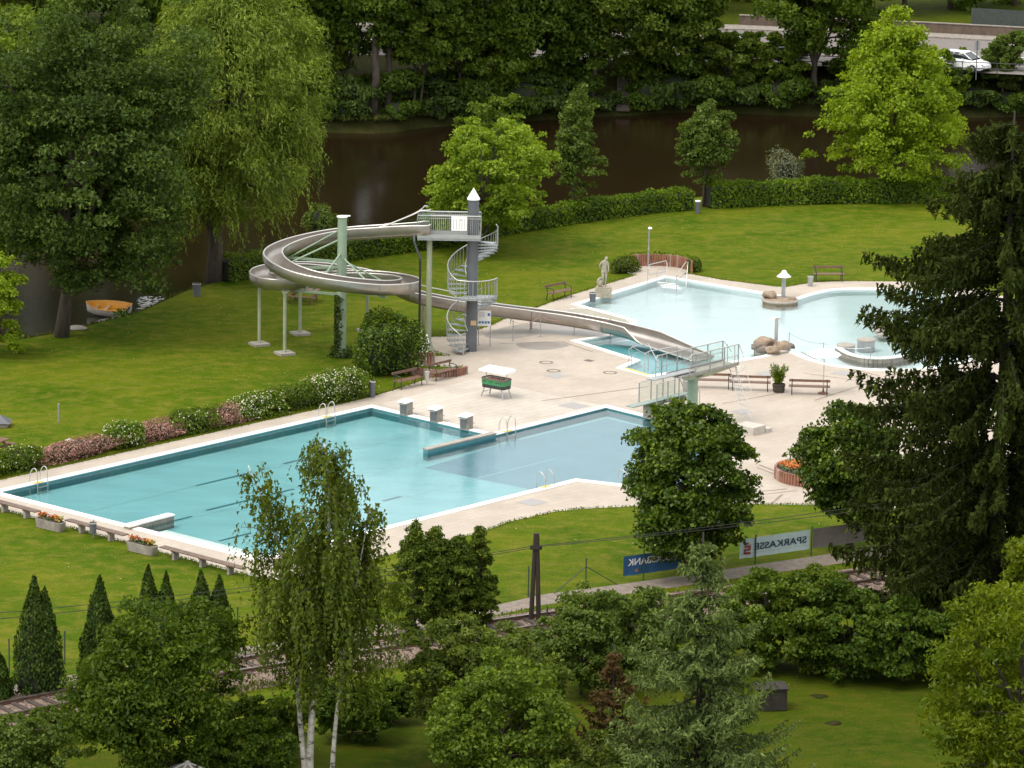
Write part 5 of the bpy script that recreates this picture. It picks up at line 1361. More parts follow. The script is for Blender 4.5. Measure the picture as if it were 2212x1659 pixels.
def leaf_mesh(name, C, N, L, Wd, rnd_, T=None, rg=None, fold=0.12, tri=False):
    """one small four-cornered leaf per centre; N normals, T long axes"""
    n = len(C); rg = rg or rngof(1)
    N = unit(N)
    if T is None: T = rg.normal(size=(n, 3))
    T = unit(T - N * np.sum(T * N, axis=1, keepdims=True)); B = np.cross(N, T)
    L = np.broadcast_to(np.asarray(L, float).reshape(-1, 1), (n, 1)); Wd = np.broadcast_to(np.asarray(Wd, float).reshape(-1, 1), (n, 1))
    q = 3 if tri else 4
    V4 = np.empty((n, q, 3), np.float32)
    if tri:
        V4[:, 0] = C - T * L * .5 + B * Wd * .5; V4[:, 1] = C - T * L * .4 - B * Wd * .5; V4[:, 2] = C + T * L * .6 - N * L * fold
    else:
      V4[:, 0] = C - T * L * .5; V4[:, 2] = C + T * L * .5 - N * L * fold
      V4[:, 1] = C + B * Wd * .5 + T * L * .08; V4[:, 3] = C - B * Wd * .5 + T * L * .08
    me = bpy.data.meshes.new(name)
    me.vertices.add(q * n); me.vertices.foreach_set('co', V4.ravel())
    me.loops.add(q * n); me.loops.foreach_set('vertex_index', np.arange(q * n, dtype=np.int32))
    me.polygons.add(n); me.polygons.foreach_set('loop_start', np.arange(0, q * n, q, dtype=np.int32))
    try: me.polygons.foreach_set('loop_total', np.full(n, q, np.int32))
    except Exception: pass
    at = me.attributes.new('rnd', 'FLOAT', 'FACE'); at.data.foreach_set('value', np.clip(rnd_, 0, 1).astype(np.float32))
    me.update(calc_edges=True); return me

def clumps(rg, n, rx, ry, rz, inner=.55, lump=.16, bias=0.0, prof=None):
    """centres of leaf clumps through a crown volume"""
    d = unit(rg.normal(size=(n, 3))); d[:, 2] = d[:, 2] * (1 - abs(bias)) + bias * np.abs(d[:, 2]); d = unit(d)
    k = inner + (1 - inner) * rg.random(n) ** .6
    ph = rg.normal(size=(4, 3)) * 2.2; lm = 1 + lump * np.sin(d @ ph.T + rg.uniform(0, 6, 4)).sum(1) / 1.6
    se = (np.abs(d) ** 2.7).sum(1) ** (-1 / 2.7)
    P = d * (k * lm * (.45 + .55 * se))[:, None]
    if prof is not None:
        s_ = prof(np.clip((P[:, 2] + 1) / 2, 0, 1)); P[:, 0] *= s_; P[:, 1] *= s_
    return P * np.array([rx, ry, rz]), d

def clump_leaves(rg, P, D, rc, per, flat=.7, up=.45, rand=.55):
    n = len(P); cnt = np.maximum(4, (per * (rc / rc.mean()) ** 2).astype(int)); idx = np.repeat(np.arange(n), cnt); m = len(idx)
    d = unit(rg.normal(size=(m, 3))); d[:, 2] = np.where(d[:, 2] < -.35, -d[:, 2], d[:, 2])
    r_ = rc[idx] * (.15 + .95 * rg.random(m) ** .55)
    C = P[idx] + d * r_[:, None] * np.array([1, 1, flat])
    N = d * .35 + np.array([0, 0, up]) + rg.normal(size=(m, 3)) * rand * 1.5 + D[idx] * .25
    cl = rg.normal(size=n) * .13; rv = .5 + cl[idx] + rg.normal(size=m) * .22
    return C, N, rv, idx

LM = {}
LM['dark_broad'] = leafmat('dark_oak_leaves', (0.04118, 0.07623, 0.008145), (0.07379, 0.1313, 0.01147), (0.1378, 0.2077, 0.02009))
LM['alder'] = leafmat('alder_leaves', (0.05204, 0.08448, 0.008858), (0.089, 0.1371, 0.01234), (0.1737, 0.2281, 0.02382))
LM['willow'] = leafmat('willow_leaves', (0.09207, 0.1403, 0.01648), (0.1559, 0.2199, 0.02321), (0.2652, 0.3356, 0.05595))
LM['lime'] = leafmat('fresh_lime_leaves', (0.1264, 0.2034, 0.01322), (0.2103, 0.3166, 0.01974), (0.3588, 0.4625, 0.0571), .35)
LM['yellowgreen'] = leafmat('yellow_green_leaves', (0.1328, 0.2096, 0.00972), (0.2223, 0.3192, 0.01219), (0.3367, 0.4346, 0.0336), .35)
LM['mid'] = leafmat('mid_green_leaves', (0.05717, 0.1027, 0.009852), (0.1024, 0.1618, 0.01322), (0.1812, 0.2482, 0.0248))
LM['grey'] = leafmat('grey_green_leaves', (0.05656, 0.09577, 0.015), (0.098, 0.1493, 0.02242), (0.1629, 0.2249, 0.03963))
LM['silver'] = leafmat('silver_leaves', (0.105, 0.1275, 0.075), (0.18, 0.2025, 0.1275), (0.285, 0.3, 0.195))
LM['linden'] = leafmat('glossy_linden_leaves', (0.02928, 0.05772, 0.005827), (0.05682, 0.1057, 0.007835), (0.1896, 0.2606, 0.02518), .22, .38, .55, (.1, .55, .97))
LM['spruce'] = leafmat('dark_spruce_needles', (0.01901, 0.02895, 0.00731), (0.03894, 0.05423, 0.0118), (0.0798, 0.09548, 0.02021), .1, .6, .25)
LM['larch'] = leafmat('grey_green_needles', (0.07052, 0.107, 0.03296), (0.1292, 0.1759, 0.05213), (0.2356, 0.2954, 0.09215), .15, .6, .25)
LM['bluespruce'] = leafmat('blue_grey_needles', (0.0525, 0.075, 0.075), (0.0975, 0.1275, 0.1275), (0.18, 0.21, 0.21), .1)
LM['rust'] = leafmat('rusty_dead_needles', (0.045, 0.03234, 0.01215), (0.108, 0.06469, 0.02228), (0.171, 0.1035, 0.0405), .15)
LM['birch'] = leafmat('birch_leaves', (0.05349, 0.08249, 0.006814), (0.089, 0.1257, 0.009162), (0.1651, 0.205, 0.02208), .3)
LM['thuja'] = leafmat('thuja_sprays', (0.02074, 0.04362, 0.005232), (0.0418, 0.0782, 0.008204), (0.08962, 0.1357, 0.01357), .12, .6)
LM['thuja2'] = leafmat('olive_thuja_sprays', (0.03824, 0.06561, 0.007273), (0.0799, 0.1235, 0.01173), (0.1652, 0.2125, 0.02262), .12, .6)
LM['bankalder'] = leafmat('deep_green_alder_leaves', (0.0286, 0.05443, 0.00858), (0.0572, 0.09798, 0.0143), (0.1216, 0.1814, 0.03146))
LM['apple'] = leafmat('apple_leaves', (0.05656, 0.08588, 0.01177), (0.098, 0.1392, 0.01758), (0.1956, 0.2473, 0.04068))
LM['cherry'] = leafmat('cherry_leaves', (0.03661, 0.07195, 0.005045), (0.06261, 0.1085, 0.007102), (0.1221, 0.1717, 0.01245))
LM['walnut'] = leafmat('bright_walnut_leaves', (0.06487, 0.1084, 0.003085), (0.1162, 0.1642, 0.004147), (0.1906, 0.2273, 0.00888), .35)
LM['hedge'] = leafmat('hedge_leaves', (0.04564, 0.09106, 0.005233), (0.09293, 0.1673, 0.007813), (0.1971, 0.2851, 0.01658))
LM['pink'] = leafmat('pink_spirea', (0.1215, 0.078, 0.0455), (0.3645, 0.195, 0.1625), (0.594, 0.351, 0.3055), .2, pos=(.1, .5, .9))
LM['whitefl'] = leafmat('white_blossom', (0.45, 0.43, 0.26), (0.62, 0.6, 0.42), (0.78, 0.76, 0.6), .2)
LM['ivy'] = leafmat('ivy_leaves', (0.02295, 0.0405, 0.0081), (0.04284, 0.07258, 0.0121), (0.09914, 0.14, 0.02333))
LM['reed'] = leafmat('bank_weeds', (0.03825, 0.06075, 0.0108), (0.07711, 0.09979, 0.01814), (0.1487, 0.1487, 0.03499))

def limbs(mb, rg, base, tips, r0, zmin, zmax, lean=(0, 0)):
    """limbs that leave the trunk and reach towards clump centres"""
    for t in tips:
        z = zmin + (zmax - zmin) * rg.random() * .9
        z = min(z, t[2] - .1) if t[2] > zmin + .2 else zmin
        p0 = Vector((base[0] + lean[0] * z, base[1] + lean[1] * z, z)); p3 = Vector(t)
        m = p0.lerp(p3, .5) + Vector((0, 0, .12 * (p3 - p0).length))
        rr = r0 * (.25 + .35 * rg.random())
        mb.tube(catmull([p0, m, p3], 3), [rr * (1 - .13 * k) for k in range(7)], 5, cap=False)

def tree(name, label, base, height, rx, zc0, leaf, mat, seed, nclump=70, per=260, ry=None, group=None, bark='bark', trunk_r=.18, lean=(0, 0), inner=.5, cl=(.2, .36), flat=.7,
         prof=None, lw=.62, lump=.18, cat='tree', up=.45, trunk_top=.75, off=(0, 0), rand=.55, drop=0.0, fine=False):
    """deciduous tree: height, crown radius rx, crown from zc0 to height"""
    rg = rngof(seed); ry = ry or rx
    if fine: per *= 1.75; leaf *= .86; lw *= 1.25
    nclump = int(nclump * 2.3); per = per / 2.3 * .92; cl = (cl[0] * .62, cl[1] * .78)
    t = thing(name, label, cat, base, 0, group)
    rz = (height - zc0) / 2; zc = (height + zc0) / 2
    P, D = clumps(rg, nclump, rx * .86, ry * .86, rz * .88, inner, lump, prof=prof)
    P += np.array([lean[0] * zc + off[0], lean[1] * zc + off[1], zc])
    rc = rg.uniform(cl[0], cl[1], nclump) * min(rx, rz)
    so = rg.random(nclump) < .16; P[so] = np.array([lean[0] * zc + off[0], lean[1] * zc + off[1], zc]) + (P[so] - np.array([lean[0] * zc + off[0], lean[1] * zc + off[1], zc])) * rg.uniform(1.05, 1.17, so.sum())[:, None]; rc[so] *= .62
    C, N, rv, idx = clump_leaves(rg, P, D, rc, per, flat, up, rand)
    if drop: C[:, 2] -= drop * rg.random(len(C)) ** 2
    s_ = leaf * rg.uniform(.65, 1.3, len(C))
    mobj('crown', leaf_mesh('crown', C, N, s_, s_ * lw, rv, rg=rg, tri=fine), mat, t)
    mb = MB(); top = zc0 + (height - zc0) * trunk_top; kk = 6
    pts = [Vector((lean[0] * z + .12 * trunk_r * 3 * math.sin(z * .9 + seed), lean[1] * z, z)) for z in [top * k / kk for k in range(kk + 1)]]
    mb.tube(pts, [trunk_r * (1.25 if k == 0 else 1.0) * (1 - .13 * k) for k in range(kk + 1)], 9)
    mobj('trunk', mb.mesh('trunk', True), M[bark], t)
    mb = MB(); sel = rg.choice(nclump, min(nclump, 22), replace=False)
    limbs(mb, rg, (0, 0), [tuple(P[i]) for i in sel], trunk_r, max(.3, zc0 * .85), top, lean)
    tag(mobj('limbs', mb.mesh('limbs', True), M[bark], t), kind='stuff')
    return t

# ------------------------------------------------------------------ shrubs and hedges
def shrub(name, label, c, rx, ry, h, rz, mat, seed, n=5000, leaf=.13, group=None, flower=None, nfl=0, core=.78, sq=2.6, cat='shrub', fl=.09, wob=.1, trunkless=True):
    """rounded bush: leaves on a superellipsoid shell round a dark core added to block light"""
    rg = rngof(seed); t = thing(name, label, cat, c, rz, group)
    def shell(m, k0, k1):
        d = unit(rg.normal(size=(m, 3))); d[:, 2] = np.where(rg.random(m) < .72, np.abs(d[:, 2]), -.75 * np.abs(d[:, 2])); d = unit(d)
        s_ = (np.abs(d) ** sq).sum(1) ** (-1 / sq)
        ph = rgp
        w = 1 + wob * np.sin(d @ ph.T * 3 + phs).sum(1) / 1.5
        r_ = s_ * w * rg.uniform(k0, k1, m)
        p = d * r_[:, None] * np.array([rx, ry, h * .56]); p[:, 2] += h * .42
        p[:, 2] = np.maximum(p[:, 2], .03 + .1 * rg.random(m)); return p, d
    rgp = rg.normal(size=(5, 3)); phs = rg.uniform(0, 6, 5)
    C, D = shell(n, .80, 1.04); N = D * .7 + rg.normal(size=(n, 3)) * .55 + np.array([0, 0, .35])
    s_ = leaf * rg.uniform(.6, 1.35, n)
    rv = .5 + .22 * rg.normal(size=n) + .12 * np.sin(C @ rg.normal(size=3) * 5)
    mobj('foliage', leaf_mesh('foliage', C, N, s_, s_ * .62, rv, rg=rg), mat, t)
    mobj('twigs', MB().blob((0, 0, h * .42), (rx * core * .9, ry * core * .9, h * .46), seed, 3, .1, .8).mesh('twigs'), M['core'], t)  # closed core added behind the leaves so no light passes through
    if flower is not None:
        C, D = shell(nfl, .98, 1.08); N = D + rg.normal(size=(nfl, 3)) * .4
        s_ = fl * rg.uniform(.6, 1.3, nfl)
        mobj('blossoms', leaf_mesh('blossoms', C, N, s_, s_ * .9, rg.random(nfl), rg=rg), flower, t)
    return t

def hedge(name, label, pts, wdt, h, mat, seed, dens=260, leaf=.13, cat='hedge', hvar=.12, group=None):
    rg = rngof(seed); pts = [Vector(p) for p in pts]; o = pts[0].copy(); t = thing(name, label, cat, o, 0, group)
    segs = [(pts[i + 1] - pts[i]).length for i in range(len(pts) - 1)]; tot = sum(segs); n = int(tot * dens * 2.0 * (wdt + 2 * h) / 3)
    u = rg.random(n) * tot; cum = np.concatenate([[0], np.cumsum(segs)]); si = np.clip(np.searchsorted(cum, u) - 1, 0, len(segs) - 1)
    A = np.array([tuple(p - o) for p in pts]); f = (u - cum[si]) / np.array(segs)[si]
    base = A[si] * (1 - f)[:, None] + A[si + 1] * f[:, None]; tg = unit(A[si + 1] - A[si]); sd_ = np.stack([tg[:, 1], -tg[:, 0], 0 * u], 1)
    hh = h * (1 + hvar * (np.sin(u * .9 + seed) * .5 + np.sin(u * 2.7) * .3) + hvar * .5 * rg.normal(size=n) * 0)
    a = rg.random(n); face = np.where(a < wdt / (wdt + 2 * h), 0, np.where(a < (wdt + h) / (wdt + 2 * h), 1, 2))
    lat = np.where(face == 0, rg.uniform(-.5, .5, n) * wdt, np.where(face == 1, .5 * wdt, -.5 * wdt)) + rg.normal(size=n) * .05
    z = np.where(face == 0, hh + np.abs(rg.normal(size=n)) * .09, rg.random(n) ** .9 * hh)
    C = base + sd_ * lat[:, None]; C[:, 2] = z
    N = np.where((face == 0)[:, None], np.array([0, 0, 1.]), sd_ * np.sign(lat)[:, None]) + rg.normal(size=(n, 3)) * .6 + np.array([0, 0, .25])
    s_ = leaf * rg.uniform(.6, 1.35, n); rv = .5 + .22 * rg.normal(size=n) + .15 * np.sin(u * 1.3)
    mobj('foliage', leaf_mesh('foliage', C, N, s_, s_ * .75, rv, rg=rg, tri=True), mat, t)
    mb = MB()
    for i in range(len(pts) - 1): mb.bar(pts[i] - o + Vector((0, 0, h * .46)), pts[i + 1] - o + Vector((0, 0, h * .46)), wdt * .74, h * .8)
    mb.build('twigs', M['core'], t); return t  # added box core that keeps light from passing through the hedge

# ------------------------------------------------------------------ conifers
def spruce(name, label, base, height, rmax, mat, seed, droop=.35, nwh=26, per=7, twig=.75, tw_n=15, leaf=(.26, .05), hang=.85, bark='darkbark', trunk_r=.28, z0=.8, tip_up=.25, power=.85, group=None, step=.085, shape=None):
    rg = rngof(seed); t = thing(name, label, 'conifer', base, 0, group)
    mb = MB(); mb.tube([(0, 0, 0), (0, 0, height * .5), (0, 0, height)], [trunk_r, trunk_r * .6, .03], 9); mobj('trunk', mb.mesh('trunk', True), M[bark], t)
    Cs, Ns, Ts, Rv, Ls = [], [], [], [], []; bm_ = MB()
    for w in range(nwh):
        fz = (w + rg.uniform(-.3, .3)) / nwh; fz = 1 - max(0, 1 - fz) ** 1.12; z = z0 + (height - z0 - .15) * fz
        ln = rmax * (max(.04, (1 - fz)) ** power if shape is None else shape(fz)) * rg.uniform(.85, 1.1)
        for k in range(max(4, int(per * (1 - fz * .35)))):
            a = 2 * PI * (k + rg.uniform(-.35, .35)) / per + w * 1.3; L = ln * rg.uniform(.7, 1.12)
            if rg.random() < .06: L *= 1.18
            d = np.array([math.cos(a), math.sin(a), 0]); s = np.array([-d[1], d[0], 0])
            m = 7; f = np.linspace(0, 1, m)
            pts = np.array([0, 0, z]) + d * (f * L)[:, None] + np.array([0, 0, 1.]) * ((.10 * f - droop * f ** 1.5 + tip_up * np.maximum(0, f - .65) ** 1.5 * 3) * L)[:, None]
            bm_.tube([Vector(p) for p in pts], [max(.008, .035 * (1 - .85 * q) * (L / rmax + .25)) for q in f], 4, cap=False)
            nt_ = max(7, int(tw_n * L / rmax + 3)); ff = (np.arange(nt_) + rg.random(nt_)) / nt_; ff = .12 + .88 * ff
            for side_ in (-1, 1):
                for q in ff:
                    j = min(m - 2, int(q * (m - 1))); e = q * (m - 1) - j; p = pts[j] * (1 - e) + pts[j + 1] * e
                    tl = twig * (.35 + .65 * math.sin(PI * min(1, q * .75 + .22))) * rg.uniform(.6, 1.2) * min(1, L / rmax + .45)
                    dr = unit(s * side_ * (1 - hang) * 1.2 + d * (.35 * (1 - hang) + .1) + np.array([0, 0, -hang]) + rg.normal(size=3) * .12)
                    nl = max(3, int(tl / step)); u = (np.arange(nl) + .5) / nl
                    c = p + dr * (u * tl)[:, None] + rg.normal(size=(nl, 3)) * .025
                    Cs.append(c); nn = rg.normal(size=(nl, 3)) * .8 + np.array([0, 0, .5]) + d * .3; Ns.append(nn)
                    Ts.append(np.tile(dr, (nl, 1)) + rg.normal(size=(nl, 3)) * .45); Rv.append(.42 + .2 * rg.normal(size=nl) + .22 * (q - .5)); Ls.append(np.full(nl, 1.0))
    C = np.concatenate(Cs); N = np.concatenate(Ns); T = np.concatenate(Ts); rv = np.concatenate(Rv); n = len(C)
    sc = rg.uniform(.7, 1.3, n)
    mobj('needles', leaf_mesh('needles', C, N, leaf[0] * sc, leaf[1] * sc, rv, T, rg, tri=True), mat, t)
    tag(mobj('branches', bm_.mesh('branches', True), M[bark], t), kind='stuff'); return t

def thuja_mesh(seed, n=7000, leaf=.16, pw=1.7):
    rg = rngof(seed); z = rg.random(n) ** .8; prof = np.where(z < .12, .80 + z * 1.6, 1.0 * (1 - ((z - .12) / .88) ** pw)) * .97 + .03
    a = rg.random(n) * 2 * PI; lm = 1 + .09 * np.sin(a * 5 + z * 14 + seed) + .09 * np.sin(a * 3 - z * 19 + seed * 2); r_ = prof * lm * rg.uniform(.86, 1.03, n)
    C = np.stack([r_ * np.cos(a) + .09 * math.sin(seed) * z, r_ * np.sin(a), z + .02 * rg.normal(size=n)], 1); N = np.stack([np.cos(a), np.sin(a), 0 * a + .25], 1) + rg.normal(size=(n, 3)) * .6
    T = np.array([0, 0, 1.]) + rg.normal(size=(n, 3)) * .35 + .3 * N
    return C, N, T, rg
def thuja(label, base, h, r, mat, seed, group='columnar thujas along the railway', n=7000, two=None, pw=1.7, name='columnar_thuja'):
    t = thing(name, label, 'conifer', base, 0, group)
    parts = [(0, 0, h, r)] if two is None else [(-two[0] / 2, 0, h, r), (two[0] / 2, .05, h * two[1], r * .85)]
    CC, NN, TT = [], [], []; core = MB()
    for x, y, hh, rr in parts:
        C, N, T, rg = thuja_mesh(seed + int(hh * 10), n // len(parts), pw=pw); C = C * np.array([rr, rr, hh]) + np.array([x, y, 0]); CC.append(C); NN.append(N); TT.append(T)
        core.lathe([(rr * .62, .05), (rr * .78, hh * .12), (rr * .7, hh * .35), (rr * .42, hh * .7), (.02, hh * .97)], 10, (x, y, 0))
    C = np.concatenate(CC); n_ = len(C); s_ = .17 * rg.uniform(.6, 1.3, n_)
    mobj('foliage', leaf_mesh('foliage', C, np.concatenate(NN), s_, s_ * .5, .45 + .2 * rg.normal(size=n_) + .1 * np.sin(C[:, 2] * 6), np.concatenate(TT), rg), mat, t)
    core.build('stem', M['core'], t)  # added core under the sprays to block light, wider than a stem

# ------------------------------------------------------------------ hanging foliage
def strands(rg, starts, lens, out, step=.16, leaf=(.2, .05), sway=.12, tilt=.25):
    C, N, T, rv = [], [], [], []
    for p, L, o in zip(starts, lens, out):
        n = max(3, int(L / step)); u = (np.arange(n) + rg.random()) / n
        sw = rg.normal(size=2) * sway
        c = np.empty((n, 3)); c[:, 0] = p[0] + o[0] * (1 - (1 - u) ** 2) * .35 * L * tilt * 2 + sw[0] * u; c[:, 1] = p[1] + o[1] * (1 - (1 - u) ** 2) * .35 * L * tilt * 2 + sw[1] * u
        c[:, 2] = p[2] + .12 * L * np.sin(PI * np.minimum(1, u * 2.2)) * .6 - u ** 1.15 * L
        c += rg.normal(size=(n, 3)) * .05
        C.append(c); T.append(np.array([0, 0, -1.]) + rg.normal(size=(n, 3)) * .45 + np.array([o[0], o[1], 0]) * .3); N.append(rg.normal(size=(n, 3)) * .6 + np.array([o[0], o[1], .5]))
        rv.append(np.full(n, .5 + .16 * rg.normal()) + .17 * rg.normal(size=n))
    return np.concatenate(C), np.concatenate(N), np.concatenate(T), np.concatenate(rv)

def willow(label, base, h, rx, seed, mat):
    rg = rngof(seed); t = thing('weeping_willow', label, 'tree', base); nc = 560
    P, D = clumps(rg, nc, rx * .92, rx * .92, h * .42, .45, .2); P[:, 2] += h * .56
    P = P[P[:, 2] > 1.6]; D = D[:len(P)]; nc = len(P)
    C2, N2, rv2, _ = clump_leaves(rg, P, D, rg.uniform(.7, 1.3, nc), 140, .9, .5, .6)
    T2 = np.array([0, 0, -.7]) + rg.normal(size=C2.shape) * .55 + unit(C2 * np.array([1, 1, 0])) * .7
    s_ = .26 * rg.uniform(.7, 1.35, len(C2)); mobj('crown', leaf_mesh('crown', C2, N2, s_, s_ * .36, rv2, T2, rg, tri=True), mat, t)
    n = 1700; idx = rg.integers(0, nc, n); st = P[idx] + rg.normal(size=(n, 3)) * np.array([.5, .5, .35]); o = unit(st * np.array([1, 1, 0])) + rg.normal(size=(n, 3)) * .25
    L = np.minimum(rg.uniform(.7, 2.3, n), st[:, 2] - (.5 + 1.5 * rg.random(n))); L = np.maximum(L, .5)
    C, N, T, rv = strands(rg, st, L, o, .15, sway=.3, tilt=.35)
    s_ = .28 * rg.uniform(.7, 1.3, len(C)); mobj('hanging_twigs', leaf_mesh('hanging_twigs', C, N, s_, s_ * .34, rv + .05, T, rg, tri=True), mat, t)
    mb = MB(); mb.tube([(0, 0, -.1), (.1, 0, 2), (0, .1, h * .35), (.3, 0, h * .6)], [.55, .42, .36, .15], 10); mobj('trunk', mb.mesh('trunk', True), M['bark'], t)
    mb = MB(); limbs(mb, rg, (0, 0), [tuple(p) for p in P[rg.choice(nc, 26, replace=False)]], .4, 2.2, h * .55); tag(mobj('limbs', mb.mesh('limbs', True), M['bark'], t), kind='stuff')

def birch(label, base, stems, seed, mat):
    """stems: list of (base offset, points above) polylines in local metres"""
    rg = rngof(seed); t = thing('silver_birch', label, 'tree', base); S, Ls, O = [], [], []; br = MB()
    for pts, r0, lo, wmul in stems:
        pth = catmull(pts, 6); m = len(pth)
        mb = MB().tube(pth, [max(.02, r0 * (1 - .9 * k / (m - 1))) for k in range(m)], 9); mobj('stem', mb.mesh('stem', True), M['birchbark'], t)
        ztop = pth[-1].z
        nb = int(46 * wmul + 8)
        for k in range(nb):
            f = lo + (1 - lo) * (k + rg.random()) / nb; p = pth[min(m - 1, int(f * (m - 1)))]
            a = rg.random() * 2 * PI; L = (2.9 * (1 - f) ** .6 + .35) * rg.uniform(.6, 1.1) * wmul ** .3
            d = Vector((math.cos(a), math.sin(a), 0)); e = p + d * L + Vector((0, 0, L * rg.uniform(.15, .55))); mid_ = p.lerp(e, .5) + Vector((0, 0, L * .16))
            lim = catmull([p, mid_, e], 4); br.tube(lim, [.03 * (1 - .1 * q) * (.4 + L / 3) for q in range(9)], 4, cap=False)
            ns = int(5 + 7.5 * L)
            for _ in range(ns):
                q = lim[min(8, int((.25 + .75 * rg.random()) * 8))]; S.append((q.x + rg.normal() * .16, q.y + rg.normal() * .16, q.z + .1 * rg.normal())); Ls.append(rg.uniform(.5, 2.3) * (1.0 if f < .8 else .6)); O.append((d.x, d.y, 0))
    C, N, T, rv = strands(rg, S, Ls, O, .10, sway=.12, tilt=.15)
    s_ = .15 * rg.uniform(.7, 1.35, len(C)); mobj('crown', leaf_mesh('crown', C, N, s_, s_ * .75, rv, T, rg, tri=True), mat, t)
    tag(mobj('limbs', br.mesh('limbs', True), M['bark'], t), kind='stuff')

def weeds(name, label, pts, wdt, n, h, mat, seed):
    rg = rngof(seed); A = np.array([tuple(p) for p in pts]); k = rg.integers(0, len(A) - 1, n); f = rg.random(n)[:, None]; C = A[k] * (1 - f) + A[k + 1] * f
    C[:, 1] += rg.uniform(-.5, .5, n) * wdt; hh = h * rg.uniform(.4, 1.3, n); C[:, 2] += hh * .4
    N = rg.normal(size=(n, 3)) * .8 + np.array([0, -.3, .2]); T = np.array([0, 0, 1.]) + rg.normal(size=(n, 3)) * .45
    o = mobj(name, leaf_mesh(name, C, N, hh, hh * .22, .5 + .25 * rg.normal(size=n), T, rg), mat); tag(o, label, 'weeds', kind='stuff'); return o

def bh(x, yb, yt):
    """ground point and height of a plant seen from row yb up to row yt"""
    b = G(x, yb); return b, zat(b, yt)

# ================================================================== planting
# --- left side by the river
b = G(138, 727)
tree('broad_alder', 'tall dark broadleaf tree at the left bank with trunk by the boat', b, 18.8, 7.2, 1.9, .255, LM['bankalder'], 11, 255, 255, trunk_r=.36, inner=.4, cl=(.15, .27), lean=(.04, 0), lump=.16, off=(.3, 1.6), fine=True)
willow('large pale weeping willow beside the river, left of the slide', G(462, 606), 19.5, 6.6, 12, LM['willow'])
tree('young_ash', 'bright green young tree cut by the left picture edge beside the lawn', G(-22, 770), 6.2, 2.1, .3, .2, LM['yellowgreen'], 13, 44, 230, trunk_r=.09)
tree('broad_alder', 'dark tree behind the alder at the upper left corner', G(-10, 640), 17.5, 6.0, .8, .3, LM['mid'], 14, 120, 190, fine=True, trunk_r=.3, inner=.4, cl=(.18, .3))
shrub('willow_bush', 'grey willow bush at the foot of the weeping willow', G(690, 508), 1.15, .9, 1.8, 0, LM['grey'], 15, 2600, .16, wob=.3, core=.5, sq=2.0)
# --- trees along the hedge
tree('young_maple', 'light yellow green young tree right behind the stair tower', G(1035, 548), 8.1, 4.35, .8, .24, LM['lime'], 21, 120, 240, trunk_r=.14, inner=.45, cl=(.17, .28), lump=.2)
tree('young_oak', 'olive green tree on the bank behind the light green one', G(1062, 505), 9.0, 2.7, 1.6, .22, LM['mid'], 22, 70, 190, trunk_r=.12, cl=(.18, .32), inner=.3, lump=.25)
tree('young_poplar', 'slim grey green young tree over the hedge in front of the water', G(1236, 476), 8.0, 1.95, 1.0, .22, LM['grey'], 23, 54, 150, trunk_r=.07, cl=(.24, .42), inner=.25, lump=.3, prof=lambda z: 1.15 - .75 * z)
tree('young_ash', 'round crowned young tree behind the grey bollard', G(1520, 446), 7.4, 2.2, 1.5, .22, LM['grey'], 24, 60, 200, trunk_r=.08, cl=(.22, .4), inner=.35, prof=lambda z: 1.15 - .55 * z ** 2)
tree('yellow_maple', 'large yellow green tree beyond the hedge at the upper right', G(1928, 424), 12.2, 5.6, .6, .27, LM['yellowgreen'], 25, 190, 225, trunk_r=.2, inner=.45, cl=(.14, .25), lump=.12, prof=lambda z: 1.22 - .80 * z)
shrub('willow_bush', 'small silvery willow bush above the clipped hedge', G(1697, 418), 1.0, .9, 2.6, 0, LM['silver'], 26, 2600, .15, wob=.25, core=.5)
hl = catmull(GL([(690, 570), (790, 553), (900, 537), (1000, 520), (1080, 505), (1160, 492), (1250, 478), (1400, 458), (1490, 451)]), 3)
hedge('clipped_hedge', 'long clipped hedge from behind the slide to the grey bollard', hl, 1.3, 1.18, LM['hedge'], 31, 215, .16)
hl = catmull(GL([(1528, 448), (1620, 443), (1760, 438), (1900, 436), (2060, 437), (2260, 442)]), 3)
hedge('clipped_hedge', 'clipped hedge right of the grey bollard below the yellow green tree', hl, 1.4, 1.45, LM['hedge'], 32, 215, .17)
hl = catmull(GL([(480, 606), (560, 594), (640, 580), (690, 570)]), 3)
hedge('dark_hedge', 'dark hedge piece between willow trunk and slide posts', hl, 1.4, 1.3, LM['mid'], 33, 200, .17)
# ivy and round bush at the slide pole
rg = rngof(40); t = thing('ivy', 'dark ivy climbing the left side of the green slide pole', 'climbing plant', PB); n = 1500
a = R(200) + rg.normal(size=n) * .5; z = rg.random(n) ** 1.4 * 3.4; r_ = .30 + .10 * rg.random(n) + np.where(z < .5, .35 * rg.random(n), 0); a = np.where(z < .5, rg.random(n) * 2 * PI, a)
C = np.stack([r_ * np.cos(a), r_ * np.sin(a), z], 1); N = np.stack([np.cos(a), np.sin(a), .4 + 0 * a], 1) + rg.normal(size=(n, 3)) * .4
mobj('leaves', leaf_mesh('leaves', C, N, .15, .11, .5 + .25 * rg.normal(size=n), None, rg), LM['ivy'], t)
MB().tube([(-.26, -.12, 0), (-.27, -.10, 1.6), (-.25, -.12, 3.2)], .025, 5).build('stem', M['bark'], t)
b, h = bh(836, 814, 686)
shrub('round_bush', 'large round dark green bush left of the stair tower', b + Vector((0, .9, 0)), 1.68, 1.5, h - .05, 0, LM['linden'], 41, 10000, .15, wob=.15)
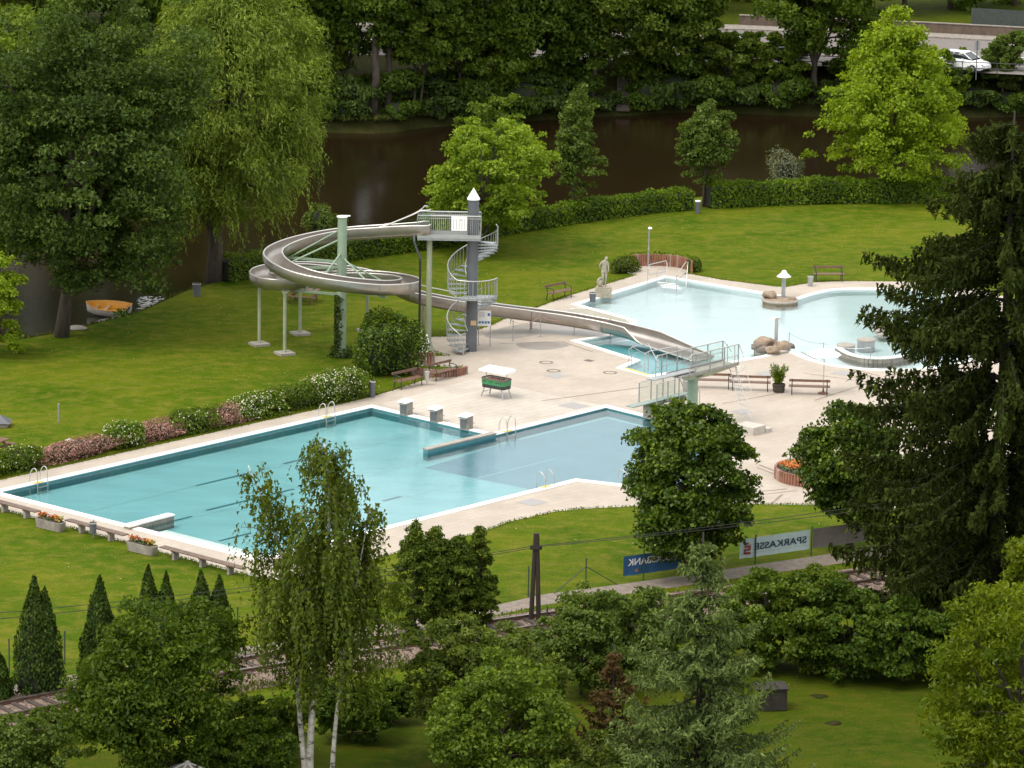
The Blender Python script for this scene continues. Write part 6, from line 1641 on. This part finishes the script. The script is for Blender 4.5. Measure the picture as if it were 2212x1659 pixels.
# flowering hedge along the pool
def hb_(x): return G(x, 1034 - .2235 * x)
nrm = Vector((-E2.x, -E2.y, 0))
for i, (x0, x1, h, mt, fl, nf, lab) in enumerate((
    (-70, 34, 1.0, 'hedge', 'whitefl', 420, 'white flowering bush at the left picture edge by the ladder'),
    (34, 108, 1.15, 'mid', 'whitefl', 110, 'green bush left of the longest pink hedge piece'),
    (104, 274, .86, 'pink', None, 0, 'longest piece of the pink flowering hedge'),
    (254, 322, 1.12, 'hedge', 'whitefl', 380, 'white flowering bush between two pink hedge pieces'),
    (316, 418, .88, 'pink', None, 0, 'middle piece of the pink flowering hedge'),
    (392, 484, 1.08, 'mid', 'whitefl', 130, 'green bush between middle and right pink hedge pieces'),
    (466, 536, .92, 'pink', None, 0, 'right piece of the pink flowering hedge'),
    (514, 630, 1.05, 'hedge', 'whitefl', 850, 'broad white flowering bush right of the pink hedge'),
    (622, 720, 1.3, 'mid', None, 0, 'tall plain green bush in the flowering hedge'),
    (690, 752, 1.42, 'hedge', 'whitefl', 750, 'white blossoming bush behind the far pool ladder'),
    (735, 806, 1.55, 'mid', 'whitefl', 260, 'dark green bush at the right end of the flowering hedge'))):
    a, b2 = hb_(x0), hb_(x1); L = (b2 - a).length; c = (a + b2) / 2 + nrm * .75
    big = h > 1.3
    shrub('flowering_bush', lab, c, L / 2 + .1, .72 + (.35 if big else 0), h, math.atan2((b2 - a).y, (b2 - a).x), LM[mt], 50 + i, int(2600 * L * (h + .7) / 3.2), .12 if mt != 'pink' else .09, 'flowering bushes along the pool', LM[fl] if fl else None, nf, sq=3.4, wob=.13, fl=.085)
shrub('shower_planting', 'leafy planting outside the palisade left of the shower', G(1350, 588), .95, .5, .95, R(35), LM['apple'], 70, 2600, .12)
shrub('shower_planting', 'dark planting outside the palisade right of the shower', G(1499, 585), .4, .6, .8, 0, LM['mid'], 71, 1200, .12)
rg = rngof(72); n = 900; u = rg.random(n); a = R(15) + u * R(150); r_ = 2.28 + .3 * rg.random(n); C = np.stack([r_ * np.cos(a), r_ * np.sin(a), .2 + .62 * rg.random(n)], 1)
t = thing('rim_planting', 'thin row of plants behind the palisade top at the far shower', 'plants', G(1419, 588)); mobj('foliage', leaf_mesh('foliage', C, rg.normal(size=(n, 3)) + [0, 0, .5], .14, .08, rg.random(n), None, rg), LM['hedge'], t)
# oleander in its tub
rg = rngof(73); n = 1100; C = []; st = MB()
for k in range(26):
    a = rg.random() * 2 * PI; e = np.array([.62 * math.cos(a) * rg.uniform(.3, 1), .62 * math.sin(a) * rg.uniform(.3, 1), rg.uniform(.9, 1.5)]); s0 = np.array([0, 0, .4]); st.tube([Vector(s0), Vector((s0 + e) / 2 + [0, 0, .1]), Vector(e)], .012, 4, cap=False)
    f = .25 + .75 * rg.random(60); C.append(s0 + (e - s0) * f[:, None] + rg.normal(size=(60, 3)) * .06)
C = np.concatenate(C); n = len(C); mobj('leaves', leaf_mesh('leaves', C, rg.normal(size=(n, 3)) + [0, 0, .5], .15, .045, .5 + .25 * rg.normal(size=n), np.array([0, 0, 1.]) + rg.normal(size=(n, 3)) * .7, rg), LM['hedge'], tubp)
C = C[rg.random(n) < .05] + [0, 0, .06]; mobj('blossoms', leaf_mesh('blossoms', C, rg.normal(size=(len(C), 3)), .09, .08, rg.random(len(C)), None, rg), M['yellowpetal'], tubp); st.build('stems', M['bark'], tubp)

# --- far bank: trunks, dark crowns, undergrowth
far = [ # x, base row, base z, height, radius, crown start, leaf kind, lean, label
    (805, 250, -.2, 19, 4.4, 7.5, 'dark_broad', (.045, 0), .34, 'tall leaning tree with a bare trunk at the left of the far bank'),
    (834, 246, -.1, 17, 3.6, 6.0, 'dark_broad', (.06, 0), .26, 'second leaning trunk right beside the tall bare one'),
    (893, 250, -.4, 10, 2.6, 3.6, 'mid', (.03, 0), .1, 'slender pale trunk left of a close pair on the far bank'),
    (906, 249, -.4, 11.5, 2.9, 3.8, 'mid', (.10, 0), .1, 'slender leaning trunk of the close pair on the far bank'),
    (985, 243, -.3, 12.5, 3.6, 3.2, 'cherry', (.10, 0), .13, 'bright green leaning tree over the water'),
    (1100, 225, .3, 15, 4.6, 2.6, 'dark_broad', (0, 0), .22, 'dark tree on the far bank above the olive green one'),
    (1180, 205, 1.0, 15, 4.2, 1.8, 'dark_broad', (0, 0), .22, 'dense dark tree in the middle of the far bank'),
    (1274, 216, .6, 15.5, 4.8, 3.2, 'alder', (.09, 0), .26, 'tree with a forked leaning trunk left of the bank stairs'),
    (1420, 200, .9, 14.5, 4.6, 1.4, 'alder', (0, 0), .24, 'dense tree right of the bank stairs'),
    (1472, 196, .9, 12, 3.3, 1.0, 'dark_broad', (0, 0), .2, 'dark low crowned tree above the round young tree'),
    (1760, 220, .4, 15, 4.6, 2.2, 'cherry', (-.02, 0), .26, 'leafy tree in front of the far road left of the yellow green one'),
    (1660, 214, .5, 5.2, 2.8, .4, 'mid', (0, 0), .12, 'low bushy tree below the black car'),
    (745, 222, .6, 15, 4.2, 1.8, 'dark_broad', (0, 0), .22, 'dark tree above the willow on the far bank'),
    (640, 215, .8, 16, 5.0, 2.0, 'mid', (0, 0), .24, 'tree half behind the willow crown on the far bank'),
    (2165, 205, .6, 4.6, 1.7, .5, 'grey', (0, 0), .08, 'small bushy tree at the far road near the right picture edge'),
    (2040, 218, .2, 4.0, 2.0, .3, 'mid', (0, 0), .08, 'low bush beneath the white hatchback'),
]
far += [
    (684, 236, .2, 8.0, 2.6, .6, 'alder', (0, 0), .14, 'leafy low tree between willow and the tall leaning trunks'),
    (1035, 226, .3, 9.0, 3.4, .5, 'mid', (0, 0), .14, 'leafy low tree right of the leaning bright green one'),
    (1225, 216, .5, 8.0, 3.0, .4, 'dark_broad', (0, 0), .12, 'low dark tree left of the forked trunk'),
    (1572, 205, .8, 4.9, 2.6, .2, 'alder', (0, 0), .14, 'low leafy tree right above the round young tree'),
    (1880, 216, .4, 6.0, 3.0, .3, 'dark_broad', (0, 0), .1, 'low dark tree behind the yellow green one')]
for i, (x, y, bz, h, r_, z0, mt, ln, tr, lab) in enumerate(far):
    tree('riverside_tree', lab, FB(x, y), h, r_ * 1.12, z0 * .8, .37, LM[mt], 100 + i, 78 if r_ > 3 else 40, 160, bark='bark' if tr < .3 else 'bark', trunk_r=tr, lean=ln, inner=.35, cl=(.2, .34), group='trees on the far river bank', lump=.2, fine=True)
# the wood goes on along the far bank behind willow and alder, added and stretched tall to darken the river's reflection
fw = [o for o in bpy.data.objects if o.name.startswith('riverside_tree') and o.parent is None]
for i, (x, y, k, lab) in enumerate(((-58, 328, 4, 'far bank tree left of the alder crown'), (-50, 324, 5, 'far bank tree behind the left edge of the alder'), (-42, 320, 6, 'far bank tree behind the middle of the alder'), (-35, 317, 8, 'far bank tree between alder and willow'),
                                    (-28, 315, 5, 'far bank tree behind the left willow half'), (-22, 312, 6, 'far bank tree behind the right willow half'))):
    place(fw[k], True, Vector((x, y, .4)), i * 2.1, lab, 'trees on the far river bank', (1.35, 1.35, 2.1))
# crowns beyond the road, some made taller so the river reflects less sky
far2 = [(250, 60, 16, 5.5, 'dark_broad', 'dark tree beyond the river at the top left'), (120, 66, 15, 5.0, 'mid', 'green tree beyond the river near the top left corner'), (420, 62, 16, 5.5, 'dark_broad', 'dark tree behind the willow top'), (590, 50, 13, 4.5, 'mid', 'green tree beyond the far road left of the tall trunks'),
        (735, 18, 12, 4.0, 'dark_broad', 'dark tree behind the tall leaning trunks'), (870, 40, 13, 4.5, 'dark_broad', 'dark tree beyond the road right of the tall trunks'), (980, 30, 13, 4.5, 'mid', 'green tree beyond the road near the top centre'), (1120, 42, 13, 4.6, 'dark_broad', 'dark tree at the top centre beyond the road'),
        (1290, 30, 12, 4.5, 'alder', 'green tree at the top centre right beyond the road'), (1440, 35, 13, 4.8, 'dark_broad', 'dark tree beyond the road above the bank stairs'), (1600, 6, 20, 6.0, 'mid', 'green tree beyond the visible piece of road'), (1720, 40, 11, 4.2, 'dark_broad', 'dark tree beyond the road above the black car'),
        (1860, 40, 15, 4.6, 'cherry', 'light tree beyond the road left of the yellow green top'), (1960, 34, 15, 4.6, 'walnut', 'bright bush beyond the road above the hatchback'), (2060, 30, 16, 4.6, 'dark_broad', 'dark conifer like tree behind the board fence'), (2200, 22, 16, 5.0, 'mid', 'green tree above the board fence at the top right')]
protos = {}
for i, (x, y, h, r_, mt, lab) in enumerate(far2):
    b = G(x, y, FAR_Z) + Vector((0, 3, 0))
    if mt not in protos:
        protos[mt] = tree('roadside_tree', lab, b, 12, 4.6, .1, .40, LM[mt], 140 + i, 70, 150, trunk_r=.2, inner=.4, cl=(.2, .34), group='trees beyond the far road', fine=True)
        protos[mt].scale = (r_ / 4.4, r_ / 4.4, h / 12)
    else: place(protos[mt], True, b, i * 1.9, lab, 'trees beyond the far road', (r_ / 4.4, r_ / 4.4, h / 12))
rn = random.Random(77)
us = [(700, 248, 2.4, 2.6), (745, 252, 1.8, 1.8), (765, 240, 2.2, 2.6), (860, 250, 1.5, 1.2), (945, 248, 2.0, 2.0), (1020, 240, 2.4, 2.5), (1060, 246, 2.0, 1.8), (1130, 238, 2.4, 2.4), (1195, 236, 2.3, 2.2), (1245, 242, 1.7, 1.2), (1300, 236, 1.6, 1.4),
      (1405, 230, 1.8, 2.0), (1455, 224, 2.4, 2.4), (1540, 222, 2.4, 2.2), (1605, 222, 2.4, 2.2), (1690, 222, 2.2, 2.0), (1830, 226, 2.4, 2.2), (1990, 230, 2.2, 1.6), (2100, 222, 2.0, 1.5), (2180, 232, 2.2, 1.4), (1240, 205, 2.2, 1.6), (1350 + 60, 196, 2, 1.4), (1580, 186, 2.2, 1.8), (1140, 196, 2.4, 2.0), (930, 212, 2.6, 2.0), (850, 205, 2.6, 2.0), (700, 212, 2.6, 2.0), (1015, 205, 2.5, 2.0)]
usp = None
where = ['below the tall leaning tree', 'at the water line']
words = ['first', 'second', 'third', 'fourth', 'fifth', 'sixth', 'seventh', 'eighth', 'ninth', 'tenth', 'eleventh', 'twelfth', 'thirteenth', 'fourteenth', 'fifteenth', 'sixteenth', 'seventeenth', 'eighteenth', 'nineteenth', 'twentieth']
low = sorted([u for u in us if u[1] >= 220]); high = sorted([u for u in us if u[1] < 220])
for i, (x, y, r_, h) in enumerate(low + high):
    lowr = (x, y, r_, h) in low
    lab = ('%s bank bush from the left along the far water line' % words[(low if lowr else high).index((x, y, r_, h))]) if lowr else ('%s bush from the left in the upper row under the far trees' % words[high.index((x, y, r_, h))])
    b = FB(x, y) - Vector((0, 0, .15))
    if usp is None: usp = shrub('bank_bush', lab, b, 2.0, 1.6, 1.6, 0, LM['dark_broad'], 180, 3800, .26, 'bushes on the far river bank', wob=.2, sq=2.0); usp2 = shrub('bank_bush', lab, b, 2.0, 1.6, 1.6, 0, LM['bankalder'], 181, 3800, .26, 'bushes on the far river bank', wob=.22, sq=2.0); usp['label'] = lab; last = (usp, usp2); usp2_used = False; continue
    if i == 1: place(usp2, False, b, rn.uniform(0, 6), lab, None, (r_ / 2, r_ / 2, h / 1.6)); continue
    place(usp if i % 2 else usp2, True, b, rn.uniform(0, 6), lab, 'bushes on the far river bank', (r_ / 2, r_ / 2, h / 1.6))
weeds('far_bank_weeds', 'rough weeds and grass tufts along the far water line', [p + Vector((0, 1.3, .1)) for p in far_line if -30 < p.x < 50], 2.2, 9000, .45, LM['reed'], 190)
weeds('near_bank_weeds', 'weeds along the near water line by the willow', [p + Vector((0, .5, -.35)) for p in bt if -50 < p.x < 0], 1.2, 5000, .4, LM['reed'], 191)

# --- foreground trees
b = G(1480, 1240)
tree('linden', 'dark glossy round tree in front of the diving tower', b, zat(b, 844), 3.06, .15, .185, LM['linden'], 201, 150, 285, trunk_r=.14, inner=.5, cl=(.2, .32), lump=.12, prof=lambda z: .82 + 1.05 * z - 1.15 * z ** 2, lw=.75)
b = G(1832, 1184)
tree('linden', 'second dark glossy tree left of the big spruce', b, zat(b, 868), 2.9, .75, .185, LM['linden'], 202, 130, 260, trunk_r=.17, inner=.5, cl=(.2, .32), lump=.14, off=(-.15, 0), lw=.75)
b = G(2142, 1385)
spruce('norway_spruce', 'huge dark drooping spruce at the right', b, zat(b, 240), 7.0, LM['spruce'], 203, droop=.34, nwh=36, per=9, twig=1.05, tw_n=44, leaf=(.29, .15), hang=.84, step=.105, trunk_r=.33, z0=1.4, shape=lambda f: max(.13, min(1.0, (1.02 - f) / .52) ** .55))
b = G(1503, 1742)
spruce('grey_spruce', 'grey green spruce in the foreground right of the rusty conifer', b, zat(b, 1150), 4.2, LM['larch'], 204, droop=.22, nwh=23, per=8, twig=.66, tw_n=32, leaf=(.20, .085), hang=.5, step=.07, trunk_r=.14, z0=.6, tip_up=.4, power=.72)
b = G(660, 1695)
k = 1 / 58.0
def bp(x, z): return ((x - 660) * k, 0, z)
hb2 = zat(b, 958)
birch('silver birch with three white stems and hanging foliage in front of the pool', b, [
    ([bp(668, 0), bp(672, 2.5), bp(690, 6), bp(704, 9), bp(705, 11.5), bp(694, hb2)], .15, .36, 1.0),
    ([bp(662, 0), (bp(648, 2.2)[0], .2, 2.2), (bp(630, 6)[0], .3, 6), (bp(600, 9)[0], .3, 9), (bp(535, hb2 - .8)[0], .2, hb2 - .9)], .125, .42, .75),
    ([bp(715, 0), (bp(724, 2.5)[0], -.2, 2.5), (bp(748, 6)[0], -.2, 6), (bp(770, 8.3)[0], -.1, 8.3), (bp(792, 10.6)[0], 0, 10.6)], .10, .34, .85)], 205, LM['birch'])
# thujas behind the birch
for i, (x, yb, yt, r_, lab) in enumerate(((895, 1385, 1122, 1.3, 'broad thuja at the left of the clipped group'), (940, 1380, 1108, 1.25, 'tallest thuja of the broad group'), (985, 1376, 1138, 1.3, 'thuja in the middle of the broad group'), (1030, 1368, 1130, 1.05, 'thuja at the right end of the broad group'))):
    b, h = bh(x, yb, yt); tree('broad_thuja', lab, b, h, r_ * 1.05, .0, .16, LM['thuja2'], 210 + i, 95, 150, trunk_r=.08, inner=.5, cl=(.16, .28), lump=.1, cat='conifer', group='broad thujas beside the birch', prof=lambda z: 1.14 - .95 * z ** 1.7, lw=.42, up=.2)
for i, (x, yb, yt, r_, two, lab) in enumerate(((88, 1506, 1250, .88, (.45, .9), 'dark columnar thuja nearest the left picture edge, all visible'), (216, 1482, 1252, .82, None, 'second dark columnar thuja with a single tip'), (340, 1440, 1228, .72, (.6, .93), 'double tipped thuja behind the leafy tree'),
                                         (452, 1432, 1240, .78, (.75, .96), 'double tipped thuja left of the birch'), (-14, 1520, 1385, .75, None, 'thuja cut by the left picture edge'))):
    b, h = bh(x, yb, yt); thuja(lab, b, h, r_, LM['thuja'], 220 + i, 'columnar thujas along the railway', 8000, two)
# lower left: drooping leafy trees and shrubs
b = G(300, 1752)
tree('cherry_tree', 'leafy green cherry tree in the lower left foreground', b, zat(b, 1300), 3.6, .4, .2, LM['cherry'], 230, 150, 235, trunk_r=.15, inner=.4, cl=(.17, .28), lump=.24, ry=3.0, bark='darkbark', flat=.6, lw=.5)
b = G(395, 1690)
tree('cherry_tree', 'upper leafy cherry crown right of the single tipped thuja', b, zat(b, 1262), 2.3, 2.2, .18, LM['cherry'], 231, 80, 220, trunk_r=.12, inner=.35, cl=(.2, .34), lump=.28, bark='darkbark', flat=.6, lw=.5)
tree('grey_shrub', 'grey green shrub in the lower left corner', G(25, 1735), 3.5, 2.9, .0, .16, LM['grey'], 232, 75, 230, ry=1.6, trunk_r=.06, inner=.4, cl=(.2, .34), lump=.18, cat='shrub')
tree('dark_shrub', 'dark shrub between cherry tree and birch stems', G(560, 1640), 2.6, 2.2, .0, .16, LM['cherry'], 233, 75, 230, ry=1.3, trunk_r=.06, inner=.4, cl=(.2, .34), lump=.18, cat='shrub')
tree('dark_shrub', 'dark shrub behind the right birch stem', G(760, 1600), 2.4, 1.9, .0, .16, LM['dark_broad'], 234, 75, 230, ry=1.3, trunk_r=.06, inner=.4, cl=(.2, .34), lump=.18, cat='shrub')
tree('dark_shrub', 'small dark shrub below the broad thujas', G(850, 1560), 1.8, 1.3, .0, .16, LM['cherry'], 235, 75, 230, ry=1.1, trunk_r=.06, inner=.4, cl=(.2, .34), lump=.18, cat='shrub')
tree('leafy_shrub', 'leafy shrub at the bottom edge left of the birch stems', G(520, 1735), 3.3, 2.2, .0, .16, LM['cherry'], 236, 80, 230, ry=1.6, trunk_r=.06, inner=.4, cl=(.2, .34), lump=.2, cat='shrub')
tree('leafy_shrub', 'low shrub in front of the railway left of the cherry tree', G(120, 1600), 1.5, 1.6, .0, .15, LM['grey'], 237, 50, 200, ry=1.0, trunk_r=.05, inner=.4, cl=(.2, .34), lump=.2, cat='shrub')
# centre: apple tree and bushes
b = G(1035, 1640)
tree('apple_tree', 'wide olive apple tree in the centre foreground', b, zat(b, 1352), 3.5, .5, .17, LM['apple'], 240, 150, 225, trunk_r=.14, inner=.45, cl=(.16, .28), lump=.18, ry=2.6)
b = G(1085, 1738)
tree('plum_tree', 'darker green round tree in front of the apple tree', b, zat(b, 1436), 3.0, .3, .17, LM['mid'], 241, 130, 250, trunk_r=.12, inner=.5, cl=(.18, .3), lump=.16)
b = G(1255, 1500)
tree('hazel_bush', 'dark tall hazel bush right of the apple tree', b, zat(b, 1278), 1.9, .2, .17, LM['grey'], 242, 70, 260, trunk_r=.07, inner=.5, cl=(.22, .36), lump=.2)
b = G(1375, 1470)
tree('hazel_bush', 'leafy hazel bush below the blue banner', b, zat(b, 1262), 2.0, .2, .17, LM['grey'], 243, 70, 260, trunk_r=.07, inner=.5, cl=(.22, .36), lump=.2)
b = G(1320, 1660)
spruce('dying_juniper', 'rusty brown dying conifer in the centre foreground', b, zat(b, 1392), 1.7, LM['rust'], 244, droop=-.25, nwh=14, per=6, twig=.42, tw_n=16, leaf=(.17, .09), hang=.2, trunk_r=.07, z0=.3, tip_up=.3)
shrub('heather_shrub', 'brownish low shrub at the foot of the rusty conifer', G(1290, 1680), 1.5, 1.0, 1.3, 0, LM['apple'], 245, 3600, .12, wob=.2)
tree('leafy_shrub', 'olive shrub at the bottom edge left of the rusty conifer', G(1225, 1752), 2.9, 1.9, .0, .16, LM['apple'], 246, 60, 210, trunk_r=.05, inner=.4, cl=(.2, .34), lump=.2, cat='shrub')
tree('leafy_shrub', 'grey green shrub at the bottom edge below the grey spruce', G(1395, 1745), 2.1, 1.7, .0, .15, LM['grey'], 247, 50, 200, trunk_r=.05, inner=.4, cl=(.2, .34), lump=.2, cat='shrub')
# right: dark hedge of shrubs, garden trees
for i, (x, yb, yt, r_, mt, lab) in enumerate(((1650, 1440, 1240, 1.9, 'mid', 'leafy shrub right of the grey spruce top'), (1740, 1450, 1232, 2.0, 'alder', 'tall shrub below the pale banner'), (1840, 1462, 1248, 2.1, 'dark_broad', 'dark shrub below the second glossy tree'), (1950, 1470, 1290, 2.0, 'dark_broad', 'dark shrub under the big spruce'), (2060, 1476, 1330, 1.8, 'dark_broad', 'dark shrub at the foot of the big spruce'))):
    b = G(x, yb); tree('garden_shrub', lab, b, zat(b, yt), r_, .05, .19, LM[mt], 250 + i, 75, 260, trunk_r=.06, inner=.5, cl=(.2, .34), lump=.16, cat='shrub', group='shrubs behind the garden lawn')
b = G(2190, 1790)
tree('walnut_tree', 'bright green walnut tree in the lower right corner', b, zat(b, 1235), 3.9, .6, .215, LM['walnut'], 260, 180, 215, trunk_r=.18, inner=.45, cl=(.16, .27), lump=.22, flat=.55, lw=.42, drop=.25)
b = G(2225, 1545)
tree('walnut_tree', 'upper bright green crown at the right picture edge', b, zat(b, 1130), 1.9, 2.0, .24, LM['walnut'], 261, 60, 200, trunk_r=.1, inner=.4, cl=(.22, .36), lump=.25, flat=.55, lw=.42, drop=.2)
b = G(2225, 1760)
spruce('blue_spruce', 'blue grey spruce twigs in the bottom right corner', b, zat(b, 1560), 1.3, LM['bluespruce'], 262, droop=.05, nwh=12, per=7, twig=.32, tw_n=18, leaf=(.15, .09), hang=.1, trunk_r=.07, z0=.3)
weeds('railway_weeds', 'low weeds along the railway ballast', [p + Vector((0, -2.4, .05)) for p in midr if abs(p.x) < 22], 1.6, 4500, .3, LM['reed'], 270)
weeds('path_weeds', 'low weeds between gravel path and railway', [p + Vector((0, 2.3, .05)) for p in midr if abs(p.x) < 22], .9, 2500, .22, LM['hedge'], 271)
# ragged grass edge along the paving
LM['blade'] = leafmat('lawn_edge_blades', (.06, .10, .005), (.12, .165, .008), (.20, .22, .02), .3)
ep = []
for i in range(len(deck_pts)):
    a, b2 = deck_pts[i], deck_pts[(i + 1) % len(deck_pts)]; m_ = max(1, int((b2 - a).length / .3)); nv = (b2 - a).normalized(); nv = Vector((nv.y, -nv.x, 0))
    ep += [a.lerp(b2, k_ / m_) + nv * .06 for k_ in range(m_)]
ep = [e for e in ep if abs(e.x) < 32]
rg = rngof(279); n = 12000; k_ = rg.integers(0, len(ep), n); C = np.array([tuple(e) for e in ep])[k_] + rg.normal(size=(n, 3)) * np.array([.09, .09, 0]); hh = rg.uniform(.05, .15, n); C[:, 2] = hh * .35
o = mobj('lawn_edge_grass', leaf_mesh('lawn_edge_grass', C, rg.normal(size=(n, 3)) * .8 + [0, -.4, .3], hh, hh * .35, rg.random(n), np.array([0, 0, 1.]) + rg.normal(size=(n, 3)) * .5, rg, tri=True), LM['blade']); tag(o, 'ragged grass blades along the paving edge', 'grass', kind='stuff')
# daisies and clover tufts in the lawns
rg = rngof(280); n = 2400; X = rg.uniform(-30, 34, n); Y = rg.uniform(150, 272, n); Z = np.full(n, .01)
def inside(poly, x, y):
    c = np.zeros(len(x), bool); j = len(poly) - 1
    for i in range(len(poly)):
        xi, yi, xj, yj = poly[i].x, poly[i].y, poly[j].x, poly[j].y
        c ^= ((yi > y) != (yj > y)) & (x < (xj - xi) * (y - yi) / (yj - yi + 1e-12) + xi); j = i
    return c
ok = inside(lawn_outer, X, Y) & ~inside(deck_pts, X, Y) & (np.sin(X * .35) + np.sin(Y * .27 + X * .1) > -.6); C = np.stack([X, Y, Z + .02], 1)[ok]; n = len(C)
o = mobj('daisies', leaf_mesh('daisies', C, np.tile([0, 0, 1.], (n, 1)) + rg.normal(size=(n, 3)) * .4, .048, .042, rg.random(n), None, rg), LM['whitefl']); tag(o, 'tiny white daisies scattered over the lawns', 'daisies', kind='stuff')
